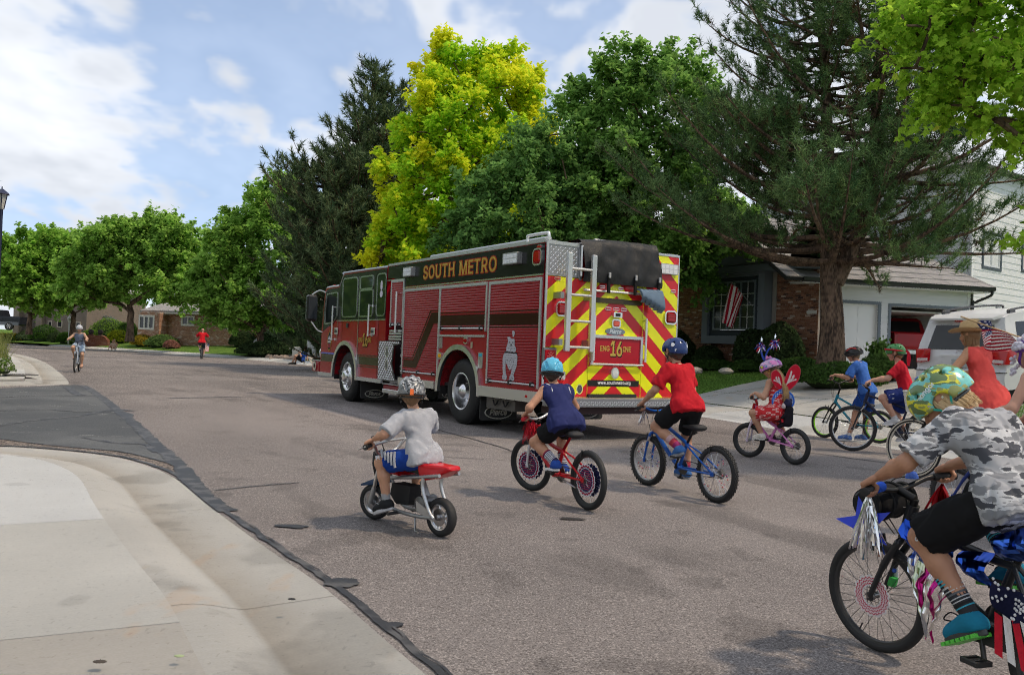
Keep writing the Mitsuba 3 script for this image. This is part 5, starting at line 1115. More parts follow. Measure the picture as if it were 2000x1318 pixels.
rr('corner_trim',sb(.0,.03,.55,2.82),.02,'m_satin',ALU);rr('corner_trim',sb(2.485,2.505,.55,2.83),.016,'m_satin',ALU)
q=rr('tread_plate',sb(.03,.60,2.335,2.80),.008,'m_satin',(.42,.42,.43));part(q,'raised_diamond',diamonds(sb(.04,.57,2.345,2.79),.04,.024,.0075,.004,.008),'m_metal',(.88,.88,.88),MB_,smooth=False,kind='stuff');rr('tread_plate_frame',sb(.03,.62,2.78,2.83).union(sb(.575,.62,2.3,2.83)),.02,'m_satin',ALU);rr('roof_edge',sb(2.03,2.5,2.80,2.835),.02,'m_plate',None)
fe('hose_bed_wall',box(.02,4.6,.60,.63,2.3,2.86),'m_plate',None,smooth=False);fe('hose_bed_wall',box(.02,4.6,-.80,-.77,2.3,2.86),'m_plate',None,smooth=False)
nu,nv=60,60;vv_=[]
rngT=np.random.default_rng(5)
for i in range(nu):
 a=i/(nu-1)
 for j in range(nv):
  b=j/(nv-1);s_=b*2.6
  if s_<1.9:x,z=1.9-s_,2.90+.02*math.sin(a*PI)
  elif s_<2.0:t_=(s_-1.9)/.1;x,z=-.0-.06*math.sin(t_*PI/2),2.90-.06*(1-math.cos(t_*PI/2))
  else:x,z=-.06-.05*math.sin((s_-2.0)*4),2.84-(s_-2.0)*.93
  w=.57+a*1.46+(0.06*a+.05)*max(0,s_-2.0)
  vv_.append((x,W_/2-w,z+(.05*a if s_<1.9 else .0)))
vv_=np.array(vv_);nz_=meshkit.fbm(np.column_stack([vv_[:,1]*3.2,vv_[:,2]*3.0,vv_[:,0]*1.5]),4,3)-.5
rg_=np.abs(2*meshkit.fbm(np.column_stack([vv_[:,1]*4.2+vv_[:,2]*1.5,vv_[:,2]*2.2,vv_[:,0]]),2,8)-1);vv_[:,0]-=(nz_*.10-.05*np.minimum(rg_,.35))*(vv_[:,0]<.3);vv_[:,2]+=nz_*.05*(vv_[:,0]>.2)
drape_=(vv_[:,0]<0)*.03*np.abs(np.sin((vv_[:,1]*3.2+vv_[:,2]*2.6)*2.0))*np.clip((2.84-vv_[:,2])/.5,0,1);vv_[:,0]-=drape_
q=fe('tarpaulin',(vv_,np.array([[i*nv+j,i*nv+j+1,(i+1)*nv+j+1,(i+1)*nv+j]for i in range(nu-1)for j in range(nv-1)])),'m_cover',(.022,.023,.025),smooth=True,label='wrinkled black tarpaulin over the hose bed')
for w in(1.02,1.52,1.98):fe('strap',box(-.16,-.13,W_/2-w-.02,W_/2-w+.02,2.14,2.42),'m_cloth',(.015,.015,.015),parent=q,smooth=False);fe('buckle',box(-.175,-.155,W_/2-w-.018,W_/2-w+.018,2.36,2.44,.004),'m_plastic',(.4,.4,.4),parent=q)
fe('tarp_bar',tube([(.15,W_/2-.95,2.93),(.15,W_/2-1.62,2.93)],.028,8),'m_satin',ALU)
for i in range(5):
 p=catmull([(-.10-.01*i,W_/2-1.58-i*.085,2.22),(-.17,W_/2-1.63-i*.085,2.20),(-.20,W_/2-1.66-i*.085,2.10-.03*i),(-.13,W_/2-1.69-i*.08,2.04-.035*i)],5)
 vs=np.concatenate([p+[0,-.05,0],p+[0,.05,.01],p+[-.03,.05,.03],p+[-.03,-.05,.02]]);m=len(p);fs=[[a*m+k,a*m+k+1,((a+1)%4)*m+k+1,((a+1)%4)*m+k]for a in range(4)for k in range(m-1)]
 fe('hose_fold',(vs,np.array(fs)),'m_cloth',(.14,.20,.28),smooth=40)
MLad=TM
q=None
xl=-.20
q=fe('ladder',cat(*[m3.Manifold.cube([.05,.075,1.40],True).translate([xl,W_/2-w,1.97])if False else box(xl-.03,xl+.03,W_/2-w-.038,W_/2-w+.038,1.27,2.66,.006)for w in(.27,.70)]),'m_satin',(.72,.73,.74),smooth=30)
del_=scene.pop(q);
lad=FE+'__ladder'
fe('ladder',box(xl-.03,xl+.03,W_/2-.308,W_/2-.232,1.27,2.66,.006),'m_satin',(.72,.73,.74),label='bright metal ladder standing off the tail')
fe('rail',box(xl-.03,xl+.03,W_/2-.738,W_/2-.662,1.27,2.66,.006),'m_satin',(.72,.73,.74),parent=lad)
for z in(1.33,1.70,2.07,2.44):fe('rung',tube([(xl,W_/2-.30,z),(xl,W_/2-.67,z)],.02,10),'m_satin',(.72,.73,.74),parent=lad)
for w in(.27,.70):
 for z in(1.38,2.04):fe('bracket',box(xl,0,W_/2-w-.03+(.1 if w<.5 else 0),W_/2-w+.03+(.1 if w<.5 else 0),z-.03,z+.06),'m_satin',(.35,.35,.35),parent=lad,smooth=False)
fe('grab_rail',tube([(-.06,W_/2-.58,2.36),(-.06,W_/2-.58,2.80)],.018,8),'m_satin',(.85,.85,.85))
for w in(.84,1.82):
 q=fe('grab_rail',tube([(-.08,W_/2-w,1.15),(-.08,W_/2-w,1.81)],.018,8),'m_satin',(.85,.85,.85));fe('bracket',cat(*[tube([(0,W_/2-w,z),(-.08,W_/2-w,z)],.014,6)for z in(1.18,1.78)]),'m_metal',CHR,parent=q)
fe('cross_bar',tube([(-.08,W_/2-.62,2.165),(-.08,W_/2-1.72,2.175)],.018,8),'m_satin',(.85,.85,.85))
q=rr('number_panel',sb(.85,1.745,1.12,1.50),.03,'m_paint',(.40,.008,.022),.012,label='red drop panel with gold lettering')
part(q,'frame',extrude(sb(.815,1.785,1.485,1.53).union(sb(.815,.855,1.12,1.5)).union(sb(1.74,1.785,1.12,1.5)),.05,.012),'m_satin',ALU,MB_,smooth=20);part(q,'rail',tube([(.8,1.10,.06),(1.8,1.10,.06)],.016,8),'m_satin',ALU,MB_)
n,e=num16(None,1.285,1.335,.21,False);part(q,'shadow',extrude(affinity.translate(n,.01,-.01).buffer(.006),.002,.0425),'m_matte',BLK,MB_);part(q,'unit_number',extrude(n,.003,.0445),'m_satin',(.75,.50,.12),MB_);part(q,'word',extrude(e,.003,.043),'m_satin',(.75,.50,.12),MB_)
q=rr('web_address',sb(.80,1.765,.775,.865),.004,'m_matte',(.012,.012,.012),.0145,label='black strip with a white web address');part(q,'lettering',extrude(fit(text_poly('www.southmetro.org',1.,True),.98,1.60,.79,.855),.002,.019),'m_matte',(.72,.72,.72),MB_)
q=rr('badge',oval(1.27,1.59,.185,.055),.012,'m_metal',(.25,.27,.30),.014);part(q,'lettering',extrude(pierce(1.27,1.59,.11),.003,.026),'m_metal',CHR,MB_)
rr('light_strip',rrect(.79,1.75,2.00,2.075,.03),.03,'m_plastic',(.05,.035,.01),.013);rr('camera',sb(1.20,1.36,1.80,1.875),.05,'m_metal',CHR,.013)
rr('camera_lens',sb(1.24,1.32,1.815,1.86),.01,'m_plastic',BLK,.064);lamp(1.285,1.71,.13,.095,(.65,.10,.06),Mx=MB_,dep=.04);
for w in(1.13,1.275,1.42):lamp(w,1.925,.10,.035,(.40,.01,.012),Mx=MB_,rim=.004,dep=.03)
for w in(1.0,1.35):lamp(w,2.235,.09,.03,(.40,.01,.012),Mx=MB_,rim=.004,dep=.03)
lamp(.20,2.295,.10,.03,(.40,.01,.012),Mx=MB_,rim=.004,dep=.03);lamp(2.39,2.27,.09,.035,(.40,.01,.012),Mx=MB_,rim=.004,dep=.03)
for w,z in((.30,1.87),(2.345,1.855)):
 q=lamp(w,z,.21,.18,(.34,.008,.010),Mx=MB_,dep=.06)
 for k in range(3):part(q,'rib',extrude(sb(w-.08,w+.08,z-.06+k*.05,z-.055+k*.05),.004,.059),'m_glass',(.16,.004,.004),MB_)
q=rr('scene_light',rrect(2.08,2.44,2.52,2.68,.012),.06,'m_satin',(.5,.5,.5),.0)
for k in range(2):
 for j in range(4):part(q,'led_lens',box(2.10+j*.082,2.174+j*.082,2.53+k*.072,2.595+k*.072,.059,.064),'m_glass',(.75,.77,.80),MB_)
q=rr('work_lamp',oval(1.275,.975,.075,.085),.04,'m_metal',CHR,.012);part(q,'lens',extrude(oval(1.275,.975,.05,.06),.006,.052),'m_glass',(.6,.62,.63),MB_)
q=rr('tail_lamp_box',sb(-.01,.205,.97,1.31),.05,'m_satin',(.30,.30,.31),.0);part(q,'lens',extrude(sb(.01,.185,1.10,1.28),.02,.045),'m_glass',(.42,.006,.01),MB_);part(q,'lens',extrude(sb(.01,.185,1.0,1.08),.02,.045),'m_glass',(.35,.22,.02),MB_)
part(q,'led',cat(*[extrude(Point(.10+.055*math.cos(a)*k,1.19+.065*math.sin(a)*k).buffer(.007,3),.003,.065)for k in(.35,.7,1.)for a in np.linspace(0,2*PI,9)[:-1]]),'m_glass',(.95,.25,.2),MB_,kind='stuff')
q=rr('tail_lamp_box',sb(2.30,2.505,.97,1.31),.05,'m_satin',(.30,.30,.31),.0);part(q,'lens',extrude(sb(2.32,2.49,1.10,1.28),.02,.045),'m_glass',(.42,.006,.01),MB_)
rr('reflector',rrect(.26,.38,.86,.98,.02),.03,'m_plastic',(.45,.46,.47),.012);rr('marker_lamp',oval(.29,.86,.06,.055),.03,'m_glass',(.38,.01,.015),.012)
q=rr('round_sticker',oval(.66,.73,.06,.075),.002,'m_matte',(.6,.62,.2),.0145);part(q,'picture',extrude(oval(.66,.73,.045,.06),.001,.0167),'m_matte',(.06,.07,.08),MB_)
q=fe('rear_bumper',box(-.30,.0,-1.22,1.22,.49,.602),'m_satin',(.36,.36,.37),smooth=False);part(q,'raised_diamond',diamonds(sb(.03,2.47,.49,.602),.034,.021,.0065,.004,.30),'m_metal',(.88,.88,.88),MB_,smooth=False,kind='stuff');fe('bumper_top',box(-.30,0,-1.22,1.22,.602,.612),'m_plate',None,smooth=False)
fe('tow_eye',cat(*[ring_torus(.05,.012,16,6)for _ in(0,)]),'m_matte',BLK)if False else None
fe('under_rail',box(-.2,.2,-1.1,1.1,.38,.49),'m_matte',(.05,.03,.03),smooth=False)
lamp(2.15,.55,.09,.05,(.45,.46,.47),Mx=MB_@T_(0,0,.3),rim=.004,dep=.02)
# ---- people and cycles
V=lambda*a:np.array(a,float)
def unit(v):v=np.asarray(v,float);return v/(np.linalg.norm(v)+1e-12)
def ik(a,b,l1,l2,pole):
 a,b=np.asarray(a,float),np.asarray(b,float);d=b-a;L=np.linalg.norm(d);L_=min(L,(l1+l2)*.999);x=(l1*l1-l2*l2+L_*L_)/(2*L_);h=math.sqrt(max(l1*l1-x*x,1e-6))
 u=d/L;p=np.asarray(pole,float);p=unit(p-u*(p@u));return a+u*x*(L/L_)+p*h
SKIN=(.50,.27,.17);SKIN_T=(.42,.215,.125)
def hand_prims(s,grip,axis,wrist,k,curl=1.,bar_r=.014):
 """a closed hand round a bar: four bent fingers of their own lengths and a thumb from the side of the palm"""
 ax=unit(axis);f=unit((grip-wrist)-ax*((grip-wrist)@ax));u=np.cross(ax,f);u=u if u[2]>0 else-u
 w=.0165*k;pc=grip+u*(bar_r+.013*k)-f*.020*k
 for i,o in enumerate((-1.5,-.5,.5,1.5)):
  s.cone(wrist*.55+pc*.45+ax*o*w*.7,.014*k,pc+ax*o*w+f*.006*k,.0125*k,.010*k)
 for i,(o,l,r)in enumerate(((-1.5,.92,.0088),(-.5,1.03,.0093),(.5,1.0,.0091),(1.5,.84,.0080))):
  R=bar_r+r*k*.9;q=[grip+ax*o*w+R*l*(math.cos(a)*f+math.sin(a)*u)for a in(1.75,.85,-.15,-1.15,-1.9)]
  for a,b,ra,rb in zip(q[:-1],q[1:],(1.08,1.,.95,.9),(1.,.95,.9,.8)):s.cone(a,r*k*ra,b,r*k*rb,.003*k)
 R=bar_r+.009*k;tb=pc-ax*w*1.9*np.sign(1);
 q=[wrist*.35+pc*.65-ax*w*1.3,grip-ax*w*2.35+R*(math.cos(2.6)*f+math.sin(2.6)*u),grip-ax*w*2.3+R*(math.cos(3.7)*f+math.sin(3.7)*u),grip-ax*w*1.7+R*(math.cos(4.6)*f+math.sin(4.6)*u)]
 for a,b,ra,rb in zip(q[:-1],q[1:],(.013,.0105,.0095),(.0105,.0095,.008)):s.cone(a,ra*k,b,rb*k,.005*k)
def head_frame(yaw,pitch,roll=0.):
 f=V(math.cos(yaw)*math.cos(pitch),math.sin(yaw)*math.cos(pitch),math.sin(pitch));l=V(-math.sin(yaw),math.cos(yaw),0);u=np.cross(f,l)
 c,s=math.cos(roll),math.sin(roll);return f,l*c+u*s,u*c-l*s
def person(name,label,M,hip,neck,head,yaw,pitch,hands,feet,S=1.27,h=.0078,skin=SKIN,shirt=None,shorts=None,socks=None,shoes=None,hair=None,helmet=None,axis=((0,1,0),(0,1,0)),elbow=None,knee=None,fem=False,group=None,roll=0.,twist=0.,shw=.118,dress=None,hold=True,bulk=1.0,headk=1.0,fist=(True,True)):
 """joints in the frame M (x ahead, y left, z up). hands, feet: (left, right); feet: (ankle, direction of the toes)"""
 k=S/1.27*bulk;t=thing(name,label,'person',group);kh=headk*min(1.12,.92+.08*S/1.27)
 hip,neck,head=V(*hip),V(*neck),V(*head);ax=unit(neck-hip);lat=V(math.sin(twist)*-1,math.cos(twist),0);fw=np.cross(lat,ax);lat=np.cross(ax,fw)
 sh=[neck-ax*.035*k+lat*s*shw*k for s in(1,-1)];hj=[hip+V(0,s*.068*k,0)for s in(1,-1)]
 l1,l2,m1,m2=.172*S,.152*S,.245*S,.238*S
 el,wr,kn=[],[],[]
 for i,s in enumerate((1,-1)):
  g=V(*hands[i]);tow=unit(sh[i]-g);w=g+tow*.062*k+V(0,0,.022*k if fist[i]else 0);wr.append(w)
  el.append(ik(sh[i],w,l1,l2,V(-.3,s*.7,-.75)if elbow is None or elbow[i]is None else V(*elbow[i])))
  kn.append(ik(hj[i],V(*feet[i][0]),m1,m2,V(1,s*.25,.3)if knee is None or knee[i]is None else V(*knee[i])))
 f,l,u=head_frame(yaw,pitch,roll)
 b=Soft(h)
 chest,belly=hip+(neck-hip)*.70,hip+(neck-hip)*.30
 b.cone(belly,.078*k,chest,.088*k,.05,(fw,1.35)).cone(sh[0],.044*k,sh[1],.044*k,.05).cone(hj[0],.075*k,hj[1],.075*k,.05)
 b.cone(neck-ax*.03,.043*k,head-u*.055*kh-f*.018*kh,.036*kh,.03)
 b.cone(head-f*.022*kh+u*.012*kh,.079*kh,head+f*.014*kh+u*.018*kh,.075*kh,.02,(l,1.10)).cone(head+f*.036*kh-u*.028*kh,.050*kh,head+f*.050*kh-u*.082*kh,.026*kh,.03,(l,.92))
 b.cone(head+f*.078*kh+u*.006*kh,.009*kh,head+f*.098*kh-u*.028*kh,.0115*kh,.012).ball(head+f*.076*kh-u*.061*kh,.012*kh,.012)
 for s in(1,-1):
  b.ball(head+l*s*.034*kh+f*.062*kh-u*.036*kh,.022*kh,.02);b.ball(head+l*s*.032*kh+f*.083*kh+u*.004*kh,.013*kh,.012,sub=True);b.cone(head+l*s*.078*kh-f*.004*kh+u*.012*kh,.021*kh,head+l*s*.073*kh+f*.002*kh-u*.022*kh,.014*kh,.008,(l+f*-.3*s,2.4))
 for i,s in enumerate((1,-1)):
  b.cone(sh[i],.041*k,el[i],.032*k,.025).cone(el[i],.0335*k,el[i]*.62+wr[i]*.38,.033*k,.02).cone(el[i]*.62+wr[i]*.38,.033*k,wr[i],.0215*k,.02)
  if fist[i]:hand_prims(b,V(*hands[i]),V(*axis[i]),wr[i],k*.98)
  an=V(*feet[i][0]);b.cone(hj[i],.075*k,kn[i],.047*k,.04).cone(kn[i],.046*k,kn[i]*.68+an*.32+V(-.012,0,-.006),.0455*k,.025).cone(kn[i]*.68+an*.32+V(-.012,0,-.006),.0455*k,an,.028*k,.02)
  td=unit(feet[i][1]);b.cone(an,.028*k,an+td*.03*k-V(0,0,.035*k),.03*k,.02)
 part(t,'body',b.mesh(),'m_skin',skin,M,smooth=True)
 for s in(1,-1):
  e=part(t,'eye',ellipsoid(head+l*s*.032*kh+f*.073*kh+u*.003*kh,(.0115*kh,)*3),'m_glass',(.62,.58,.54),M,smooth=True);part(e,'iris',ellipsoid(head+l*s*.032*kh+f*.0795*kh+u*.002*kh,(.0062*kh,)*3,1),'m_glass',(.05,.035,.02),M,smooth=True)
  part(t,'eyebrow',tube([head+l*s*.018*kh+f*.090*kh+u*.020*kh,head+l*s*.034*kh+f*.088*kh+u*.025*kh,head+l*s*.050*kh+f*.076*kh+u*.020*kh],.0032*kh,5),'m_matte',(hair or{}).get('col',(.12,.07,.04)),M,smooth=60)
 part(t,'mouth',tube([head+l*s_*.022*kh+f*(.0835-.010*abs(s_))*kh-u*(.060-.003*abs(s_))*kh for s_ in(-1,-.5,0,.5,1)],.0042*kh,6),'m_matte',(.36,.12,.10),M,smooth=60)
 if hair:
  q=Soft(max(h,.006));q.cone(head-f*.026*kh+u*.016*kh,.0865*kh,head+f*.004*kh+u*.026*kh,.080*kh,.02,(l,1.06))
  if hair.get('nape',True):q.cone(head-f*.050*kh-u*.02*kh,.052*kh,head-f*.058*kh-u*hair.get('low',.055)*kh,.034*kh,.03,(f,1.2))
  q.cut(head+f*.048*kh+u*.0*kh,f*1.0-u*.75);q.wrinkle(.006,(26,26,60),4);part(t,'hair',q.mesh(),'m_hair',hair['col'],M,smooth=True)
  if hair.get('strands'):
   rng=np.random.default_rng(9);st=[]
   for i in range(hair['strands']):
    a=rng.uniform(-1.9,1.9);p=head-f*math.cos(a)*.082*kh+l*math.sin(a)*.078*kh-u*rng.uniform(-.02,.035)*kh;L_=hair.get('len',.06)*rng.uniform(.7,1.3)
    o=unit(p-head);st.append(tube(bez(p,p+o*.012-u*L_*.5,p+o*rng.uniform(-.012,.016)-u*L_-f*hair.get('back',.0)*L_,n=6),[.0035,.004,.0038,.003,.002,.0008],5))
   part(t,'hair_strand',cat(*st),'m_hair',tuple(np.array(hair['col'])*1.12),M,smooth=60,kind='stuff')
 if shirt:
  q=Soft(h);lo=.104*k*shirt.get('loose',1.0);hem=hip+ax*shirt.get('hem',-.05);wl=lat*.056*k
  q.cone(hip-ax*.10+wl,lo*shirt.get('flare',.97),hip-ax*.10-wl,lo*shirt.get('flare',.97),.03,(fw,1.12),cap=(hem,-ax)).cone(hip+wl,lo*shirt.get('flare',.97),hip-wl,lo*shirt.get('flare',.97),.03,(fw,1.12),cap=(hem,-ax))
  q.cone(hip-ax*.0,lo,chest,.104*k,.06,(fw,1.25),cap=(hem,-ax)).cone(sh[0]-lat*.012*k,.0505*k,sh[1]+lat*.012*k,.0505*k,.045,cap=(hem,-ax)).cone(sh[0]-lat*.03*k-ax*.05*k,.066*k,sh[1]+lat*.03*k-ax*.05*k,.066*k,.05,(fw,1.1),cap=(hem,-ax))
  if shirt['type']=='tee':
   for i in(0,1):
    e_=sh[i]+(el[i]-sh[i])*shirt.get('sleeve',.78);d=unit(el[i]-sh[i]);q.cone(sh[i],.054*k,e_+d*.05,.060*k,.03,cap=(e_,d))
  q.cut(neck+ax*.012,ax*.86+f*.0-fw*(-.5))
  q.wrinkle(shirt.get('wr',.0065)*3.0,(15,15,8),3+int(1000*abs(hip[0]))%50)
  sk=part(t,'shirt',q.mesh(),shirt.get('mat','m_cloth'),shirt['col'],M,smooth=True)
  if shirt['type']=='tee':
   cr=[neck-ax*.004+fw*.006+.045*k*(math.cos(a)*lat*1.12+math.sin(a)*fw)-ax*.02*math.sin(a)for a in np.linspace(0,2*PI,25)[:-1]];part(sk,'collar',tube(cr,.007*k,6,closed=True),shirt.get('mat','m_cloth')if shirt.get('mat')is None else 'm_cloth',shirt.get('collar')or tuple(np.array(shirt['col'])*.8),M,smooth=60)
  if shirt.get('trim'):
   for i in(0,1):
    s=1-2*i;c_=sh[i]-ax*.028*k-lat*s*.016*k;rr_=[c_+.066*k*(math.cos(a)*ax*1.2+math.sin(a)*fw)+lat*s*.012*math.cos(2*a)for a in np.linspace(0,2*PI,29)[:-1]];part(sk,'piping',tube(rr_,.0075*k,6,closed=True),'m_cloth',shirt['trim'],M,smooth=60)
 if dress:
  q=Soft(h);q.cone(hip-V(0,0,.04),.125*k,chest,.098*k,.05,(fw,1.2),cap=(hip-ax*.02,-ax));q.cone(sh[0]-lat*.03,.035*k,sh[1]+lat*.03,.035*k,.05)
  for i in(0,1):e_=hj[i]+(kn[i]-hj[i])*.78;q.cone(hj[i],.096*k,e_+(kn[i]-hj[i])*.15,.098*k,.07,cap=(e_,unit(kn[i]-hj[i])))
  q.cut(neck-ax*.015,ax);q.wrinkle(.017,(14,14,9),8);part(t,'dress',q.mesh(),dress['mat'],dress.get('col'),M,smooth=True)
 if shorts:
  q=Soft(h);q.cone(hj[0],.077*k,hj[1],.077*k,.05,cap=(hip+ax*.05,ax)).ball(hip+ax*.01,.082*k,.04,(fw,1.1))
  for i in(0,1):e_=hj[i]+(kn[i]-hj[i])*shorts.get('len',.85);d=unit(kn[i]-hj[i]);q.cone(hj[i],.080*k,e_+d*.06,.074*k*shorts.get('wide',1.05),.04,cap=(e_,d))
  q.wrinkle(.017,(15,15,8),12);sk=part(t,'shorts',q.mesh(),shorts.get('mat','m_cloth'),shorts.get('col'),M,smooth=True)
 for i,s in enumerate((1,-1)):
  an,td=V(*feet[i][0]),unit(feet[i][1]);up_=unit(np.cross(td,V(0,1,0))*-1);up_=up_ if up_[2]>-.2 else-up_;L_=.155*k
  sd_=unit(kn[i]-an)
  if socks:
   top=an+sd_*socks.get('h',.06);q=[(.0335*k,an-sd_*.01),(.0345*k,an+sd_*.03),(.037*k if socks.get('h',.06)<.1 else .043*k,top),(.034*k,top+sd_*.003)]
   so=part(t,'sock',tube([p for r,p in q],[r for r,p in q],16),'m_cloth',socks['col'][i]if isinstance(socks['col'][0],tuple)else socks['col'],M,smooth=60)
   for j,(a,b_,c)in enumerate(socks.get('stripes',[])):
    pa,pb=an+sd_*a,an+sd_*b_;ra=lambda z:(.0345+(.043-.0345)*max(0,z-.03)/max(socks.get('h')-.03,.01))*k+.0012;part(so,'stripe',tube([pa,pb],[ra(a),ra(b_)],16),'m_cloth',c,M,smooth=60)
  if shoes:
   heel=an-td*.032*k-up_*.052*k;toe=heel+td*(L_+.03*k);q=Soft(max(.0055,h*.8));lt=unit(np.cross(up_,td))
   q.cone(heel+up_*.022*k+td*.012*k,.034*k,an-up_*.012*k,.036*k,.025).cone(heel+up_*.022*k+td*.02*k,.032*k,toe+up_*.016*k-td*.03*k,.0285*k,.03,(lt,.86)).cone(an-up_*.01*k+td*.012*k,.034*k,toe-td*.055*k+up_*.028*k,.024*k,.03)
   q.cut(heel-up_*.002,-up_);q.cut(an+up_*.012*k+sd_*.012,sd_)
   so=part(t,'shoe',q.mesh(),'m_cloth',shoes['col'],M,smooth=True)
   n=20;ps=[]
   for j in range(n):
    a=j*2*PI/n;x=math.cos(a);ps.append(heel+td*((L_+.03*k)/2-.004+x*((L_+.03*k)/2+.012*k))+lt*math.sin(a)*(.036*k+.006*k*x))
   P0=np.array(ps);rise=np.array([shoes.get('rise',.0)*k*max(0,math.cos(j*2*PI/n))**2 for j in range(n)])[:,None]*up_
   pts=np.vstack([P0+rise,P0+rise-up_*.018*k,P0*.97+P0.mean(0)*.03+rise-up_*.021*k,P0*.97+P0.mean(0)*.03+up_*.006*k+rise]);part(so,'sole',m3.Manifold.hull_points(pts),'m_plastic',shoes.get('sole',(.6,.6,.6)),M,smooth=40)
   if shoes.get('mark'):shoes['mark'](so,an,td,up_,lt,heel,k,M,s)
   if shoes.get('lace'):part(so,'lace',cat(*[tube(catmull([an+td*(.03+.014*j)*k+up_*(.012-.008*j)*k-lt*.022*k,an+td*(.036+.014*j)*k+up_*(.020-.008*j)*k,an+td*(.03+.014*j)*k+up_*(.012-.008*j)*k+lt*.022*k],4),.003*k,5)for j in range(4)]),'m_cloth',shoes['lace'],M,smooth=60,kind='stuff')
 if helmet:make_helmet(t,M,head,f,l,u,kh,helmet,h)
 return dict(key=t,sh=sh,el=el,wr=wr,kn=kn,hj=hj,ax=ax,fw=fw,lat=lat,f=f,l=l,u=u,k=k,kh=kh,head=head,neck=neck,hip=hip,M=M)
def make_helmet(t,M,head,f,l,u,kh,H,h):
 q=Soft(min(max(h*.75,.0055),.008));c=head+u*.022*kh;ty_=H.get('type','vent')
 if ty_=='skate':
  q.cone(c-f*.030*kh,.108*kh,c+f*.018*kh,.104*kh,.02,(l,1.06));q.cone(c-f*.022*kh,.088*kh,c+f*.010*kh,.084*kh,.006,(l,1.04),sub=True)
  q.cone(c-f*.06*kh-u*.04*kh,.078*kh,c-f*.06*kh-u*.075*kh,.060*kh,.03,(f,1.2));q.cone(head-f*.03*kh-u*.03*kh,.078*kh,head-f*.02*kh-u*.12*kh,.08*kh,.005,sub=True)
  q.cut(c-u*.036*kh-f*.0*kh,-u+f*.10)
  for a in H.get('holes',(-.7,0.,.7,2.2,-2.2)):
   d_=unit(-f*math.cos(a)+l*math.sin(a)*1.+u*.55);q.cone(c+d_*.06*kh,.009*kh,c+d_*.16*kh,.013*kh,.004,sub=True)
  for a in(.55,-.55,1.3,-1.3):d_=unit(-f*math.cos(a)*.5+l*math.sin(a)*.8+u*1.2);q.cone(c+d_*.06*kh,.010*kh,c+d_*.16*kh,.012*kh,.004,sub=True)
  for s in(1,-1):q.ball(head+l*s*.105*kh-u*.012*kh,.042*kh,.012,sub=True)
 else:
  q.cone(c-f*.045*kh+u*.0*kh,.104*kh,c+f*.030*kh-u*.004*kh,.102*kh,.02,(l,1.08));q.cone(c-f*.10*kh-u*.010*kh,.055*kh,c-f*.09*kh-u*.04*kh,.05*kh,.05,(u,1.15));q.cone(c-f*.022*kh-u*.006,.086*kh,c+f*.012*kh-u*.006,.084*kh,.006,(l,1.06),sub=True)
  q.cut(c-u*.034*kh,-u+f*.05)
  for a in(-.62,-.22,.22,.62):
   d_=l*math.sin(a*1.15)+u*math.cos(a*1.15);q.cone(c+d_*.105*kh-f*.095*kh,.012*kh,c+d_*.108*kh-f*.015*kh,.016*kh,.006,sub=True);q.cone(c+d_*.104*kh+f*.035*kh,.014*kh,c+d_*.100*kh+f*.095*kh,.012*kh,.006,sub=True)
  for s in(1,-1):
   q.cone(c+l*s*.10*kh-f*.07*kh+u*.012*kh,.012*kh,c+l*s*.105*kh+f*.0*kh+u*.020*kh,.015*kh,.006,sub=True);q.cone(c+l*s*.085*kh+f*.05*kh+u*.016*kh,.012*kh,c+l*s*.06*kh+f*.10*kh+u*.02*kh,.012*kh,.006,sub=True);q.cone(c+l*s*.035*kh-f*.15*kh-u*.0*kh,.011*kh,c+l*s*.055*kh-f*.12*kh+u*.045*kh,.012*kh,.005,sub=True)
 hk=part(t,'helmet',q.mesh(),H.get('mat','m_paint'),H.get('col'),M,smooth=True,label=H.get('label'))
 if ty_!='skate':
  q=Soft(.0065);q.cone(c-f*.026*kh-u*.006,.0905*kh,c+f*.016*kh-u*.006,.0885*kh,.006,(l,1.06));q.cone(c-f*.022*kh-u*.006,.084*kh,c+f*.012*kh-u*.006,.082*kh,.004,(l,1.06),sub=True);q.cut(c-u*.030*kh,-u);part(hk,'liner',q.mesh(),'m_matte',H.get('liner',(.015,.015,.016)),M,smooth=True)
  rim=[c-u*.034*kh-f*.010*kh+(math.cos(a)*f*.132+math.sin(a)*l*.098)*kh-f*.012*kh*math.cos(a)**2 for a in np.linspace(0,2*PI,33)[:-1]];part(hk,'rim',tube(rim,.0085*kh,6,closed=True),'m_plastic',H.get('rim',(.02,.02,.022)),M,smooth=60)
 if H.get('visor'):part(hk,'visor',relax(m3.Manifold.hull_points(np.array([c+f*a*kh+l*b_*kh+u*z*kh for a,b_,z in[(.09,-.07,.03),(.09,.07,.03),(.165,-.045,-.002),(.165,.045,-.002),(.175,0,-.002),(.09,-.07,.022),(.09,.07,.022),(.165,-.045,-.008),(.165,.045,-.008),(.175,0,-.008)]])),0),'m_plastic',H['visor'],M,smooth=40)
 sc=H.get('strap',(.02,.02,.022));chin=head+f*.022*kh-u*.104*kh
 for s in(1,-1):
  j=head+l*s*.070*kh-u*.055*kh+f*.004*kh
  for o in(.042,-.042):part(hk,'strap',flat_strap([c+l*s*.088*kh+f*o*kh-u*.028*kh,head+l*s*.086*kh+f*o*.55*kh-u*.028*kh,j],.008*kh,l*s),'m_cloth',sc,M,smooth=60)
  part(hk,'strap',flat_strap([j,head+l*s*.050*kh-u*.088*kh+f*.016*kh,chin],.008*kh,l*s-u*.6),'m_cloth',sc,M,smooth=60);part(hk,'buckle',ellipsoid(j,(.012*kh,.006*kh,.013*kh),1),'m_plastic',H.get('buckle',sc),M,smooth=True)
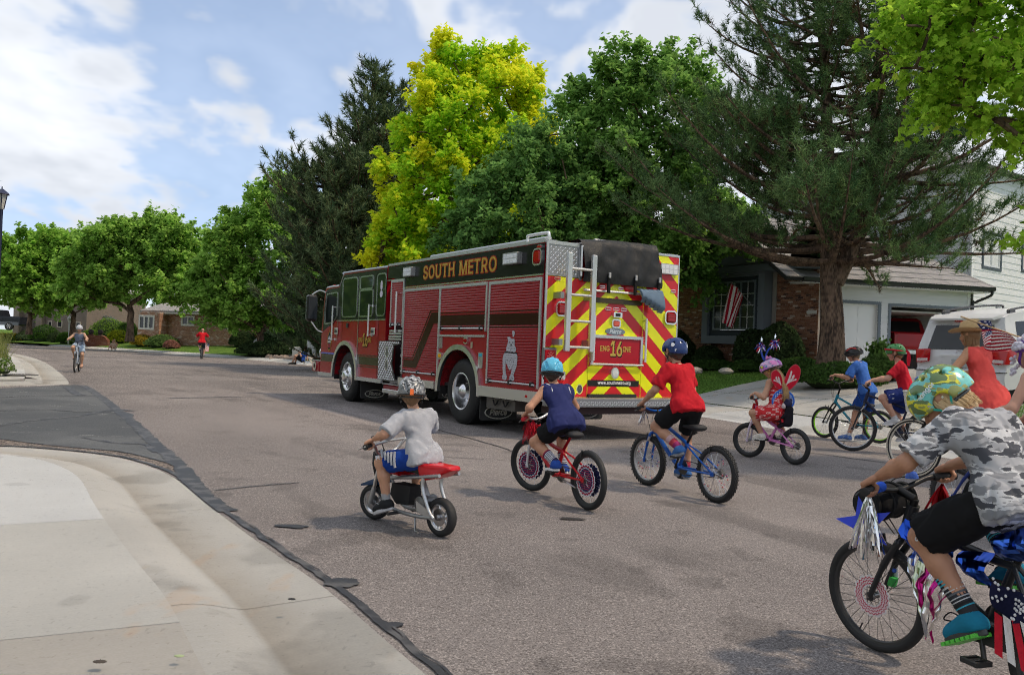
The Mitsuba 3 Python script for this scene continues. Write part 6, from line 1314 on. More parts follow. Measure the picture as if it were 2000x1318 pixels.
 part(hk,'fit_band',tube([head+(-math.cos(a)*f*.098+math.sin(a)*l*.086)*kh-u*.030*kh for a in np.linspace(-1.2,1.2,12)],.008*kh,6),'m_plastic',(.03,.03,.032),M,smooth=60)
 return hk
def flat_strap(p,w,n):
 p=catmull(np.array(p),5);t=np.gradient(p,axis=0);n=unit(n);s=np.cross(t,n);s/=np.linalg.norm(s,axis=1,keepdims=True);q=np.concatenate([p-s*w*.5,p+s*w*.5,p+s*w*.5+n*.003,p-s*w*.5+n*.003]);m=len(p)
 return q,np.array([[a*m+i,a*m+i+1,((a+1)%4)*m+i+1,((a+1)%4)*m+i]for a in range(4)for i in range(m-1)])
 # ---- cycles
def ribbon(p,w0,w1,n0,seed=0):
 p=np.asarray(p);m=len(p);t=np.gradient(p,axis=0);rng=np.random.default_rng(seed);a=np.linspace(0,rng.uniform(-2.5,2.5),m)+rng.uniform(0,6);b1,b2,_=frame(unit(p[-1]-p[0]));s=np.cos(a)[:,None]*b1+np.sin(a)[:,None]*b2;w=np.linspace(w0,w1,m)[:,None]
 return np.concatenate([p-s*w,p+s*w]),np.array([[i,i+1,m+i+1,m+i]for i in range(m-1)])
def tassel(parent,name,M,p,d,n,L,cols,seed,spread=.5,w=.0035,mat='m_foil',kind='stuff'):
 rng=np.random.default_rng(seed);by={}
 for i in range(n):
  dd=unit(np.asarray(d)+rng.normal(size=3)*spread);l_=L*rng.uniform(.6,1.15);q=bez(p,p+dd*l_*.5+rng.normal(size=3)*.01,p+dd*l_*.75+V(0,0,-l_*.35)+rng.normal(size=3)*.012,n=7);by.setdefault(i%len(cols),[]).append(ribbon(q,w,w*.8,None,int(rng.integers(1e6))))
 for k,ms in by.items():part(parent,name,cat(*ms),mat,cols[k],M,smooth=False,kind=kind)
def steer_M(hb,ht,a):
 ax=unit(V(ht[0]-hb[0],0,ht[1]-hb[1]));o=V(hb[0],0,hb[1]);c,s=math.cos(a),math.sin(a);K=np.array([[0,-ax[2],ax[1]],[ax[2],0,-ax[0]],[-ax[1],ax[0],0]]);R=np.eye(3)+s*K+(1-c)*K@K;M=np.eye(4);M[:3,:3]=R;M[:3,3]=o-R@o;return M
def bike_wheel(parent,M,c,R,r,rimc,tyrec=(.022,.022,.023),spc=(.5,.5,.5),nsp=28,hubw=.045,wall=None,knob=False,sp=True,label=None,rimw=.014):
 Mc=M@T_(c[0],0,c[1]);n=56;t_=R-r;pr=[(t_-r*.55,-r*.62)]+[(t_+r*math.cos(a),-r*math.sin(a))for a in np.linspace(2.45,-2.45,13)]+[(t_-r*.55,r*.62)]
 pr=[(x,y)for x,y in pr][::-1]
 w=part(parent,'wheel',lathe(pr,n),'m_rubber',tyrec,Mc,smooth=50,label=label)
 if knob:part(w,'tread',cat(*[(xf(np.array([[math.cos(a),0,math.sin(a),0],[0,1,0,0],[-math.sin(a),0,math.cos(a),0],[0,0,0,1]]),box(-.006,.006,y0-.005,y0+.005,R-.004,R+.0035)[0]),box(0,1,0,1,0,1)[1])for j,a in enumerate(np.linspace(0,2*PI,85)[:-1])for y0 in((-.011,.011)if j%2 else(0.,-.019,.019))]),'m_rubber',tyrec,Mc,smooth=False,kind='stuff')
 if wall is not None:
  for s in(1,-1):part(w,'side_wall',lathe([(t_-r*.5,s*r*.66),(t_-r*.1,s*r*.99+s*.0015),(t_+r*.45,s*r*.93+s*.0015),(t_+r*.45,s*r*.8),(t_-r*.1,s*r*.8)],n),'m_rubber',wall,Mc,smooth=50)
 q=t_-r*.45
 part(w,'rim',lathe([(q,-rimw*.9),(q-.005,-rimw),(q-.016,-rimw*.75),(q-.021,0),(q-.016,rimw*.75),(q-.005,rimw),(q,rimw*.9),(q-.008,0),(q,-rimw*.9)],n),'m_satin' if rimc[0]>.25 and abs(rimc[0]-rimc[2])<.1 else 'm_plastic',rimc,Mc,smooth=30)
 part(w,'hub',lathe([(0,-hubw-.012),(.006,-hubw-.012),(.008,-hubw),(.020,-hubw+.005),(.020,-hubw+.009),(.012,-hubw+.014),(.012,hubw-.014),(.020,hubw-.009),(.020,hubw-.005),(.008,hubw),(.006,hubw+.012),(0,hubw+.012)],16),'m_metal',(.25,.25,.26),Mc,smooth=40)
 if sp:
  ms=[]
  for i in range(nsp):
   a=i*2*PI/nsp;b=a+(1.15 if i%4<2 else-1.15);s=1 if i%2 else-1;ms.append(tube([(.019*math.cos(b),s*(hubw-.007),.019*math.sin(b)),((q-.016)*math.cos(a),0,(q-.016)*math.sin(a))],.0013,4,caps=False))
  part(w,'spoke',cat(*ms),'m_metal',spc,Mc,smooth=60,kind='stuff')
 part(w,'valve',tube([(q-.018,0,0),(q-.055,0,0)],.0035,5),'m_plastic',(.02,.02,.02),Mc@place_M(0,0,0,0,0,1.1),smooth=60)
 return w
def cycle(name,label,M,P,group=None):
 """P: wb, R, r, bb, seat, ht, hb, bar (x, z), barw, col, ... in the cycle's own frame (x ahead of the rear contact, z up)"""
 b=thing(name,label,'bicycle' if name=='bicycle' else 'minibike',group);wb,R,r=P['wb'],P['R'],P['r'];col=P['col'];rh=V(0,0,R);hbp,htp=V(P['hb'][0],0,P['hb'][1]),V(P['ht'][0],0,P['ht'][1]);bb=V(P['bb'][0],0,P['bb'][1]);seat=V(P['seat'][0],0,P['seat'][1]);clamp=V(P['clamp'][0],0,P['clamp'][1]);tr=P.get('tube',.017)
 Ms=M@steer_M(P['hb'],P['ht'],P.get('steer',0.));ax=unit(htp-hbp)
 fr=[tube([bb,clamp],tr*.9,12),tube(bez(hbp+ax*.02,hbp*.5+bb*.5+V(0,0,P.get('dsag',-.02)),bb,n=12),tr*1.22,12),tube(bez(htp-ax*.03,htp*.5+clamp*.5+V(0,0,P.get('tsag',-.015)),clamp-V(0,0,.015),n=12),tr,12),tube([hbp-ax*.012,htp+ax*.012],tr*1.35,14)]
 for s in(1,-1):
  fr+=[tube(catmull([bb+V(-.005,s*.02,0),bb*.7+rh*.3+V(0,s*.045,0),rh+V(.01,s*.058,0)],5),tr*.55,8),tube(catmull([clamp+V(0,s*.012,-.02),clamp*.6+rh*.4+V(0,s*.045,.0),rh+V(0,s*.058,.008)],5),tr*.48,8),box(-.018,.022,s*.058-.003,s*.058+.003,R-.018,R+.02,.002)]
 fr.append(lathe([(0,-.036),(.024,-.036),(.024,.036),(0,.036)],16,c=bb));part(b,'frame',cat(*[VF(m)for m in fr]),P.get('fmat','m_paint'),col,M,smooth=40)
 fa=V(wb,0,R);fk=[tube([hbp-ax*.01,hbp+ax*.03],tr*1.2,10)];cw=max(.042,r+.018);crown=hbp-ax*.02
 for s in(1,-1):
  fk.append(tube(catmull([crown+V(0,s*.01,0),crown+V(0,s*cw,-.012),crown*.55+fa*.45+V(.008,s*cw,0),fa+V(0,s*(cw+.004),0)],6),[tr*.85]*7+[tr*.8]*6+[tr*.62]*6,10));fk.append(VF(box(fa[0]-.015,fa[0]+.015,s*(cw+.004)-.004,s*(cw+.004)+.004,R-.018,R+.018,.003)))
 part(b,'fork',cat(*fk),P.get('fmat2','m_paint'),P.get('forkcol',col),Ms,smooth=40)
 if P.get('susp'):
  for s in(1,-1):part(b,'stanchion',tube([crown+V(0,s*cw,-.03),crown*.72+fa*.28+V(0,s*cw,0)],tr*.95,12),'m_metal',(.6,.6,.62),Ms,smooth=60)
 Mf=Ms
 W=[bike_wheel(b,Mf,(wb,R),R,r,P['rim'],spc=P.get('spc',(.5,.5,.5)),wall=P.get('wall'),knob=P.get('knob',False),nsp=P.get('nsp',28)),bike_wheel(b,M,(0,R),R,r,P['rim'],spc=P.get('spc',(.5,.5,.5)),wall=P.get('wall'),knob=P.get('knob',False),nsp=P.get('nsp',28))]
 bx,bz=P['bar'];bc=V(bx,0,bz);bw=P['barw']/2;rise=P.get('rise',.05);sw=P.get('sweep',.05)
 part(b,'stem',cat(tube([htp,htp+ax*max(.02,(bz-htp[2])*.6)],tr*.85,10),tube([htp+ax*max(.02,(bz-htp[2])*.6),bc],tr*.9,10)),'m_satin',P.get('stemcol',(.03,.03,.03)),Ms,smooth=50)
 pts=[V(bx,-bw,bz+rise)+V(-sw,0,0),V(bx,-bw*.62,bz+rise)+V(-sw*.3,0,0),V(bx,-bw*.3,bz+rise*.3),bc,V(bx,bw*.3,bz+rise*.3),V(bx,bw*.62,bz+rise)+V(-sw*.3,0,0),V(bx,bw,bz+rise)+V(-sw,0,0)]
 bar=catmull(pts,6);hbk=part(b,'handlebar',tube(bar,.0115,10),P.get('barmat','m_satin'),P.get('barcol',(.04,.04,.04)),Ms,smooth=60)
 grips=[]
 for s in(1,-1):
  e=V(bx-sw,s*bw,bz+rise);i_=V(bx-sw*.42,s*bw*.66,bz+rise);d=unit(e-i_);g=part(b,'grip',tube([e+d*.004,e+d*.002,e-d*.02,e-d*.10,e-d*.104],[.012,.0185,.0165,.0165,.012],12),'m_rubber',P.get('gripcol',(.02,.02,.02)),Ms,smooth=40);grips.append((xf(steer_M(P['hb'],P['ht'],P.get('steer',0.)),(e-d*.055)[None])[0],(steer_M(P['hb'],P['ht'],P.get('steer',0.))[:3,:3]@d)*s*1.))
  if P.get('lever',True):part(b,'brake_lever',tube(catmull([e-d*.14+V(.01,0,0),e-d*.12+V(.045,0,-.012),e-d*.04+V(.05,0,-.022),e+V(.045,0,-.025)],4),.0052,6),'m_satin',P.get('levcol',(.25,.25,.25)),Ms,smooth=60)
  if P.get('cable',True):part(b,'brake_cable',tube(catmull([e-d*.14+V(.02,0,0),bc+V(.09,s*.09,.02),bc+V(.10,s*.03,-.08),hbp+V(.04,s*.012,.0)],6),.0028,5),'m_rubber',(.02,.02,.02),Ms,smooth=60)
 part(b,'seat_post',tube([clamp-unit(seat-clamp)*.03,seat-V(0,0,.03)],.0125,10),'m_satin',P.get('postcol',(.04,.04,.04)),M,smooth=60)
 q=Soft(.006);q.cone(seat+V(-.075,.03,-.008),.042,seat+V(-.075,-.03,-.008),.042,.02,((0,0,1),1.7)).cone(seat+V(-.06,0,-.008),.045,seat+V(.13,0,-.012),.020,.03,((0,0,1),1.5));part(b,'saddle',q.mesh(),'m_rubber',P.get('saddlecol',(.022,.022,.024)),M,smooth=True)
 ca,cl=P.get('crank',0.),P.get('cl',.11);ped=[]
 ck=part(b,'crank',cat(*[tube([bb+V(0,s*.05,0),bb+V(s*cl*math.cos(ca),s*.062,s*cl*math.sin(ca))],[.011,.009],8)for s in(1,-1)],tube([bb+V(0,-.052,0),bb+V(0,.052,0)],.012,10)),'m_satin',(.06,.06,.06),M,smooth=50)
 for s in(1,-1):
  e=bb+V(s*cl*math.cos(ca),s*.10,s*cl*math.sin(ca));ped.append(e);part(b,'pedal',cat(VF(box(e[0]-.036,e[0]+.036,e[1]-.038,e[1]-.026,e[2]-.010,e[2]+.010,.003)),VF(box(e[0]-.036,e[0]+.036,e[1]+.026,e[1]+.038,e[2]-.010,e[2]+.010,.003)),VF(box(e[0]-.038,e[0]-.026,e[1]-.036,e[1]+.036,e[2]-.009,e[2]+.009)),VF(box(e[0]+.026,e[0]+.038,e[1]-.036,e[1]+.036,e[2]-.009,e[2]+.009)),VF(box(e[0]-.012,e[0]+.012,e[1]-.036,e[1]+.036,e[2]-.007,e[2]+.007))),'m_plastic',P.get('pedcol',(.02,.02,.02)),M,smooth=30)
 part(b,'chain_ring',lathe([(.02,-.002),(.068,-.002),(.068,.002),(.02,.002),(.02,-.002)],28,c=bb+V(0,-.042,0)),'m_satin',(.10,.10,.10),M,smooth=30)
 part(b,'sprocket',lathe([(.0,-.03),(.045,-.03),(.032,-.012),(0,-.012)],20,c=rh+V(0,-.018,0)),'m_satin',(.20,.19,.17),M,smooth=30)
 part(b,'chain',cat(tube([bb+V(0,-.042,.068),rh+V(0,-.042,.036)],.004,5),tube([bb+V(0,-.042,-.068),rh+V(.02,-.042,-.036)],.004,5)),'m_satin',(.12,.11,.10),M,smooth=50)
 if P.get('kickstand'):part(b,'kickstand',tube([bb*.7+rh*.3+V(0,.06,-.01),bb*.2+rh*.8+V(-.05,.09,-.06)],.007,6),'m_metal',(.5,.5,.5),M,smooth=60)
 for s,(c_,Mx)in zip((1,1),((V(wb-.02,0,2*R-.015),Ms),(V(.06,0,2*R-.04),M))):part(b,'brake',cat(tube([c_+V(0,.045,-.03),c_+V(0,.03,.035)],.007,6),tube([c_+V(0,-.045,-.03),c_+V(0,-.03,.035)],.007,6)),'m_satin',(.05,.05,.05),Mx,smooth=50)
 return dict(key=b,W=W,grips=grips,ped=ped,bb=bb,seat=seat,Ms=Ms,M=M,bc=bc,bar=bar,fa=fa,rh=rh)
def planeM(F,Rr=None,head=None,wb=None):
 F=G(*F)[:2];Rr=G(*Rr)[:2]if Rr is not None else F-np.array([math.sin(math.radians(head)),math.cos(math.radians(head))])*wb
 d=F-Rr;wb=float(np.hypot(*d));d=d/wb;M=np.eye(4);M[:3,0]=[d[0],d[1],0];M[:3,1]=[-d[1],d[0],0];M[:3,3]=[Rr[0],Rr[1],.003];return M,wb
def foot_on(ped,toe=(1,0,-.1),up=.075,back=.045,k=1.):t_=unit(toe);return(ped+V(0,0,up*k)-t_*back*k,t_)
def spoke_disc(bike,wheel,M,c,R,y,inner,base,stripe,nz=22,r0=.02,name='paper_disc'):
 Mc=M@T_(c[0],0,c[1])@np.array([[1,0,0,0],[0,0,1,0],[0,1,0,0],[0,0,0,1.]])
 a=np.linspace(0,2*PI,nz*2+1)[:-1];zz=lambda ra,rb:Polygon([((ra if i%2 else rb)*math.cos(t),(ra if i%2 else rb)*math.sin(t))for i,t in enumerate(a)])
 out=zz(R*.90,R);d=part(wheel,name,extrude(out.difference(Point(0,0).buffer(inner)),.002,y),'m_matte',base,Mc,smooth=False)
 return d,zz,Mc
Zm={3:(.2655,680,720),4:(.2427,960,690),5:(.273,1210,640),6:(.22,1400,630),7:(.2655,1580,590)}
def zp(k,x,y):s,a,b=Zm[k];return a+x*s,b+y*s
def sub_spec(c):return c
def _marble(a,b,c_,d,sx,sy,sz,th=(.36,.5,.62)):
 def fn(p,n,uv):
  w=.35*F3(p.x*sx*.7,p.y*sx*.7,p.z*sz*.7,3)
  f1=F3(p.x*sx+w*3,p.y*sy,p.z*sz+w*4,3);f2=F3(p.x*sx*1.3+9,p.y*sy*1.3+w*3,p.z*sz*1.3+4,3)
  col=mix(a,b,smoothstep(th[0],th[0]+.03,f1));col=mix(col,mi.Color3f(*c_),smoothstep(th[1],th[1]+.02,f2));return mix(col,mi.Color3f(*d),smoothstep(th[2],th[2]+.02,f1*.5+f2*.5))
 return fn
scene['m_camo']=two({'type':'bumpmap','arbitrary':proc(_cloth_h,.002),'scale':1.0,'bsdf':prin(proc(_marble((.20,.205,.22),(.33,.335,.355),(.50,.505,.52),(.065,.068,.08),12,12,30,(.46,.54,.555))),.85,specular=.15,sheen=.25)})
scene['m_helmet_splash']=two(prin(proc(_marble((.10,.17,.06),(.14,.47,.44),(.62,.60,.03),(.30,.33,.10),17,17,26,(.46,.55,.56))),.25,specular=.5,clearcoat=.6,clearcoat_gloss=.9))
scene['m_helmet_grey']=two(prin(proc(_marble((.07,.075,.08),(.20,.21,.22),(.42,.43,.44),(.02,.02,.022),34,34,30,(.42,.54,.57))),.3,specular=.5))
scene['m_helmet_pink']=two(prin(proc(_marble((.50,.16,.50),(.62,.42,.62),(.10,.22,.42),(.75,.25,.55),15,15,15,(.46,.58,.60))),.25,specular=.5))
def _floral(c1,c2,c3,sc):
 def fn(p,n,uv):
  d1,d2,r=voronoi((p.x*.8+p.y*.6)*sc,p.z*sc+p.y*sc*.3);ring=smoothstep(.10,.14,d1)*smoothstep(.30,.26,d1)
  return mix(mix(c1,c2,dr.clip(ring,0,1)),mi.Color3f(*c3),smoothstep(.07,.05,d1))
 return fn
scene['m_floral_red']=two(prin(proc(_floral((.52,.03,.035),(.72,.42,.40),(.50,.02,.03),24)),.85,specular=.15,sheen=.2));scene['m_floral_navy']=two(prin(proc(_floral((.018,.014,.05),(.40,.07,.18),(.5,.4,.5),26)),.85,specular=.15,sheen=.2))
NAVY,BLUE,REDC=(.012,.016,.06),(.012,.055,.30),(.48,.012,.028)
SIL,FRED,FBLU,MAG=(.86,.87,.88),(.55,.02,.04),(.03,.08,.55),(.50,.02,.22)
hairb={'col':(.10,.055,.03)}
def swoosh(so,an,td,up_,lt,heel,k,M,s):
 o=lt*s*.034*k;b=heel+td*.075*k+up_*.040*k+o
 q=catmull([b-td*.035*k+up_*.012*k,b-td*.022*k-up_*.004*k,b+td*.0*k+up_*.002*k,b+td*.04*k+up_*.022*k],5);part(so,'mark',tube(q,list(np.interp(np.linspace(0,1,len(q)),[0,.25,1],[.003,.0055,.001])*k),5),'m_plastic',(.55,.56,.58),M,smooth=60)
def logo_ua(p,ex,ey,s):
 P=shapely.union_all([sb(-.5,-.25,-.5,.5),sb(.25,.5,-.5,.5),sb(-.5,.5,-.12,.12)]);v,f=extrude(P,.05);n=np.cross(ex,ey);return p+s*(v[:,:1]*ex+v[:,1:2]*ey)+v[:,2:3]*.06*n,f
 # ---- 1: boy on the small red motorcycle --------
M1,wb1=planeM(zp(3,190,1110),zp(3,680,1235));R1=.128
mb_=thing('minibike','small red and silver electric dirt bike ridden at the front left','minibike')
def mini_wheel(c,St):
 Mc=St@T_(c[0],0,c[1]);w=part(mb_,'wheel',lathe([(R1-.042,-.026),(R1-.03,-.033),(R1-.012,-.030),(R1-.003,-.018),(R1,0),(R1-.003,.018),(R1-.012,.030),(R1-.03,.033),(R1-.042,.026)][::-1],48),'m_rubber',(.022,.022,.023),Mc,smooth=45)
 part(w,'rim',lathe([(R1-.04,-.024),(R1-.052,-.022),(R1-.055,0),(R1-.052,.022),(R1-.04,.024),(R1-.045,0),(R1-.04,-.024)],40),'m_metal',(.72,.72,.73),Mc,smooth=40)
 for i in range(5):
  a=i*2*PI/5;d=V(math.cos(a),0,math.sin(a));part(w,'spoke',tube([d*.018,d*.05,d*(R1-.05)],[.011,.008,.011],8),'m_metal',(.70,.70,.71),Mc,smooth=60)
 part(w,'hub',lathe([(0,-.05),(.018,-.05),(.02,-.02),(.028,-.015),(.028,.015),(.02,.02),(.018,.05),(0,.05)],18),'m_metal',(.5,.5,.51),Mc,smooth=40);part(w,'brake_disc',lathe([(.025,.022),(.058,.022),(.058,.026),(.025,.026),(.025,.022)],28),'m_metal',(.45,.45,.46),Mc,smooth=30)
S1=M1@steer_M((.64,.36),(.60,.48),.22);mini_wheel((wb1,R1),S1);mini_wheel((0,R1),M1)
for s in(1,-1):
 part(mb_,'fork_leg',tube([V(wb1,s*.055,R1),V(wb1-.035,s*.055,R1+.11)],[.019,.019],12),'m_satin',(.42,.43,.44),S1,smooth=60);part(mb_,'fork_tube',tube([V(wb1-.035,s*.055,R1+.11),V(.595,s*.055,.47)],.0135,12),'m_metal',(.55,.55,.56),S1,smooth=60)
 part(mb_,'frame_tube',tube(catmull([V(.60,s*.02,.42),V(.50,s*.055,.34),V(.32,s*.075,.355),V(.12,s*.085,.385),V(-.06,s*.09,.415)],6),.0125,9),'m_satin',(.48,.49,.50),M1,smooth=60)
 part(mb_,'frame_tube',tube(catmull([V(.10,s*.085,.385),V(.10,s*.085,.30),V(.03,s*.085,.17),V(.0,s*.075,R1)],6),.0125,9),'m_satin',(.55,.56,.57),M1,smooth=60)
 part(mb_,'frame_tube',tube(catmull([V(.60,s*.02,.40),V(.52,s*.05,.22),V(.44,s*.06,.13),V(.2,s*.07,.115),V(.0,s*.07,R1)],6),.013,9),'m_satin',(.40,.41,.42),M1,smooth=60)
 part(mb_,'foot_peg',tube([V(.36,s*.06,.11),V(.36,s*.16,.11)],.011,8),'m_satin',(.1,.1,.1),M1,smooth=60)
part(mb_,'triple_clamp',box(.565,.635,-.075,.075,.455,.475,.006),'m_satin',(.35,.35,.36),S1);part(mb_,'front_fender',relax(m3.Manifold.hull_points(np.array([V(wb1+a,y,z)for a,z in((.10,R1+.125),(.0,R1+.165),(-.12,R1+.16))for y in(.04,-.04)]+[V(wb1+a,y,z-.015)for a,z in((.10,R1+.125),(-.12,R1+.16))for y in(.035,-.035)])),0),'m_plastic',(.03,.06,.12),S1,smooth=40)
part(mb_,'number_plate',m3.Manifold.hull_points(np.array([V(.66,y,z)for y,z in((.06,.50),(-.06,.50),(.075,.42),(-.075,.42),(.05,.33),(-.05,.33))]+[V(.645,y*.9,z)for y,z in((.06,.50),(-.06,.50),(.075,.42),(-.075,.42),(.05,.33),(-.05,.33))])),'m_plastic',(.02,.02,.022),S1,smooth=30)
hb1=catmull([V(.535,.30,.575),V(.55,.19,.575),V(.585,.10,.50),V(.59,0,.49),V(.585,-.10,.50),V(.55,-.19,.575),V(.535,-.30,.575)],6);part(mb_,'handlebar',tube(hb1,.011,9),'m_satin',(.50,.51,.52),S1,smooth=60)
g1=[]
for s in(1,-1):
 e,i_=V(.535,s*.30,.575),V(.545,s*.20,.575);part(mb_,'grip',tube([e,e*.9+i_*.1,i_],[.020,.0165,.0165],12),'m_rubber',(.02,.02,.02),S1,smooth=40);q=steer_M((.64,.36),(.60,.48),.22);g1.append((xf(q,(e*.55+i_*.45)[None])[0],q[:3,:3]@unit(e-i_)*s))
 part(mb_,'brake_lever',tube([V(.57,s*.19,.57),V(.60,s*.24,.56),V(.595,s*.30,.555)],.005,6),'m_satin',(.5,.5,.5),S1,smooth=60)
part(mb_,'crossbar_pad',tube([V(.56,.17,.57),V(.575,.0,.575),V(.56,-.17,.57)],.009,8),'m_satin',(.5,.5,.5),S1,smooth=60);part(mb_,'cable',tube(catmull([V(.57,.19,.57),V(.62,.12,.62),V(.63,.02,.58),V(.60,0,.48)],5),.004,5),'m_rubber',(.02,.02,.02),S1,smooth=60)
part(mb_,'tank',relax(m3.Manifold.hull_points(np.array([V(x,y,z)for x,yy,z in((.56,.05,.46),(.40,.075,.43),(.36,.08,.36),(.54,.06,.36))for y in(yy,-yy)])).refine_to_length(.02),6),'m_paint',(.42,.008,.014),M1,smooth=40)
part(mb_,'seat',relax(m3.Manifold.hull_points(np.array([V(x,y,z)for x,yy,z in((.42,.05,.435),(.12,.085,.455),(.12,.085,.40),(.42,.05,.39))for y in(yy,-yy)])).refine_to_length(.02),5),'m_rubber',(.018,.018,.018),M1,smooth=40)
part(mb_,'tail_fairing',relax(m3.Manifold.hull_points(np.array([V(x,y,z)for x,yy,z in((.16,.095,.47),(-.10,.06,.475),(-.12,.05,.45),(.0,.085,.39),(.10,.08,.36),(.15,.09,.40))for y in(yy,-yy)])).refine_to_length(.02),5),'m_paint',(.48,.008,.014),M1,smooth=45,label='red plastic tail fairing')
part(mb_,'motor',lathe([(0,-.07),(.05,-.07),(.055,-.06),(.055,.06),(.05,.07),(.03,.078),(0,.078)],26,c=(.145,0,.20)),'m_satin',(.16,.16,.165),M1,smooth=35);part(mb_,'battery_case',relax(m3.Manifold.hull_points(np.array([V(x,y,z)for x,z in((.47,.22),(.45,.30),(.26,.30),(.27,.17),(.40,.16))for y in(.055,-.055)])).refine_to_length(.02),4),'m_rubber',(.014,.014,.015),M1,smooth=40)
part(mb_,'chain_cover',relax(m3.Manifold.hull_points(np.array([V(x,y,z)for x,z in((.16,.15),(.17,.22),(.0,.155),(.0,.105))for y in(.068,.08)])),0),'m_satin',(.5,.5,.5),M1,smooth=30);part(mb_,'kickstand',tube([V(.18,.07,.10),V(.12,.12,.03),V(.07,.14,.03)],.007,6),'m_metal',(.5,.5,.5),M1,smooth=60)
part(mb_,'shock',tube([V(.10,0,.16),V(.20,0,.34)],.022,10),'m_satin',(.3,.3,.3),M1)
p1=person('person','boy in light grey T-shirt and blue shorts riding the red minibike',M1,(.20,0,.50),(.30,0,.80),(.335,.01,.925),-.72,-.12,(g1[0][0],g1[1][0]),((V(.405,.135,.185),(1,.12,-.38)),(V(.41,-.13,.185),(1,-.1,-.3))),S=1.12,shirt={'type':'tee','col':(.36,.37,.40),'sleeve':.92,'loose':1.08,'hem':-.035,'wr':.009,'collar':(.02,.02,.02)},shorts={'col':(.012,.05,.27),'len':.80,'wide':1.2},socks={'col':(.30,.31,.32),'h':.055},shoes={'col':(.02,.021,.023),'sole':(.42,.42,.43),'mark':swoosh,'lace':(.08,.08,.08)},hair={'col':(.16,.09,.045)},helmet={'type':'vent','mat':'m_helmet_grey','label':'grey patterned helmet with dark vents'},axis=(g1[0][1],g1[1][1]),elbow=(V(-.1,.6,-.35),V(-.1,-.6,-.35)),knee=(V(1,.45,.6),V(1,-.45,.6)),shw=.125)
hk1=p1['key']+'__helmet';c=p1['head']-p1['f']*.172*p1['kh']+p1['u']*.0;part(hk1,'rear_lamp',relax(m3.Manifold.hull_points(np.array([c+p1['l']*a+p1['u']*b_+p1['f']*z for a in(-.012,.012)for b_ in(-.02,.02)for z in(0,.02)])),0),'m_plastic',(.85,.16,.02),M1,smooth=20)
kl_,hl_=p1['kn'][0],p1['hj'][0];mid_=kl_*.62+hl_*.38+V(-.01,.098,.0);d_=unit(kl_-hl_);part(p1['key']+'__shorts','logo',logo_ua(kl_*.86+hl_*.14+V(0,.074,.035),d_,V(0,.25,1),.028),'m_cloth',(.7,.7,.72),M1,smooth=False)
for i in range(5):q=hl_*(.72-.09*i)+kl_*(.28+.09*i);part(p1['key']+'__shorts','stripe',tube(catmull([q+V(.0,.10,-.05+.02*i),q+V(.012,.100,.0+.02*i),q+V(.03,.082,.052)],4),.009,5),'m_cloth',(.32,.34,.38),M1,smooth=60)
# ---- 2: boy in the navy tank top on the red bicycle ------------------
M2,wb2=planeM(zp(4,300,1112),zp(4,770,1262))
B2=cycle('bicycle','red and white child bicycle with paper fans on its wheels',M2,dict(wb=wb2,R=.238,r=.026,bb=(.47,.22),seat=(.275,.585),clamp=(.375,.44),ht=(.80,.60),hb=(.855,.46),bar=(.80,.655),barw=.50,rise=.035,sweep=.06,steer=.30,col=(.46,.010,.018),forkcol=(.62,.62,.63),barcol=(.62,.62,.63),rim=(.03,.03,.03),gripcol=(.5,.02,.03),crank=2.75,cl=.10,postcol=(.40,.01,.02),tsag=-.09,dsag=-.06,kickstand=True))
for w,c,St in((B2['W'][0],(wb2,.238),B2['Ms']),(B2['W'][1],(0,.238),M2)):
 for y in(.024,-.026):
  d,zz,Mc=spoke_disc(B2,w,St,c,.135,y,.02,(.018,.020,.075),None,20)
  e=.0022 if y>0 else-.0008
  for r0,r1,c_ in((.128,.136,(.62,.62,.64)),(.116,.122,(.45,.02,.04)),(.102,.107,(.55,.55,.58))):part(d,'edge',extrude(zz(r1*.90,r1).difference(zz(r0*.88,r0*.985)),.001,y+e),'m_matte',c_,Mc,smooth=False)
  part(d,'stripe',extrude(shapely.union_all([sb(-.11,.11,t,t+.006)for t in np.arange(-.09,.09,.018)]).intersection(Point(0,0).buffer(.085)).difference(Point(0,0).buffer(.022)),.001,y+e),'m_matte',(.40,.02,.05),Mc,smooth=False)
p2g=B2['grips'];q=xf(np.linalg.inv(M2)@B2['Ms'],np.array([B2['bar'][-6]]))[0]
tassel(B2['key'],'tassel',M2,p2g[0][0]+V(.02,-.045,-.02),(.1,0,-1),34,.17,[FRED,(.45,.02,.03)],3,.22,.004,'m_cloth');tassel(B2['key'],'tassel',M2,p2g[1][0]+V(0,.06,-.02),(-.25,0,-1),30,.20,[FRED,(.62,.62,.64),FBLU],4,.22,.005,'m_cloth');tassel(B2['key'],'tassel',M2,V(.80,.05,.64),(.1,0,-1),30,.13,[FRED],5,.3,.004,'m_cloth')
stripes2=[(.022+.013*i,.028+.013*i,(.62,.62,.66))for i in range(7)]+[(.115,.125,(.30,.02,.05))]
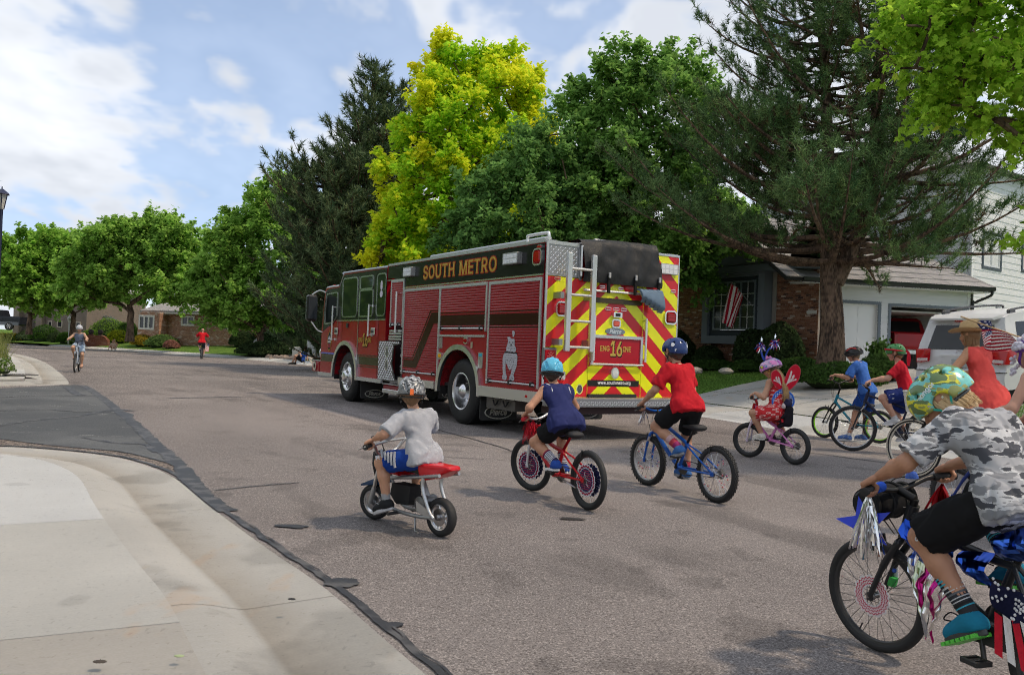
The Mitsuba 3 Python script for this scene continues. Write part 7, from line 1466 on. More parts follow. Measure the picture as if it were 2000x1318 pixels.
p2=person('person','boy in navy tank top and blue helmet riding the red bicycle',M2,(.36,0,.655),(.545,0,.955),(.60,.0,1.075),-.62,-.16,(p2g[0][0],p2g[1][0]),(foot_on(B2['ped'][0],(1,0,-.12)),foot_on(B2['ped'][1],(1,0,-.35))),S=1.24,skin=(.46,.24,.15),shirt={'type':'tank','col':(.022,.028,.105),'trim':(.62,.62,.64),'loose':1.18,'hem':-.05},shorts={'col':(.010,.010,.011),'len':.62,'wide':1.15},socks={'col':(.03,.03,.07),'h':.125,'stripes':stripes2},shoes={'col':(.025,.07,.30),'sole':(.66,.67,.68),'mark':swoosh,'lace':(.1,.12,.3)},hair={'col':(.05,.03,.02)},helmet={'type':'vent','col':(.10,.42,.62),'label':'bright light blue helmet with slotted vents'},axis=(p2g[0][1],p2g[1][1]),elbow=(V(-.1,.55,-.5),V(-.1,-.6,-.5)))
# ---- 3: boy in the red T-shirt on the blue bicycle -------------------
M3,wb3=planeM(zp(5,195,1125),zp(5,690,1250))
B3=cycle('bicycle','blue mountain bicycle with knobbly tyres and beads on its spokes',M3,dict(wb=wb3,R=.243,r=.027,bb=(.50,.235),seat=(.315,.63),clamp=(.40,.475),ht=(.835,.68),hb=(.885,.53),bar=(.85,.725),barw=.56,rise=.035,sweep=.05,steer=.05,col=(.012,.085,.36),barcol=(.012,.10,.42),rim=(.42,.42,.43),knob=True,crank=2.1,cl=.125,susp=True,spc=(.65,.65,.66)))
rng=np.random.default_rng(4)
for w,c,St in((B3['W'][0],(wb3,.243),B3['Ms']),(B3['W'][1],(0,.243),M3)):
 for col_ in((.45,.02,.04),(.03,.04,.20),(.55,.2,.25)):
  ms=[]
  for i in range(9):a,r_=rng.uniform(0,2*PI),rng.uniform(.07,.18);ms.append(ellipsoid((r_*math.cos(a),rng.choice([-.012,.012]),r_*math.sin(a)),(.0065,)*3,1))
  part(w,'bead',cat(*ms),'m_plastic',col_,St@T_(c[0],0,c[1]),smooth=True,kind='stuff')
tassel(B3['key'],'tassel',M3,B3['grips'][0][0]+V(.03,-.07,-.03),(.2,.2,-1),12,.13,[SIL,(.7,.7,.72)],6,.5,.005)
def gsock(c1,c2,c3):return[(.0,.05,c1),(.05,.09,c2),(.09,.135,c3)]
p3=person('person','boy in red T-shirt and dark blue helmet on the blue bicycle',M3,(.42,0,.80),(.585,0,1.165),(.635,.0,1.30),.0,-.04,(B3['grips'][0][0],B3['grips'][1][0]),(foot_on(B3['ped'][0],(1,0,-.42),.07),foot_on(B3['ped'][1],(1,0,.05))),S=1.30,skin=(.44,.24,.155),shirt={'type':'tee','col':(.46,.012,.022),'sleeve':.82,'loose':1.14,'hem':-.05,'wr':.007},shorts={'col':(.010,.010,.011),'len':.80,'wide':1.12},socks={'col':(.40,.06,.08),'h':.135,'stripes':gsock((.25,.03,.12),(.40,.05,.07),(.48,.32,.34))},shoes={'col':(.05,.14,.36),'sole':(.25,.26,.28),'lace':(.4,.4,.4)},hair={'col':(.06,.04,.03)},helmet={'type':'skate','col':(.022,.045,.15),'label':'dark blue skate helmet with white stickers'},axis=(B3['grips'][0][1],B3['grips'][1][1]),elbow=(V(-.2,.5,-.6),V(-.2,-.6,-.6)),knee=(V(1,.3,.6),V(1,-.3,.2)))
hk=p3['key']+'__helmet'
for a,e,r_,sh_ in((-.15,.38,.017,6),(.55,.20,.014,16),(-.85,.30,.020,5),(-.6,-.12,.013,7),(.95,.45,.015,5)):
 d_=unit((-p3['f']*math.cos(a)+p3['l']*math.sin(a)*-1)*math.cos(e)+p3['u']*math.sin(e));o=p3['head']+p3['u']*.022+d_*.121*p3['kh']-p3['f']*.010;b1,b2,_=frame(d_);P=Polygon([(r_*math.cos(t)*(1 if i%2 else .75),r_*math.sin(t))for i,t in enumerate(np.linspace(0,2*PI,sh_*2+1)[:-1])]);v,f_=extrude(P,.004);part(hk,'sticker',(o+v[:,:1]*b1+v[:,1:2]*b2+(v[:,2:3]-.002)*d_,f_),'m_matte',(.62,.64,.68),M3,smooth=False)
 # ---- 4: girl with wings on the pink bicycle ------
M4,wb4=planeM(zp(6,280,1195),zp(6,690,1262))
B4=cycle('bicycle','small pink bicycle with thick black tyres and red ribbons',M4,dict(wb=wb4,R=.222,r=.032,bb=(.385,.262),seat=(.215,.52),clamp=(.28,.44),ht=(.625,.66),hb=(.655,.50),bar=(.635,.745),barw=.44,rise=.04,sweep=.06,steer=.25,col=(.58,.20,.46),forkcol=(.66,.55,.66),rim=(.05,.05,.05),crank=-.15,cl=.095,tube=.019,tsag=-.06,dsag=-.02,cable=False,stemcol=(.5,.05,.06)))
for s in(1,-1):tassel(B4['key'],'ribbon',M4,V(.63,.03*s,.70),(.12,.0,-1),8,.22,[(.52,.03,.04)],7+s,.12,.010,'m_cloth')
p4=person('person','girl in red flowered dress with butterfly wings on the pink bicycle',M4,(.255,0,.60),(.345,0,1.005),(.42,.0,1.145),.25,-.42,(B4['grips'][0][0],B4['grips'][1][0]),(foot_on(B4['ped'][0],(1,0,-.12),.07),foot_on(B4['ped'][1],(1,0,-.1),.07)),S=1.20,skin=(.47,.255,.165),shoes={'col':(.62,.58,.52),'sole':(.66,.64,.60)},hair={'col':(.34,.20,.085),'low':.07},dress={'mat':'m_floral_red'},shorts={'mat':'m_floral_navy','len':.74,'wide':1.25},helmet={'type':'vent','mat':'m_helmet_pink','strap':(.5,.3,.1),'label':'marbled pink and purple helmet with small cat ears'},axis=(B4['grips'][0][1],B4['grips'][1][1]),elbow=(V(-.3,.4,-.7),V(-.3,-.5,-.7)),knee=(V(1,.5,.7),V(1,-.5,.6)),shw=.105,fem=True)
hk=p4['key']+'__helmet';hc,hu,hf,hl=p4['head']+p4['u']*.024,p4['u'],p4['f'],p4['l']
for s in(1,-1):part(hk,'ear',lathe([(.026,0),(.018,.022),(.006,.040),(0,.042)],14,'z'),'m_plastic',(.55,.16,.38),M4@plane_M(hc+hu*.098+hl*s*.045-hf*.035,hl,-hf),smooth=60);o=hc+hl*s*.100+hf*.058+hu*.018;part(hk,'painted_eye',ellipsoid(o,(.022,.010,.016),2),'m_plastic',(.60,.58,.05),M4,smooth=True);part(hk,'pupil',ellipsoid(o+hl*s*.007+hf*.004,(.008,.006,.013),1),'m_plastic',BLK,M4,smooth=True)
ab=thing('headband','blue headband with two tinsel pompoms on springs above the cat helmet','headband')
for s,tp in((1,V(.10,.065,.36)),(-1,V(.0,-.07,.405))):
 a_=hc+hu*.10+hl*s*.03+hf*.02;e_=p4['head']+V(tp[0],tp[1],tp[2]-.12);pts=catmull([a_,a_+hu*.05+hl*s*.012,e_*.5+a_*.5+hu*.06,e_],6);part(ab,'stalk',flat_strap(pts[::4],.022,p4['l']),'m_plastic',(.02,.06,.40),M4,smooth=60)
 tassel(ab,'pompom',M4,e_+V(0,0,.05),(0,0,.1),90,.085,[FBLU,SIL,FRED,(.35,.25,.6)],20+s,1.0,.0045);part(ab,'star',extrude(Polygon([((.035 if i%2==0 else .015)*math.sin(i*PI/5),(.035 if i%2==0 else .015)*math.cos(i*PI/5))for i in range(10)]),.004),'m_foil',SIL,M4@plane_M(e_+V(0,0,.125),V(.3,-1,0),V(0,0,1)),smooth=False)
wg=thing('butterfly_wings','red and blue costume butterfly wings on the back of the girl','costume wings')
bkp=p4['neck']-p4['ax']*.10-p4['fw']*.115
for s in(1,-1):
 ex=unit(V(.25,.95,0)if s==1 else V(-.75,-.65,0));ey=unit(V(-.1,0,1.));MW=M4@plane_M(bkp,ex,ey)
 up_=Polygon(catmull([(.0,-.03),(.02,.10),(.065,.22),(.135,.28),(.19,.23),(.185,.12),(.13,.02),(.06,-.04)],6,True));lo_=Polygon(catmull([(.0,-.02),(.06,-.05),(.12,-.10),(.14,-.19),(.10,-.25),(.05,-.20),(.01,-.11)],6,True))
 if s==1:up_=affinity.scale(up_,.95,.72,origin=(0,0))
 w=part(wg,'upper_wing',extrude(up_,.004),'m_cloth',(.52,.015,.035),MW,smooth=False);lw=part(wg,'lower_wing',extrude(lo_,.004,-.001),'m_cloth',(.03,.13,.55),MW,smooth=False)
 for P,pr,zc_ in((up_,w,0),(lo_,lw,0)):part(pr,'edge',tube(np.column_stack([np.array(P.exterior.coords)[:-1],np.full(len(P.exterior.coords)-1,.002)]),.0045,5,closed=True),'m_plastic',(.55,.06,.08)if pr is w else(.10,.22,.60),MW,smooth=60)
 tear=[Polygon(catmull([(.03+.0*i,.015+.01*i),(.06+.028*i,.09+.01*(2-i)),(.085+.03*i,.20-.045*i),(.10+.03*i,.185-.05*i),(.075+.025*i,.08)],5,True)).intersection(up_.buffer(-.02))for i in range(3)]
 tear=[affinity.scale(t_,.95,.8,origin=(0,0))if s==1 else t_ for t_ in tear]
 for t_ in tear:
  if not t_.is_empty:part(w,'white_patch',extrude(t_,.0062,-.0011),'m_cloth',(.62,.52,.50),MW,smooth=False)
 dots=shapely.union_all([Point(x,y).buffer(.008,4)for x in np.arange(.0,.16,.024)for y in np.arange(-.26,0,.024)]).intersection(lo_.buffer(-.016));part(lw,'dot',extrude(dots,.0062,-.0021),'m_cloth',(.60,.66,.78),MW,smooth=False,kind='stuff')
rng=np.random.default_rng(31);st=[]
for i in range(110):
 a=rng.uniform(-.03,.03);p=p4['head']-p4['f']*.085+p4['l']*a-p4['u']*rng.uniform(.02,.06);e_=V(p4['hip'][0]-.055,0,p4['hip'][2]+.15)+V(rng.normal(0,.014)-.02,-.02+a*.8+rng.normal(0,.012),rng.normal(0,.03));st.append(tube(bez(p,p+V(-.075,a*.6,-.06),e_+V(-.06,0,.12),e_,n=8),[.0055,.006,.006,.0055,.005,.004,.003,.001],5))
part(p4['key'],'ponytail',cat(*st),'m_hair',(.40,.25,.11),M4,smooth=60,kind='stuff')
dl=thing('doll_carrier','black and red doll carrier strapped behind the pink bicycle saddle','doll carrier')
q=Soft(.007);q.cone(V(.10,.02,.50),.055,V(.09,.02,.66),.05,.03).cone(V(.10,.055,.60),.025,V(.14,.085,.56),.018,.01).cone(V(.12,.03,.49),.028,V(.20,.06,.44),.02,.02);part(dl,'body',q.mesh(),'m_cloth',(.014,.012,.016),M4,smooth=True);q=Soft(.006);q.ball(V(.10,.035,.735),.05,.02).ball(V(.09,.0,.775),.02,.01).ball(V(.09,.07,.775),.02,.01);part(dl,'toy_head',q.mesh(),'m_cloth',(.03,.03,.07),M4,smooth=True);part(dl,'strap',tube(catmull([V(.15,.07,.68),V(.16,.08,.60),V(.14,.07,.5)],5),.014,6),'m_cloth',(.5,.02,.03),M4,smooth=60);part(dl,'ruffle',ellipsoid((.13,.075,.70),(.03,.022,.035),2),'m_cloth',(.6,.5,.5),M4,smooth=True)
# ---- 5: boy in blue standing over the teal bicycle -------------------
M5,wb5=planeM(zp(7,110,998),zp(7,510,1040))
B5=cycle('bicycle','teal bicycle with bright green rims beside the driveway',M5,dict(wb=wb5,R=.262,r=.028,bb=(.40,.27),seat=(.20,.60),clamp=(.28,.50),ht=(.69,.72),hb=(.73,.60),bar=(.70,.92),barw=.60,rise=.06,sweep=.07,steer=-.22,col=(.02,.22,.32),forkcol=(.02,.02,.02),rim=(.25,.62,.03),stemcol=(.02,.02,.02),crank=.3,cl=.12,pedcol=(.02,.02,.02)))
p5=person('person','boy in blue T-shirt and black red helmet standing over the teal bicycle',M5,(.20,0,.83),(.36,0,1.27),(.455,.0,1.40),.30,-.25,(B5['grips'][0][0],B5['grips'][1][0]),((V(.42,.16,.085),(1,.1,-.02)),(V(.30,-.17,.085),(1,-.1,-.02))),S=1.42,h=.0095,skin=(.46,.25,.165),shirt={'type':'tee','col':(.045,.13,.42),'sleeve':.85,'loose':1.12,'hem':-.05},shorts={'col':(.010,.045,.20),'len':.86,'wide':1.25},socks={'col':(.5,.5,.52),'h':.05},shoes={'col':(.08,.16,.40),'sole':(.6,.6,.62),'mark':swoosh,'lace':(.5,.5,.5)},hair={'col':(.20,.12,.06)},helmet={'type':'vent','col':(.02,.02,.022),'visor':(.02,.02,.02),'label':'black helmet with red flashes'},axis=(B5['grips'][0][1],B5['grips'][1][1]),elbow=(V(-.3,.3,-.8),V(-.3,-.4,-.8)))
hk=p5['key']+'__helmet'
for s in(1,-1):part(hk,'flash',tube(catmull([p5['head']+p5['u']*.075+p5['l']*s*.07+p5['f']*.09,p5['head']+p5['u']*.105+p5['l']*s*.072,p5['head']+p5['u']*.075+p5['l']*s*.085-p5['f']*.08],5),[.004]+[.011]*9+[.004],6),'m_paint',(.42,.04,.03),M5,smooth=60)
# ---- 6: boy in red on the mountain bicycle turning in ----------------
M6,wb6=planeM(zp(7,315,1095),None,-66,1.0)
B6=cycle('bicycle','black mountain bicycle seen side on, its front wheel before the teal one',M6,dict(wb=wb6,R=.325,r=.028,bb=(.40,.31),seat=(.22,.82),clamp=(.29,.66),ht=(.81,.84),hb=(.85,.71),bar=(.855,.93),barw=.60,rise=.03,sweep=.05,steer=.0,col=(.016,.02,.05),forkcol=(.02,.02,.022),rim=(.45,.45,.46),crank=.9,cl=.14,susp=True))
p6=person('person','boy in red T-shirt and green helmet with a red ribbon',M6,(.29,0,.875),(.43,0,1.29),(.475,.0,1.425),-.05,-.08,(B6['grips'][0][0],B6['grips'][1][0]),(foot_on(B6['ped'][0],(1,0,-.1),.075),foot_on(B6['ped'][1],(1,0,-.2),.075)),S=1.42,h=.0095,skin=(.52,.29,.21),shirt={'type':'tee','col':(.50,.014,.03),'sleeve':.80,'loose':1.10,'hem':-.04},shorts={'col':(.016,.03,.15),'len':.84,'wide':1.15},socks={'col':(.5,.5,.52),'h':.05},shoes={'col':(.5,.5,.52),'sole':(.6,.6,.62)},hair={'col':(.22,.13,.06)},helmet={'type':'skate','col':(.05,.20,.07),'label':'plain green skate helmet'},axis=(B6['grips'][0][1],B6['grips'][1][1]),elbow=(V(-.3,.3,-.8),V(-.3,-.4,-.8)))
hk=p6['key']+'__helmet';hd=p6['head']+p6['u']*.022;part(hk,'ribbon',tube([hd+(math.cos(a)*p6['f']*.128+math.sin(a)*p6['l']*.108)*1.0+p6['u']*(.018+.02*math.cos(a))for a in np.linspace(0,2*PI,33)[:-1]],.012,6,closed=True),'m_cloth',(.50,.02,.04),M6,smooth=60)
for i in range(2):q=catmull([hd-p6['f']*.125+p6['u']*0,hd-p6['f']*.17+V(0,.02*i,-.02),hd-p6['f']*(.17+.02*i)+V(0,.02,-.13),hd-p6['f']*(.19-.03*i)+V(0,.01,-.25)],6);part(hk,'ribbon_end',flat_strap(q[::4],.034,V(0,1,.2)),'m_cloth',(.50,.02,.04),M6,smooth=60)
for i,s in enumerate((1,-1)):
 if s==1:
  kn_,hj_=p6['kn'][0],p6['hj'][0]
  for j in range(3):a=hj_*.45+kn_*.55+V(0,.085,.03-.03*j);part(p6['key']+'__shorts','stripe',tube([a,hj_*.2+kn_*.8+V(0,.083,.03-.03*j)],.008,5),'m_cloth',(.6,.6,.62),M6,smooth=60)
  # ---- 7: woman in the straw hat on the white basket bicycle -----------
M7,wb7=planeM(zp(7,760,1288),None,-33,1.06)
B7=cycle('bicycle','black cruiser bicycle with cream tyre walls and a white wicker basket',M7,dict(wb=wb7,R=.333,r=.024,bb=(.44,.30),seat=(.20,.80),clamp=(.29,.62),ht=(.80,.82),hb=(.86,.70),bar=(.835,1.02),barw=.62,rise=.09,sweep=.10,steer=.0,col=(.015,.015,.016),rim=(.55,.50,.42),wall=(.52,.46,.37),crank=1.6,cl=.15,spc=(.7,.7,.7),gripcol=(.03,.02,.02)))
bk=thing('basket','white wicker basket hung on the handlebar of the cruiser bicycle','basket');rows=[];Mb=B7['Ms']@T_(1.02,0,.74)
prof=lambda z:(.105+.035*z/.22,.14+.04*z/.22)
for z in np.linspace(0,.22,17):a_,b_=prof(z);rows.append(tube([(a_*math.cos(t)*(1+.012*math.sin(t*17+z*300)),b_*math.sin(t)*(1+.012*math.sin(t*17+z*300)),z)for t in np.linspace(0,2*PI,41)[:-1]],.0055,5,closed=True))
part(bk,'weave',cat(*rows),'m_plastic',(.66,.64,.58),Mb,smooth=60,kind='stuff');part(bk,'stake',cat(*[tube([(prof(0)[0]*math.cos(t),prof(0)[1]*math.sin(t),0),(prof(.22)[0]*math.cos(t),prof(.22)[1]*math.sin(t),.225)],.005,5)for t in np.linspace(0,2*PI,25)[:-1]]),'m_plastic',(.62,.60,.54),Mb,smooth=60,kind='stuff');part(bk,'rim',tube([(prof(.22)[0]*math.cos(t),prof(.22)[1]*math.sin(t),.226)for t in np.linspace(0,2*PI,33)[:-1]],.011,7,closed=True),'m_plastic',(.68,.66,.60),Mb,smooth=60);part(bk,'base',lathe([(0,0),(.105,0),(.105,.006),(0,.006)],24,'z'),'m_plastic',(.6,.58,.52),Mb,smooth=30)
hat7=thing('striped_hat','small red white and blue top hat on the cruiser handlebar','hat');Mh=M7@plane_M(V(.89,.10,1.14),V(.7,-.7,.2),V(.3,.3,1))@np.array([[1,0,0,0],[0,0,-1,0],[0,1,0,0],[0,0,0,1.]])
part(hat7,'brim',lathe([(0,0),(.10,0),(.112,.004),(.10,.010),(0,.010)],28,'z'),'m_cloth',(.03,.09,.42),Mh,smooth=40)
for i in range(14):a0,a1=i*2*PI/14,(i+1)*2*PI/14;tt=np.linspace(a0,a1,4);v=[[(.062+.012*z)*math.cos(t),(.062+.012*z)*math.sin(t),.034+.075*z]for z in(0,1)for t in tt];part(hat7,'stripe',(np.array(v),np.array([[j,j+1,4+j+1,4+j]for j in range(3)])),'m_cloth',(.46,.02,.05)if i%2 else(.62,.62,.62),Mh,smooth=False)
part(hat7,'band',lathe([(.062,.010),(.064,.010),(.064,.036),(.062,.036)],28,'z'),'m_cloth',(.02,.03,.16),Mh,smooth=40);part(hat7,'crown',lathe([(0,.108),(.073,.108),(.073,.112),(0,.114)],28,'z'),'m_cloth',(.5,.3,.3),Mh,smooth=40)
p7=person('person','woman in coral tank top and straw hat riding the cruiser bicycle',M7,(.24,0,.93),(.39,0,1.46),(.46,.0,1.60),.15,-.06,(B7['grips'][0][0],B7['grips'][1][0]),(foot_on(B7['ped'][0],(1,0,-.1),.085),foot_on(B7['ped'][1],(1,0,-.1),.085)),S=1.66,h=.0095,bulk=.95,skin=(.44,.225,.125),shirt={'type':'tank','col':(.62,.075,.065),'loose':1.22,'hem':-.20,'flare':1.16,'wr':.009},shorts={'col':(.03,.03,.04),'len':.6},shoes={'col':(.5,.5,.5),'sole':(.6,.6,.6)},hair={'col':(.20,.11,.05),'low':.12,'strands':160,'len':.13},axis=(B7['grips'][0][1],B7['grips'][1][1]),elbow=(V(-.3,.6,-.5),V(-.3,-.6,-.5)),fem=True,headk=.96)
sh_=thing('straw_hat','tan straw hat with dark band on the head of the woman','hat');hcn=p7['head']+p7['u']*.045;Mhat=M7@plane_M(hcn,p7['f'],-p7['l'])@np.array([[1,0,0,0],[0,1,0,0],[0,0,-1,0],[0,0,0,1.]])
Mhat=M7@np.vstack([np.column_stack([p7['f'],p7['l'],unit(p7['u']-p7['f']*.12),hcn]),[0,0,0,1]])
n=48;vs=[]
for r_,z in((.085,.0),(.12,-.004),(.16,-.008),(.19,-.002),(.192,.004),(.16,.000),(.12,.006),(.096,.012),(.094,.05),(.088,.10),(.075,.128),(.05,.134),(.025,.118),(0.0005,.112)):
 for i in range(n):t_=i*2*PI/n;vs.append((r_*1.10*math.cos(t_),r_*math.sin(t_)*.96,z+(.035*(abs(math.sin(t_))**2)*((r_-.1)/.09)if r_>.1 and z<.02 else 0)-(.022*max(0,math.cos(t_))if z>.11 else 0)))
vs=np.array(vs);k_=len(vs)//n;part(sh_,'hat_body',(vs,np.array([[i*n+j,i*n+(j+1)%n,(i+1)*n+(j+1)%n,(i+1)*n+j]for i in range(k_-1)for j in range(n)])),'m_straw',None,Mhat,smooth=50);part(sh_,'band',lathe([(.098,.012),(.0985,.016),(.097,.036),(.095,.038)],40,'z'),'m_cloth',(.012,.015,.03),Mhat@np.diag([1.10,.97,1,1]),smooth=50);part(sh_,'cord',lathe([(.099,.022),(.1005,.024),(.099,.027)],40,'z'),'m_cloth',(.20,.16,.12),Mhat@np.diag([1.10,.97,1,1]),smooth=50)
# ---- 8: rider at the right edge ------------------
M8,wb8=planeM((1867,1028),None,-25,1.0)
B8=cycle('bicycle','bicycle at the right edge with red tinsel behind the camouflage shirt',M8,dict(wb=wb8,R=.235,r=.026,bb=(.42,.26),seat=(.10,.70),clamp=(.22,.50),ht=(.76,.66),hb=(.82,.52),bar=(.68,.79),barw=.54,rise=.03,sweep=.06,steer=.0,col=(.02,.04,.18),rim=(.35,.35,.36),knob=True,crank=1.9,cl=.13))
p8=person('person','bare armed rider with white pompom cap at the right edge of the street',M8,(.10,0,.80),(.37,0,1.23),(.435,.0,1.375),-.1,-.05,(B8['grips'][0][0],B8['grips'][1][0]),(foot_on(B8['ped'][0],(1,0,-.2),.08),foot_on(B8['ped'][1],(1,0,-.1),.08)),S=1.46,h=.0095,skin=(.52,.29,.21),shirt={'type':'tank','col':(.10,.12,.30),'loose':1.1},shorts={'col':(.03,.04,.12),'len':.55},shoes={'col':(.4,.4,.4),'sole':(.6,.6,.6)},hair={'col':(.18,.11,.06)},axis=(B8['grips'][0][1],B8['grips'][1][1]),elbow=(V(-.2,.5,-.7),V(-.2,-.5,-.7)),knee=(V(1,.5,.6),V(1,-.3,.4)))
cp=thing('pompom_cap','purple cap covered in white pompoms with a hanging strand','cap');hd=p8['head']+p8['u']*.03;q=Soft(.007);q.cone(hd-p8['f']*.02,.096,hd+p8['f']*.012,.092,.02);q.cut(hd-p8['u']*.02,-p8['u']);part(cp,'shell',q.mesh(),'m_cloth',(.16,.06,.30),M8,smooth=True);part(cp,'strap',flat_strap([hd+p8['l']*.095-p8['u']*.02,hd+p8['l']*.085-p8['u']*.10+p8['f']*.02,hd-p8['u']*.14+p8['f']*.04],.022,p8['l']),'m_cloth',(.10,.03,.20),M8,smooth=60)
rng=np.random.default_rng(8);ms=[]
for i in range(70):d_=unit(rng.normal(size=3));d_[2]=abs(d_[2]);ms.append(ellipsoid(hd+unit(d_)*.105+p8['f']*.0,(.020,)*3,1))
part(cp,'pompom',cat(*ms),'m_cloth',(.60,.58,.66),M8,smooth=True,kind='stuff');ms=[ellipsoid(hd+p8['f']*.12+p8['l']*(.02+rng.normal()*.012)+V(rng.normal()*.01,0,-.05-.016*i),(.016,)*3,1)for i in range(9)];part(cp,'pompom_strand',cat(*ms),'m_cloth',(.60,.58,.66),M8,smooth=True,kind='stuff')
fg=thing('hand_flag','small stars and stripes flag on a wooden stick above the straw hat','flag')
a_,b_=D(2030,672,6.3),D(1876,618,6.6);part(fg,'stick',tube([a_,b_],.0065,7),'m_matte',(.46,.32,.17),smooth=60)
u0,u1=b_+(a_-b_)*.19,b_+(a_-b_)*.56;vs,uv_=[],[];nu,nv=26,14
for i in range(nu):
 for j in range(nv):
  a,b=i/(nu-1),j/(nv-1);p=u0+(u1-u0)*(a*.92)+V(.05*b,0,-.185*b)+V(.05*math.sin(a*7+b*2),-.05*math.sin(a*7.5+b),.02*math.sin(a*9))+V(.05*a*b,0,-.03*a*a+.05*a*b);vs.append(p);uv_.append((a,1-b))
part(fg,'cloth',(np.array(vs),np.array([[i*nv+j,i*nv+j+1,(i+1)*nv+j+1,(i+1)*nv+j]for i in range(nu-1)for j in range(nv-1)])),'m_flag',None,smooth=True,uv=np.array(uv_))
# ---- the nearest boy, on the decorated black bicycle
M9,wb9=planeM((1712,1272),None,-17,.92)
B9=cycle('bicycle','black bicycle hung with foil banner, tinsel and a star in the right foreground',M9,dict(wb=wb9,R=.248,r=.021,bb=(.33,.305),seat=(.15,.70),clamp=(.225,.56),ht=(.735,.66),hb=(.775,.535),bar=(.80,.725),barw=.60,rise=.035,sweep=.06,steer=.24,col=(.025,.026,.028),rim=(.03,.03,.03),crank=-1.88,cl=.125,tube=.019,spc=(.06,.06,.06),nsp=32,levcol=(.05,.05,.05),tsag=-.07,dsag=-.03))
bar9=B9['Ms']
fr9=B9['key']
hb9=thing('handlebar_bag','rounded black bag strapped in front of the handlebar','bag');q=Soft(.006);q.cone(V(.875,.045,.665),.072,V(.875,-.065,.665),.072,.02,((1,0,0),.95));q.wrinkle(.006,(16,16,16),5);part(hb9,'body',q.mesh(),'m_cloth',(.012,.012,.013),bar9,smooth=True)
for y in(.03,-.05):part(hb9,'strap',tube([(.875+.076*math.cos(a),y,.665+.076*math.sin(a))for a in np.linspace(0,2*PI,25)[:-1]],.005,5,closed=True),'m_cloth',(.03,.03,.032),bar9,smooth=60)
for y in(.045,-.065):part(hb9,'end_panel',lathe([(0,0),(.066,0),(.070,-.012)],24,c=(.875,y+(.072 if y>0 else-.06),.665)),'m_cloth',(.02,.02,.021),bar9,smooth=40)
part(hb9,'reflective_strip',box(.80,.812,-.11,-.03,.645,.662),'m_plastic',(.3,.3,.31),bar9,smooth=False)
part(fr9,'bell',lathe([(0,.03),(.018,.026),(.026,.010),(.027,0),(.0,0)],20,'z',c=(.80,-.09,.765)),'m_plastic',(.03,.09,.40),bar9,smooth=40);part(fr9,'bell_top',ellipsoid((.80,-.09,.80),(.012,.012,.006),1),'m_metal',SIL,bar9,smooth=True)
part(fr9,'blue_wrap',tube([V(.785,.13,.757),V(.768,.19,.758)],[.021,.020],12),'m_cloth',(.02,.09,.52),bar9,smooth=60)
gL,gR=V(.745,.235,.745),V(.745,-.25,.745)
tn=thing('tinsel','silver tinsel tassel hanging from the left grip of the black bicycle','tinsel');tassel(tn,'strand',bar9,gL+V(.03,-.01,-.01),(.06,.0,-1),90,.21,[SIL,(.72,.73,.76),(.92,.92,.93)],41,.16,.0055)
tn=thing('tinsel','red tinsel tassel hanging from the right grip of the black bicycle','tinsel');tassel(tn,'strand',bar9,gR+V(.02,.0,-.02),(.16,-.22,-.8),90,.24,[(.60,.02,.04),(.5,.015,.03),(.70,.06,.08)],42,.16,.0055)
stt=thing('foil_star','large shiny blue star behind the silver tinsel','star');st_=Polygon([((.115 if i%2==0 else .047)*math.sin(i*PI/5+.25),(.115 if i%2==0 else .047)*math.cos(i*PI/5+.25))for i in range(10)]);part(stt,'face',extrude(st_,.003),'m_plastic',(.02,.05,.62),M9@plane_M(V(.765,.215,.59),V(.72,.6,.0),V(.1,0,1)),smooth=False)
Mc=B9['Ms']@T_(wb9,0,.248)@np.array([[1,0,0,0],[0,0,1,0],[0,1,0,0],[0,0,0,1.]])
sc_=lambda r,n=13,a=.05:Polygon([(r*(1+a*math.cos(n*t))*math.cos(t),r*(1+a*math.cos(n*t))*math.sin(t))for t in np.linspace(0,2*PI,157)[:-1]])
d=part(B9['W'][0],'paper_disc',extrude(sc_(.088).difference(Point(0,0).buffer(.042)),.002,.030),'m_matte',(.66,.62,.62),Mc,smooth=False,label='white paper ring with wavy red lines')
for r in(.055,.067,.079):part(d,'wavy_line',extrude(sc_(r,26,.045).difference(sc_(r-.004,26,.045)),.0012,.0322),'m_matte',(.52,.05,.09),Mc,smooth=False)
part(fr9,'reflector',box(wb9-.065,wb9-.04,-.066,-.058,.30,.40,.003),'m_plastic',(.70,.71,.72),B9['Ms']@place_M(0,0,0,0,0,0));part(fr9,'green_tape',tube([V(wb9-.052,-.05,.33),V(wb9-.04,-.05,.29)],.020,10),'m_plastic',(.03,.30,.06),B9['Ms'],smooth=60);part(B9['W'][0],'spoke_bead',ellipsoid((-.10,.012,.13),(.010,)*3,1),'m_plastic',(.02,.08,.4),B9['Ms']@T_(wb9,0,.248),smooth=True)
bn=thing('foil_banner','crinkled foil banner in blue, silver and magenta hanging from the black frame','banner')
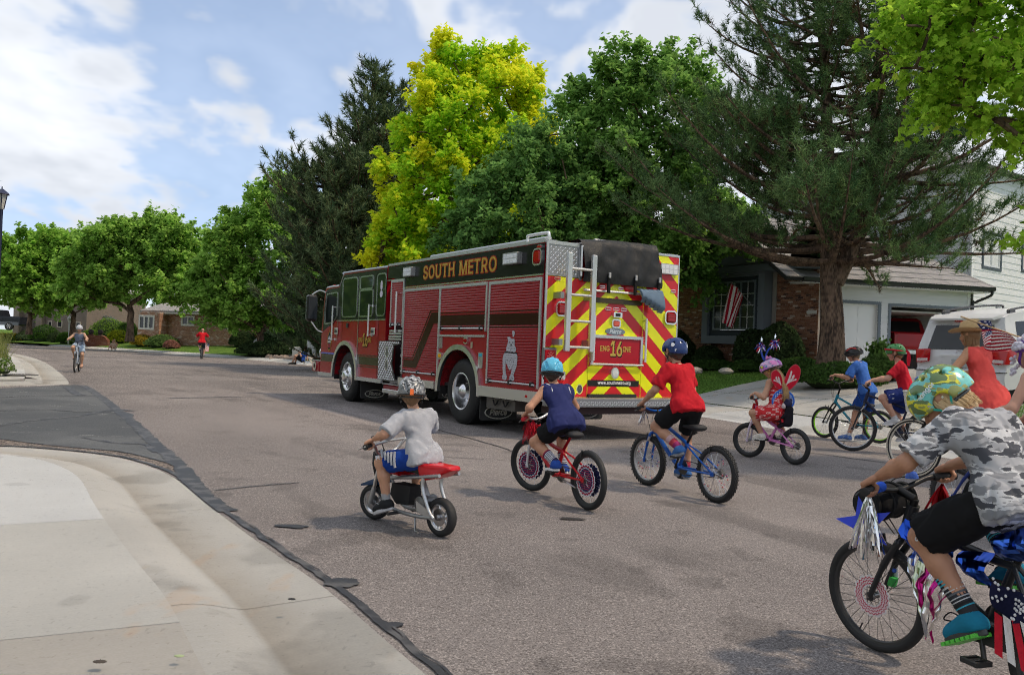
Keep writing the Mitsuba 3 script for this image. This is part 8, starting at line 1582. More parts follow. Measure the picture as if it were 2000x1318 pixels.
def foil(name,top,bot,col,seed,bulge=.03,n=12,m=9):
 top,bot=np.array(top,float),np.array(bot,float);rng=np.random.default_rng(seed);A=np.stack([np.interp(np.linspace(0,1,n),np.linspace(0,1,len(top)),top[:,k])for k in range(3)],1);B=np.stack([np.interp(np.linspace(0,1,n),np.linspace(0,1,len(bot)),bot[:,k])for k in range(3)],1);vs=[]
 for i in range(n):
  for j in range(m):b=j/(m-1);p=A[i]*(1-b)+B[i]*b;q=p*np.array([17,5,17])+seed*3.1;vs.append(p+V(.012*(meshkit.noise(q+9,2)-.5),bulge*math.sin(b*PI)+.055*(meshkit.noise(q,seed)-.5)+.03*(meshkit.noise(q*2.3,seed)-.5),.012*(meshkit.noise(q+5,3)-.5)))
 return part(bn,name,(np.array(vs),np.array([[i*m+j,i*m+j+1,(i+1)*m+j+1,(i+1)*m+j]for i in range(n-1)for j in range(m-1)])),'m_foil',col,M9,smooth=False)
yy=.05
foil('blue_fold',[(.72,yy,.62),(.60,yy,.58),(.46,yy,.56)],[(.68,yy,.50),(.58,yy,.46),(.44,yy,.44)],(.03,.10,.55),3,.04);foil('blue_fold',[(.40,yy,.56),(.28,yy,.58)],[(.40,yy,.47),(.26,yy,.46)],(.03,.10,.50),4,.05);foil('blue_fold',[(.24,yy,.66),(.10,yy,.72)],[(.24,yy,.56),(.06,yy,.60)],(.05,.14,.58),9,.05)
cols_=[(.80,.81,.82),(.55,.60,.42),(.52,.02,.22),(.80,.80,.80),(.52,.02,.22),(.82,.82,.82),(.50,.02,.20)]
xs=np.linspace(.665,.40,len(cols_)+1);zt=np.interp(xs,[.40,.68],[.46,.50]);bx=np.interp(xs,[.40,.665],[.505,.60]);bz_=np.interp(xs,[.40,.47,.53,.60,.665],[.32,.20,.145,.22,.30])
for i,c_ in enumerate(cols_):foil('stripe',[(xs[i],yy+.01,zt[i]),(xs[i+1],yy+.01,zt[i+1])],[(bx[i],yy+.02,bz_[i]),(bx[i+1],yy+.02,bz_[i+1])],c_,11+i,.03,5,12)
bt=thing('star_bunting','dark bunting with white stars and red stripes tied behind the black frame','bunting')
for s_ in(1,):
 P_=np.array([[V(.24-.20*a,.085+.02*math.sin(a*9+b*3),.50-.05*a-b*(.10+.02*math.sin(a*6)))for b in np.linspace(0,1,8)]for a in np.linspace(0,1,16)]);f_=np.array([[i*8+j,i*8+j+1,(i+1)*8+j+1,(i+1)*8+j]for i in range(15)for j in range(7)]);part(bt,'cloth',(P_.reshape(-1,3),f_),'m_cloth',(.012,.014,.045),M9,smooth=True)
 rng=np.random.default_rng(6);ms=[]
 for i in range(46):a,b=rng.integers(0,15),rng.integers(0,7);p=P_[a,b];ms.append(ellipsoid(p+V(0,.004,0),(.006,.003,.006),1))
 part(bt,'star',cat(*ms),'m_matte',(.60,.60,.62),M9,smooth=True,kind='stuff')
 for i in range(5):a0=.22-.035*i;part(bt,'striped_tail',(np.array([V(a0,.10,.39),V(a0-.034,.10,.38),V(a0-.05-.02*i,.11,.24-.01*i),V(a0-.02-.02*i,.115,.25-.01*i)]),np.array([[0,1,2,3]])),'m_cloth',(.48,.015,.03)if i%2==0 else(.62,.60,.58),M9,smooth=False)
part(fr9,'chain_guard',relax(m3.Manifold.hull_points(np.array([V(x,y,z)for x,z in((.42,.33),(.40,.24),(.05,.25),(.0,.285),(.1,.31))for y in(.052,.062)])),0),'m_plastic',(.02,.02,.021),M9,smooth=30)
SK9=[(.035,.040,(.05,.30,.40)),(.045,.052,(.02,.02,.022)),(.058,.062,(.42,.43,.43)),(.070,.074,(.40,.41,.41)),(.085,.092,(.10,.11,.12)),(.100,.104,(.42,.43,.43)),(.113,.120,(.40,.41,.41)),(.128,.133,(.05,.32,.42)),(.140,.147,(.05,.32,.42)),(.153,.158,(.05,.32,.42))]
def fgmark(so,an,td,up_,lt,heel,k,M,s):
 for j in range(7):b=heel+td*(.01+.026*j)*k;part(so,'green_tread',m3.Manifold.hull_points(np.array([b+td*x*k+lt*y*k+up_*z*k for x in(0,.017)for y in(-.041,.041)for z in(-.024,-.010)])),'m_plastic',(.10,.52,.06),M,smooth=20)
 part(so,'logo',logo_ua(heel+td*.06*k+up_*.038*k+lt*s*.0345*k,td,up_*.8-lt*s*.2,.02),'m_plastic',(.12,.22,.24),M,smooth=False)
 for e in(1,-1):part(so,'lace_loop',tube(catmull([an+td*.04*k+up_*.0*k,an+td*.06*k+lt*e*.03*k+up_*.03*k,an+td*.10*k+lt*e*.035*k+up_*.015*k,an+td*.08*k+lt*e*.015*k-up_*.0*k],5),.0028*k,5),'m_cloth',BLK,M,smooth=60)
ft9=((V(.305,.115,.345),unit(V(.19,.0,-.105))),foot_on(B9['ped'][1],(1,0,-.15),.08))
p9=person('person','boy in grey camouflage T-shirt and splash patterned helmet nearest the camera',M9,(.245,0,.775),(.435,0,1.065),(.572,.02,1.118),.74,-.80,(B9['grips'][0][0],B9['grips'][1][0]),ft9,S=1.33,h=.006,skin=(.40,.205,.125),shirt={'type':'tee','mat':'m_camo','col':None,'sleeve':.86,'loose':1.02,'hem':-.075,'wr':.009,'collar':(.16,.165,.18)},shorts={'col':(.009,.009,.010),'len':.92,'wide':1.22},socks={'col':(.03,.032,.036),'h':.165,'stripes':SK9},shoes={'col':(.012,.16,.26),'sole':(.03,.035,.035),'mark':fgmark,'lace':BLK},hair={'col':(.46,.33,.18),'low':.075,'strands':520,'len':.055,'back':.12},helmet={'type':'skate','mat':'m_helmet_splash','strap':(.03,.36,.28),'buckle':(.30,.55,.03),'label':'skate helmet splashed teal, yellow and olive with white lettering'},axis=(B9['grips'][0][1],B9['grips'][1][1]),elbow=(V(-.72,.69,-.10),V(-.2,-.6,-.5)),knee=(V(1,.35,.5),V(1,-.3,.6)),shw=.122,bulk=.94)
def on_helmet(p,P,h_,off,dir_r,dir_u,dir_o,tilt=0.):
 v,f=extrude(P,h_);kh=p['kh'];c=p['head']+p['u']*.022*kh-p['f']*.006*kh;sx,sl,su=.131*kh,.1005*kh,.1065*kh
 d=dir_o+v[:,:1]*dir_r+v[:,1:2]*dir_u;d/=np.linalg.norm(d,axis=1,keepdims=True);r=1/np.sqrt(((d@p['f'])/sx)**2+((d@p['l'])/sl)**2+((d@p['u'])/su)**2);return c+d*(r+off+v[:,2])[:,None],f
tx=fit(text_poly('mongoose',1.,True),-.70,.70,-.125,.135);tx=affinity.rotate(tx,8,origin=(0,0))
tx=tx.intersection(tx)
vt,ft_=on_helmet(p9,shapely.segmentize(tx,.05),.002,.0005,-p9['f']*1.08,p9['u'],p9['l']+p9['u']*.42+p9['f']*.06);part(p9['key']+'__helmet','lettering',(vt,ft_),'m_matte',(.66,.68,.70),M9,smooth=False)
for a,b in((.55,-.20),(-.10,-.26),(-.62,-.08)):
 vt,ft_=on_helmet(p9,Point(0,0).buffer(.045,6),.003,.0,p9['f'],p9['u'],p9['l']+p9['f']*a+p9['u']*(b+.12));part(p9['key']+'__helmet','rivet',(vt,ft_),'m_metal',(.65,.65,.66),M9,smooth=False)
kn_,hj_=p9['kn'][0],p9['hj'][0];part(p9['key']+'__shorts','logo',tube([kn_*.80+hj_*.20+V(.025*math.cos(t)*unit(kn_-hj_)[0],.080,-.02+.011*math.sin(t)+.025*math.cos(t)*unit(kn_-hj_)[2])for t in np.linspace(0,2*PI,17)[:-1]],.0028,5,closed=True),'m_cloth',(.55,.55,.56),M9,smooth=60)
# ---- vehicles on the drives
def car_shell(prof,width,z0,z1,inset,xc,half,res=.09,pw=6,end=.07):
 pa=np.array(prof,float);pa=pa[::-1]if Polygon(pa).exterior.is_ccw is False else pa;m=m3.CrossSection([pa]).extrude(width).refine_to_length(res);q=m.to_mesh();v=np.array(q.vert_properties[:,:3],float);v=np.stack([v[:,0],v[:,2]-width/2,v[:,1]],1);f=np.array(q.tri_verts)[:,::-1]
 def warp(p):
  p=np.array(p,float);t=np.clip((p[:,2]-z0)/(z1-z0),0,1);p[:,1]=p[:,1]*(1-inset*t*t*(3-2*t));p[:,1]*=1-end*np.clip(np.abs((p[:,0]-xc)/half),0,1)**pw;return p
 return(warp(v),f),warp
def side_patch(P,s,width,warp,off,res=.2):
 v,f=trimesh.creation.triangulate_polygon(shapely.segmentize(P,res),engine='earcut');v2,f2=trimesh.remesh.subdivide_to_size(np.column_stack([v,np.zeros(len(v))]),f,res)
 p=warp(np.column_stack([v2[:,0],np.full(len(v2),s*width/2),v2[:,1]]));p[:,1]+=s*off;return p,(f2 if s<0 else f2[:,::-1])
def car_wheel(t,M,x,y,r,w,rimc=(.55,.55,.56),spokes=6):
 s=1 if y>0 else-1;Mw=M@T_(x,y,r)@np.diag([1,s,1,1.]);wh=part(t,'wheel',lathe([(r*.62,0),(r*.66,.012),(r*.9,.010),(r*.98,-.01),(r,-.04),(r,-w+.04),(r*.97,-w),(r*.62,-w)],40),'m_rubber',(.022,.022,.023),Mw,smooth=35)
 part(wh,'rim',lathe([(r*.63,.0),(r*.60,.006),(r*.56,-.03),(r*.5,-.09),(0,-.09)],36),'m_satin',tuple(np.array(rimc)*.35),Mw,smooth=35)
 for i in range(spokes):a=i*2*PI/spokes;d=V(math.cos(a),0,math.sin(a));part(wh,'spoke',tube([d*r*.08+V(0,-.005,0),d*r*.35+V(0,-.012,0),d*r*.6+V(0,-.012,0)],[r*.09,r*.075,r*.085],8),'m_satin',rimc,Mw,smooth=50)
 return wh
cx,cy=9.12,17.33;zs=float(zR(cx+.853*2.2,cy+.522*2.2))-.05
MS=place_M(cx,cy,.45,math.atan2(.522,.853),0,-math.atan(.115));SW=1.96
sv=thing('suv','large white sport utility vehicle parked on the driveway tail towards street','suv')
(sm_,warp)=car_shell([(.06,.40),(.0,.46),(-.02,.60),(.0,.74),(.05,.80),(.06,1.02),(.10,1.14),(.28,1.70),(.33,1.80),(.50,1.86),(1.5,1.90),(3.0,1.87),(3.35,1.80),(4.0,1.20),(4.2,1.14),(5.0,1.04),(5.18,.92),(5.22,.5),(5.1,.40)],SW,1.08,1.9,.19,2.6,2.7)
WH=(.52,.53,.54)
part(sv,'body',sm_,'m_paint',WH,MS,smooth=40)
part(sv,'underbody',box(.1,5.0,-.85,.85,.26,.45),'m_matte',(.02,.02,.02),MS,smooth=False);part(sv,'bumper_valance',box(-.015,.3,-.80,.80,.30,.42,.03),'m_plastic',(.03,.03,.032),MS)
for s in(1,-1):
 for nm,P in(('window',Polygon([(.42,1.16),(1.30,1.14),(1.30,1.68),(.62,1.70)])),('window',Polygon([(1.42,1.13),(2.30,1.12),(2.30,1.68),(1.42,1.68)])),('window',Polygon([(2.42,1.12),(3.62,1.13),(3.15,1.66),(2.42,1.68)]))):part(sv,nm,side_patch(P.buffer(-.02).buffer(.02),s,SW,warp,.006),'m_glass',(.012,.014,.016),MS,smooth=True)
 for x in(1.36,2.36):part(sv,'door_seam',side_patch(sb(x,x+.012,.5,1.72),s,SW,warp,.004),'m_matte',(.06,.06,.06),MS,smooth=True)
 part(sv,'side_moulding',side_patch(sb(1.3,3.6,.58,.66),s,SW,warp,.012),'m_paint',(.60,.61,.62),MS,smooth=True);part(sv,'door_handle',box(1.5,1.68,s*.955-.02,s*.955+.02,.98,1.02,.01),'m_paint',WH,MS)
 for x in(.98,4.08):part(sv,'wheel_arch',side_patch(Point(x,.39).buffer(.50,20).difference(Point(x,.39).buffer(.0)).intersection(sb(x-.6,x+.6,.36,1.0)),s,SW,warp,.003),'m_matte',(.015,.015,.015),MS,smooth=True);car_wheel(sv,MS,x,s*.985,.39,.25)
 part(sv,'roof_rail',tube(catmull([(.62,s*.68,1.87),(.70,s*.68,1.93),(1.6,s*.69,1.965),(2.8,s*.68,1.94),(2.95,s*.68,1.87)],6),.022,8),'m_plastic',(.03,.03,.032),MS,smooth=60);part(sv,'rail_foot',box(.62,.86,s*.68-.03,s*.68+.03,1.84,1.95,.02),'m_plastic',(.02,.02,.02),MS)
 lampv=m3.Manifold.hull_points(np.array([V(x,s*y,z)for x,y,z in((-.0,.62,.93),(.02,.60,1.14),(.055,.62,1.18),(.05,.955,.90),(.07,.965,1.16),(.34,.985,1.20),(.40,.985,1.12),(.16,.975,.90),(-.005,.80,.90),(.1,.7,1.0),(.0,.92,.905))]));lk=part(sv,'tail_lamp',lampv,'m_glass',(.36,.008,.014),MS,smooth=25);part(lk,'clear_lens',m3.Manifold.hull_points(np.array([V(x,s*y,z)for x,y,z in((-.012,.66,.935),(-.004,.66,1.0),(-.008,.90,.92),(.0,.90,.985),(.03,.75,.96))])),'m_glass',(.50,.42,.42),MS,smooth=25);part(lk,'lens_line',m3.Manifold.hull_points(np.array([V(x,s*y,z)for x,y,z in((-.004,.64,1.03),(-.002,.64,1.05),(.04,.93,1.03),(.043,.93,1.05),(.05,.8,1.04))])),'m_glass',(.18,.004,.006),MS,smooth=25)
 q=part(sv,'side_mirror',m3.Manifold.hull_points(np.array([V(3.25+a,s*(1.03+b),1.12+c)for a in(0,.13)for b in(0,.20)for c in(0,.20)])).refine_to_length(.06),'m_paint',WH,MS,smooth=40);part(q,'glass',box(3.235,3.247,s*1.13-.09,s*1.13+.09,1.14,1.30),'m_metal',(.3,.32,.35),MS,smooth=False)
rw=lambda y,z,o:V(.10+(z-1.14)/.56*.18-o,y,z)
part(sv,'rear_window',([rw(-.72,1.17,.012),rw(.72,1.17,.012),rw(.60,1.66,.012),rw(-.60,1.66,.012),rw(-.72,1.17,-.05),rw(.72,1.17,-.05),rw(.60,1.66,-.05),rw(-.60,1.66,-.05)],[[0,1,2,3],[4,5,1,0],[5,6,2,1],[6,7,3,2],[7,4,0,3]]),'m_glass',(.012,.016,.02),MS,smooth=False)
part(sv,'spoiler',m3.Manifold.hull_points(np.array([V(x,s*y,z)for s in(1,-1)for x,y,z in((.14,.66,1.76),(.13,.64,1.80),(.50,.74,1.87),(.45,.74,1.80),(.20,.68,1.83))])).refine_to_length(.08),'m_paint',WH,MS,smooth=40);part(sv,'brake_lamp',box(.155,.18,-.14,.14,1.73,1.755),'m_glass',(.3,.01,.01),MS,smooth=False)
part(sv,'tailgate_seam',cat(box(.03,.06,-.63,.63,.80,.812),box(-.018,.05,-.94,.94,.735,.75)),'m_matte',(.05,.05,.05),MS,smooth=False,kind='stuff');part(sv,'plate_recess',box(.03,.066,-.36,.36,.80,1.04,.01),'m_paint',(.52,.53,.54),MS);part(sv,'number_plate',box(.018,.04,-.16,.16,.83,.98,.004),'m_plastic',(.30,.33,.34),MS);part(sv,'tailgate_handle',box(.02,.07,-.40,.40,1.03,1.08,.012),'m_paint',(.60,.61,.62),MS)
part(sv,'emblem',tube([(.055,.075*math.cos(a),1.10+.045*math.sin(a))for a in np.linspace(0,2*PI,25)[:-1]],.008,6,closed=True),'m_metal',CHR,MS,smooth=60);part(sv,'wiper',tube([(.11,-.05,1.19),(.14,.35,1.26)],.008,5),'m_plastic',BLK,MS)
for s in(1,-1):part(sv,'bumper_reflector',box(-.02,.01,s*.72-.09,s*.72+.09,.56,.60,.006),'m_glass',(.3,.01,.012),MS)
Mp=MG@np.array([[.32,0,.95,d2[0]+.95],[0,0,0,0],[0,0,0,0],[0,0,0,1.]])
ga=math.atan2(dG[1],dG[0]);pk_o=Gp(d2[0]+1.55,0,-.55);Mp=place_M(pk_o[0],pk_o[1],zG+.02,ga+PI/2-.28);PWD=1.86
pk=thing('pickup','red pickup truck standing inside the open garage','pickup')
(pm_,pwarp)=car_shell([(.0,.48),(-.02,.75),(.0,1.16),(.05,1.20),(1.75,1.20),(1.86,1.24),(2.02,1.72),(2.12,1.80),(3.3,1.82),(3.55,1.74),(4.05,1.22),(5.1,1.10),(5.3,.95),(5.3,.5)],PWD,1.15,1.85,.15,2.6,2.8)
part(pk,'body',pm_,'m_paint',(.34,.012,.018),Mp,smooth=40)
for s in(1,-1):
 for P in(Polygon([(2.12,1.26),(2.85,1.25),(2.85,1.70),(2.20,1.70)]),Polygon([(2.95,1.25),(3.85,1.25),(3.48,1.68),(2.95,1.70)])):part(pk,'window',side_patch(P.buffer(-.02).buffer(.02),s,PWD,pwarp,.006),'m_glass',(.012,.014,.016),Mp,smooth=True)
 part(pk,'door_seam',side_patch(sb(2.0,2.012,.55,1.7),s,PWD,pwarp,.004),'m_matte',(.06,.005,.006),Mp,smooth=True);part(pk,'door_handle',box(2.12,2.30,s*.90-.03,s*.90+.03,1.02,1.10,.01),'m_plastic',(.02,.02,.02),Mp)
 part(pk,'tail_lamp',box(-.035,.06,s*.83-.07,s*.83+.07,.80,1.15,.02),'m_glass',(.3,.01,.01),Mp)
 for x in(.95,4.2):car_wheel(pk,Mp,x,s*.94,.39,.25)
part(pk,'cab_window',([(1.93,-.62,1.30),(1.93,.62,1.30),(2.02,.58,1.68),(2.02,-.58,1.68),(1.97,-.62,1.30),(1.97,.62,1.30)],[[0,1,2,3]]),'m_glass',(.015,.017,.02),Mp@T_(-.06,0,0),smooth=False);part(pk,'bumper',box(-.14,.02,-.85,.85,.46,.64,.03),'m_metal',(.6,.6,.6),Mp)
db=at(14,84.,1.35);Md=place_M(db[0]-4.2,db[1],db[2]-.1,.05);dk=thing('dark_truck','black and silver pickup truck parked at the far left edge','pickup')
(dm_,dwarp)=car_shell([(.0,.48),(.0,1.2),(1.2,1.28),(1.9,1.9),(3.6,1.95),(3.75,1.35),(5.6,1.35),(5.62,.6),(5.5,.5)],1.95,1.2,1.9,.15,2.7,2.9)
part(dk,'body',dm_,'m_paint',(.012,.014,.02),Md,smooth=40);part(dk,'lower_panel',side_patch(sb(.1,5.5,.5,.82),-1,1.95,dwarp,.008,.4),'m_satin',(.16,.17,.18),Md,smooth=True);part(dk,'window',side_patch(Polygon([(1.5,1.32),(3.4,1.4),(3.35,1.82),(2.0,1.8)]),-1,1.95,dwarp,.008),'m_glass',(.02,.025,.03),Md,smooth=True)
for x in(1.0,4.6):car_wheel(dk,Md,x,-.97,.4,.25)
# ---- far houses
def simple_house(name,label,o,d,z,L,Dp,H,mat,col,roof_h,ov=.5,hip=1.6):
 t=thing(name,label,'house');M=wallM(o,d,z)@np.diag([1,1,-1,1.]);part(t,'wall',box(0,L,-.6,H,-Dp,0),mat,col,M,smooth=False)
 v=[(-ov,H,ov),(L+ov,H,ov),(L+ov,H,-Dp-ov),(-ov,H,-Dp-ov),(hip,H+roof_h,-Dp/2),(L-hip,H+roof_h,-Dp/2)];v+=[(a,b+.14,c)for a,b,c in v]
 part(t,'roof',(v,[[0,3,2,1],[6,7,11,10],[7,8,11,7],[8,9,10,11],[9,6,10,9],[0,1,7,6],[1,2,8,7],[2,3,9,8],[3,0,6,9]]),'m_shingle',None,M,smooth=False);part(t,'fascia',cat(box(-ov,L+ov,H-.12,H+.02,ov-.05,ov+.012)),'m_matte',(.60,.57,.52),M,smooth=False)
 return t,M
def px_wall(px_,py_,o,d,z):u,h_=on_wall(px_,py_,o,d);return u,h_-z
fo=D(492,668,68.)[:2];fd=D(288,668,73.)[:2]-fo;FL=np.linalg.norm(fd);fd=fd/FL;fz=GT(390,668)[2]
fh,MF=simple_house('far_brick_house','sunlit pink brick bungalow with white windows at the left end of the street',fo,fd,fz,FL,8,px_wall(390,612,fo,fd,fz)[1],'m_brickfar',None,1.9)
for x0,x1,y0,y1,n in((289,318,616,645,3),(355,380,616,637,2),(427,448,622,639,2)):
 a,c=px_wall(x1,y1,fo,fd,fz);b,e=px_wall(x0,y0,fo,fd,fz);window(fh,MF,min(a,b),max(a,b),c,e,.93 if x0==289 else .03,1,1,(.68,.66,.62),(.05,.055,.06),.16,False,n)
part(fh,'side_wing',box(FL-2.3,FL+.2,-.6,px_wall(390,612,fo,fd,fz)[1]-.02,0,.9),'m_brickfar',None,MF,smooth=False)
pl=thing('planter_wall','long low curved brick planter wall before the far brick bungalow','wall');a,b=GT(356,672),GT(482,672);
pts=catmull([GT(356,671),GT(400,673),GT(440,673),GT(482,669)],6);nn_=V(0,1,0);v=np.concatenate([pts+V(0,0,-.2),pts+V(0,0,.62),pts+V(0,.4,.62),pts+V(0,.4,-.2)]);m=len(pts);part(pl,'wall',(v,np.array([[k*m+i,k*m+i+1,(k+1)*m+i+1,(k+1)*m+i]for k in range(3)for i in range(m-1)])),'m_brickfar',None,smooth=20);part(pl,'cap',tube(pts+V(0,.2,.66),.2,4),'m_brickfar',None,smooth=20)
to=D(168,648,86.)[:2];td=D(31,648,88.)[:2]-to;TL=np.linalg.norm(td);td/=TL;tz=GT(100,652)[2]
th,MTp=simple_house('taupe_house','taupe brown house with arched garage behind round hedges at the far left',to,td,tz,TL,9,4.6,'m_matte',(.19,.15,.125),2.0)
a,c=px_wall(78,649,to,td,tz);b,e=px_wall(42,624,to,td,tz);gq=part(th,'garage_door',box(a,b,0,e,-.05,.04),'m_matte',(.12,.105,.09),MTp,smooth=False)
for k in range(1,4):part(gq,'panel_line',box(a,b,e*k/4-.02,e*k/4+.02,.04,.05),'m_matte',(.08,.07,.06),MTp,smooth=False)
for q in(38,82):u_,_=px_wall(q,640,to,td,tz);part(th,'pillar',box(u_-.35,u_+.35,-.3,4.0,0,.5),'m_matte',(.26,.21,.17),MTp,smooth=False)
for x0,x1,y0,y1 in((94,102,626,640),(112,122,626,640),(148,158,628,640)):a,c=px_wall(x1,y1,to,td,tz);b,e=px_wall(x0,y0,to,td,tz);window(th,MTp,a,b,c,e,.03,1,1,(.45,.38,.32),(.03,.03,.035),.12,False,1)
part(th,'arch',tube([MTp[:3,:3]@V((a_:=px_wall(60,640,to,td,tz)[0])+2.3*math.cos(t),2.6+1.5*math.sin(t),.3)+MTp[:3,3]for t in np.linspace(0,PI,20)],.28,6),'m_matte',(.30,.25,.21),smooth=60)
gh,MGh=simple_house('grey_house','dim grey brick house behind the junipers and the mail boxes',D(660,690,66.)[:2],unit(D(515,690,70.)[:2]-D(660,690,66.)[:2]),1.0,9,7,2.9,'m_matte',(.20,.17,.15),1.8)
for x in(1.5,4.0,6.5):window(gh,MGh,x,x+1.2,.9,2.2,.03,1,1,(.5,.5,.48),(.04,.045,.05),.1,False,2)
lh,MLh=simple_house('street_house','tan brick house on the near side of the street left of the picture',np.array([-26.0,23.4]),np.array([.527,-.85]),.15,14,9,3.0,'m_brickfar',None,2.6)
for x in(1.5,5.0,9.5):window(lh,MLh,x,x+1.6,.9,2.2,.03,2,2,(.65,.63,.6),(.04,.045,.05),.1,True,2)
part(lh,'door',box(7.4,8.3,0,2.05,-.05,.05),'m_plastic',(.12,.03,.03),MLh,smooth=False)
for i,(x,y,h_,w_)in enumerate([(-10.5,-3.0,9.5,3.8),(-14.5,4.5,7.5,3.0),(-17.0,13.0,8.5,3.2),(-20.0,20.0,8,3.0),(-23.5,27.0,9.5,3.4),(-29,34.5,9,3.6),(-35.5,43,9.5,4),(-43,53,10,4.4)]):
 broadleaf('broad green street tree left of the picture, %s from the camera'%('nearest','second','third','fourth','fifth','sixth','seventh','farthest')[i],V(x,y,.1),[((0,0,h_*.52),(w_,w_,h_*.42)),((.5,.3,h_*.74),(w_*.7,w_*.7,h_*.2)),((0,0,h_*.3),(w_*1.05,w_*1.05,h_*.2))],60,.22,1.4,11000,.32,PL,141+i,cr=1.2)
 # ---- small things on the left
def gpt(x,y,more=.3):
 d=ray(x,y);t=np.linspace(20,120,3000);sd_=sdistR(d[0]*t,t);k=int(np.argmax(sd_>2.0+more));return V(d[0]*t[k],t[k],float(zR(d[0]*t[k],t[k])))
HG='round clipped hedges along the far kerb'
for i,(x,y,r,lab,pal)in enumerate([(72,668,(1.55,1.3,1.25),'largest round clipped hedge at the far left kerb',pal_green((.04,.10,.015),(.08,.16,.03),.2)),(120,669,(.92,.9,.85),'round clipped hedge right of the largest one',pal_green((.04,.10,.015),(.08,.16,.03),.2)),(103,667,(1.0,.8,.75),'dark low hedge between the two round hedges',PD),(168,664,(1.15,1.0,.9),'bright yellow green round shrub left of the brick pillars',PB),(222,664,(1.1,.9,.95),'yellow lime round shrub right of the brick pillars',PY),(200,656,(1.9,1.2,1.5),'large lime green shrub behind the brick pillars',PB),(240,660,(1.2,1,1.4),'upright lime shrub left of the bare trunk',PB),(275,667,(1.3,1,.85),'golden orange barberry shrub by the far brick bungalow',pal_green((.28,.22,.02),(.40,.30,.04),.25)),(307,667,(1.5,1.1,.85),'silvery light green shrub under the white corner window',pal_green((.12,.22,.06),(.22,.34,.12),.2)),(329,667,(.7,.6,.55),'pink flowering shrub at the bungalow corner',pal_green((.35,.14,.13),(.45,.25,.2),.25)),(46,667,(1.2,.9,.8),'grey green bush left of the largest round hedge',pal_green((.08,.14,.06),(.14,.2,.1),.2)),(140,668,(.9,.8,.7),'grassy pale shrub right of the second round hedge',PB),(188,650,(2.2,1.4,1.6),'silver blue spruce like shrub in the far background',pal_green((.16,.22,.20),(.28,.34,.32),.2))]):
 p=gpt(x,y,.4+(668-y)*.35);shrub('hedge' if i<3 else 'shrub',lab,p+V(0,r[1],r[2]*.55),r,2600,.13,pal,200+i)
for i,(x,y,r,lab,pal)in enumerate([(530,690,(2.4,1.5,.8),'low spreading juniper beside the street, left of the seated man',PD),(575,685,(2.0,1.4,.8),'low spreading juniper behind the seated man',PD),(545,668,(2.3,1.6,2.0),'tall dark juniper thicket under the conifer',pal_green((.02,.045,.022),(.05,.09,.04),.3)),(600,660,(2.0,1.5,2.2),'tall dark shrub thicket behind the cluster mail box',pal_green((.02,.045,.022),(.05,.09,.04),.3)),(470,672,(1.0,.8,.9),'dark rounded bush at the right end of the planter wall',PD),(503,689,(1.5,1.2,.75),'low dark juniper mound around the house shaped mail box',PD)]):
 p=gpt(x,y,max(.3,(690-y)*.22));shrub('juniper' if i<4 else 'shrub',lab,p+V(0,r[1]*.6,r[2]*.5),r,5200,.16,pal,230+i,spiky=.12)
for i in range(7):
 p=catmull([GT(356,671),GT(400,673),GT(440,673),GT(482,669)],6)[2+i*2]+V(0,.5,.75);shrub('flower_plant',['yellow green bedding plant at the left end of the planter wall','yellow flowering plant, second on the planter wall','leafy green plant, third on the planter wall','orange flowering plant in the middle of the planter wall','dark green plant, fifth on the planter wall','yellow flowering plant, sixth on the planter wall','orange flowering plant at the right end of the planter wall'][i],p,(.8,.4,.5),700,.12,[PB,PB,PL,PB,PD,PB,PB][i],260+i,category='plant',flowers=(.3,(.6,.42,.03)if i%2 else(.55,.55,.05)),spiky=.2)
p=gpt(20,664);shrub('flower_plant','bed of yellow daylilies below the dark truck at the far left',p+V(0,1,.3),(3.4,.9,.5),2600,.15,PL,280,category='plant',flowers=(.25,(.75,.50,.02)),spiky=.25)
gc=V(*G(-14,735)[:2],.11);og=thing('ornamental_grass','tall ornamental grass clump with seed heads at the left edge','plant');rng=np.random.default_rng(3);n=900
pb_=np.array([V(*G(rng.uniform(-70,8),rng.uniform(700,742))[:2],.1)for _ in range(n)]);dv=rng.normal(0,.20,(n,2));hh=rng.uniform(.6,1.15,n);ms=[]
vv2,ff2=[],[]
for i in range(n):
 q=bez(pb_[i],pb_[i]+V(dv[i,0]*.25,dv[i,1]*.25,hh[i]*.6),pb_[i]+V(dv[i,0]*.9,dv[i,1]*.9,hh[i]),n=4);v,f=ribbon(q,.010,.002,None,i);ms.append((v,f))
part(og,'blade',cat(*ms),'m_needle',np.repeat(pal_green((.09,.14,.03),(.24,.25,.09),.2)(rng,n,None,0),8,0),smooth=False,kind='stuff')
for i,(x,y,r,lab)in enumerate([(2,706,.42,'white flowering plant before the ornamental grass, upper one'),(6,728,.36,'white flowering plant at the edge of the mulch, lower one')]):
 p=V(*G(x-8,y+14)[:2],.2);shrub('flower_plant',lab,p+V(0,0,.12),(r,r,r*.8),900,.075,PL,290+i,category='plant',flowers=(.32,(.75,.74,.70)))
a=np.linspace(0,2*PI,40)[:-1];w_=.8*(1+.12*np.sin(a*5));v,f=extrude(Polygon(np.column_stack([gc[0]-.75+w_*np.cos(a),gc[1]-.2+1.3*w_*np.sin(a)])),.05,.10);put(uniq('mulch_bed'),(v,f),'m_soil',smooth=False,kind='structure',label='brown mulch bed under the flowers at the left edge')
mc=V(*G(40,741)[:2],.118);put(uniq('manhole_cover'),lathe([(0,.012),(.40,.012),(.42,0)],32,'z',c=mc),'m_matte',(.07,.065,.06),smooth=False,label='dark round utility cover set in the far left pavement',cat_='manhole cover')
lm=V(*D(-9,640,16.5)[:2],.0);sl=thing('street_lamp','dark blue street lamp with a glass lantern at the left edge','street lamp');zt_=D(-9,372,16.5)[2]
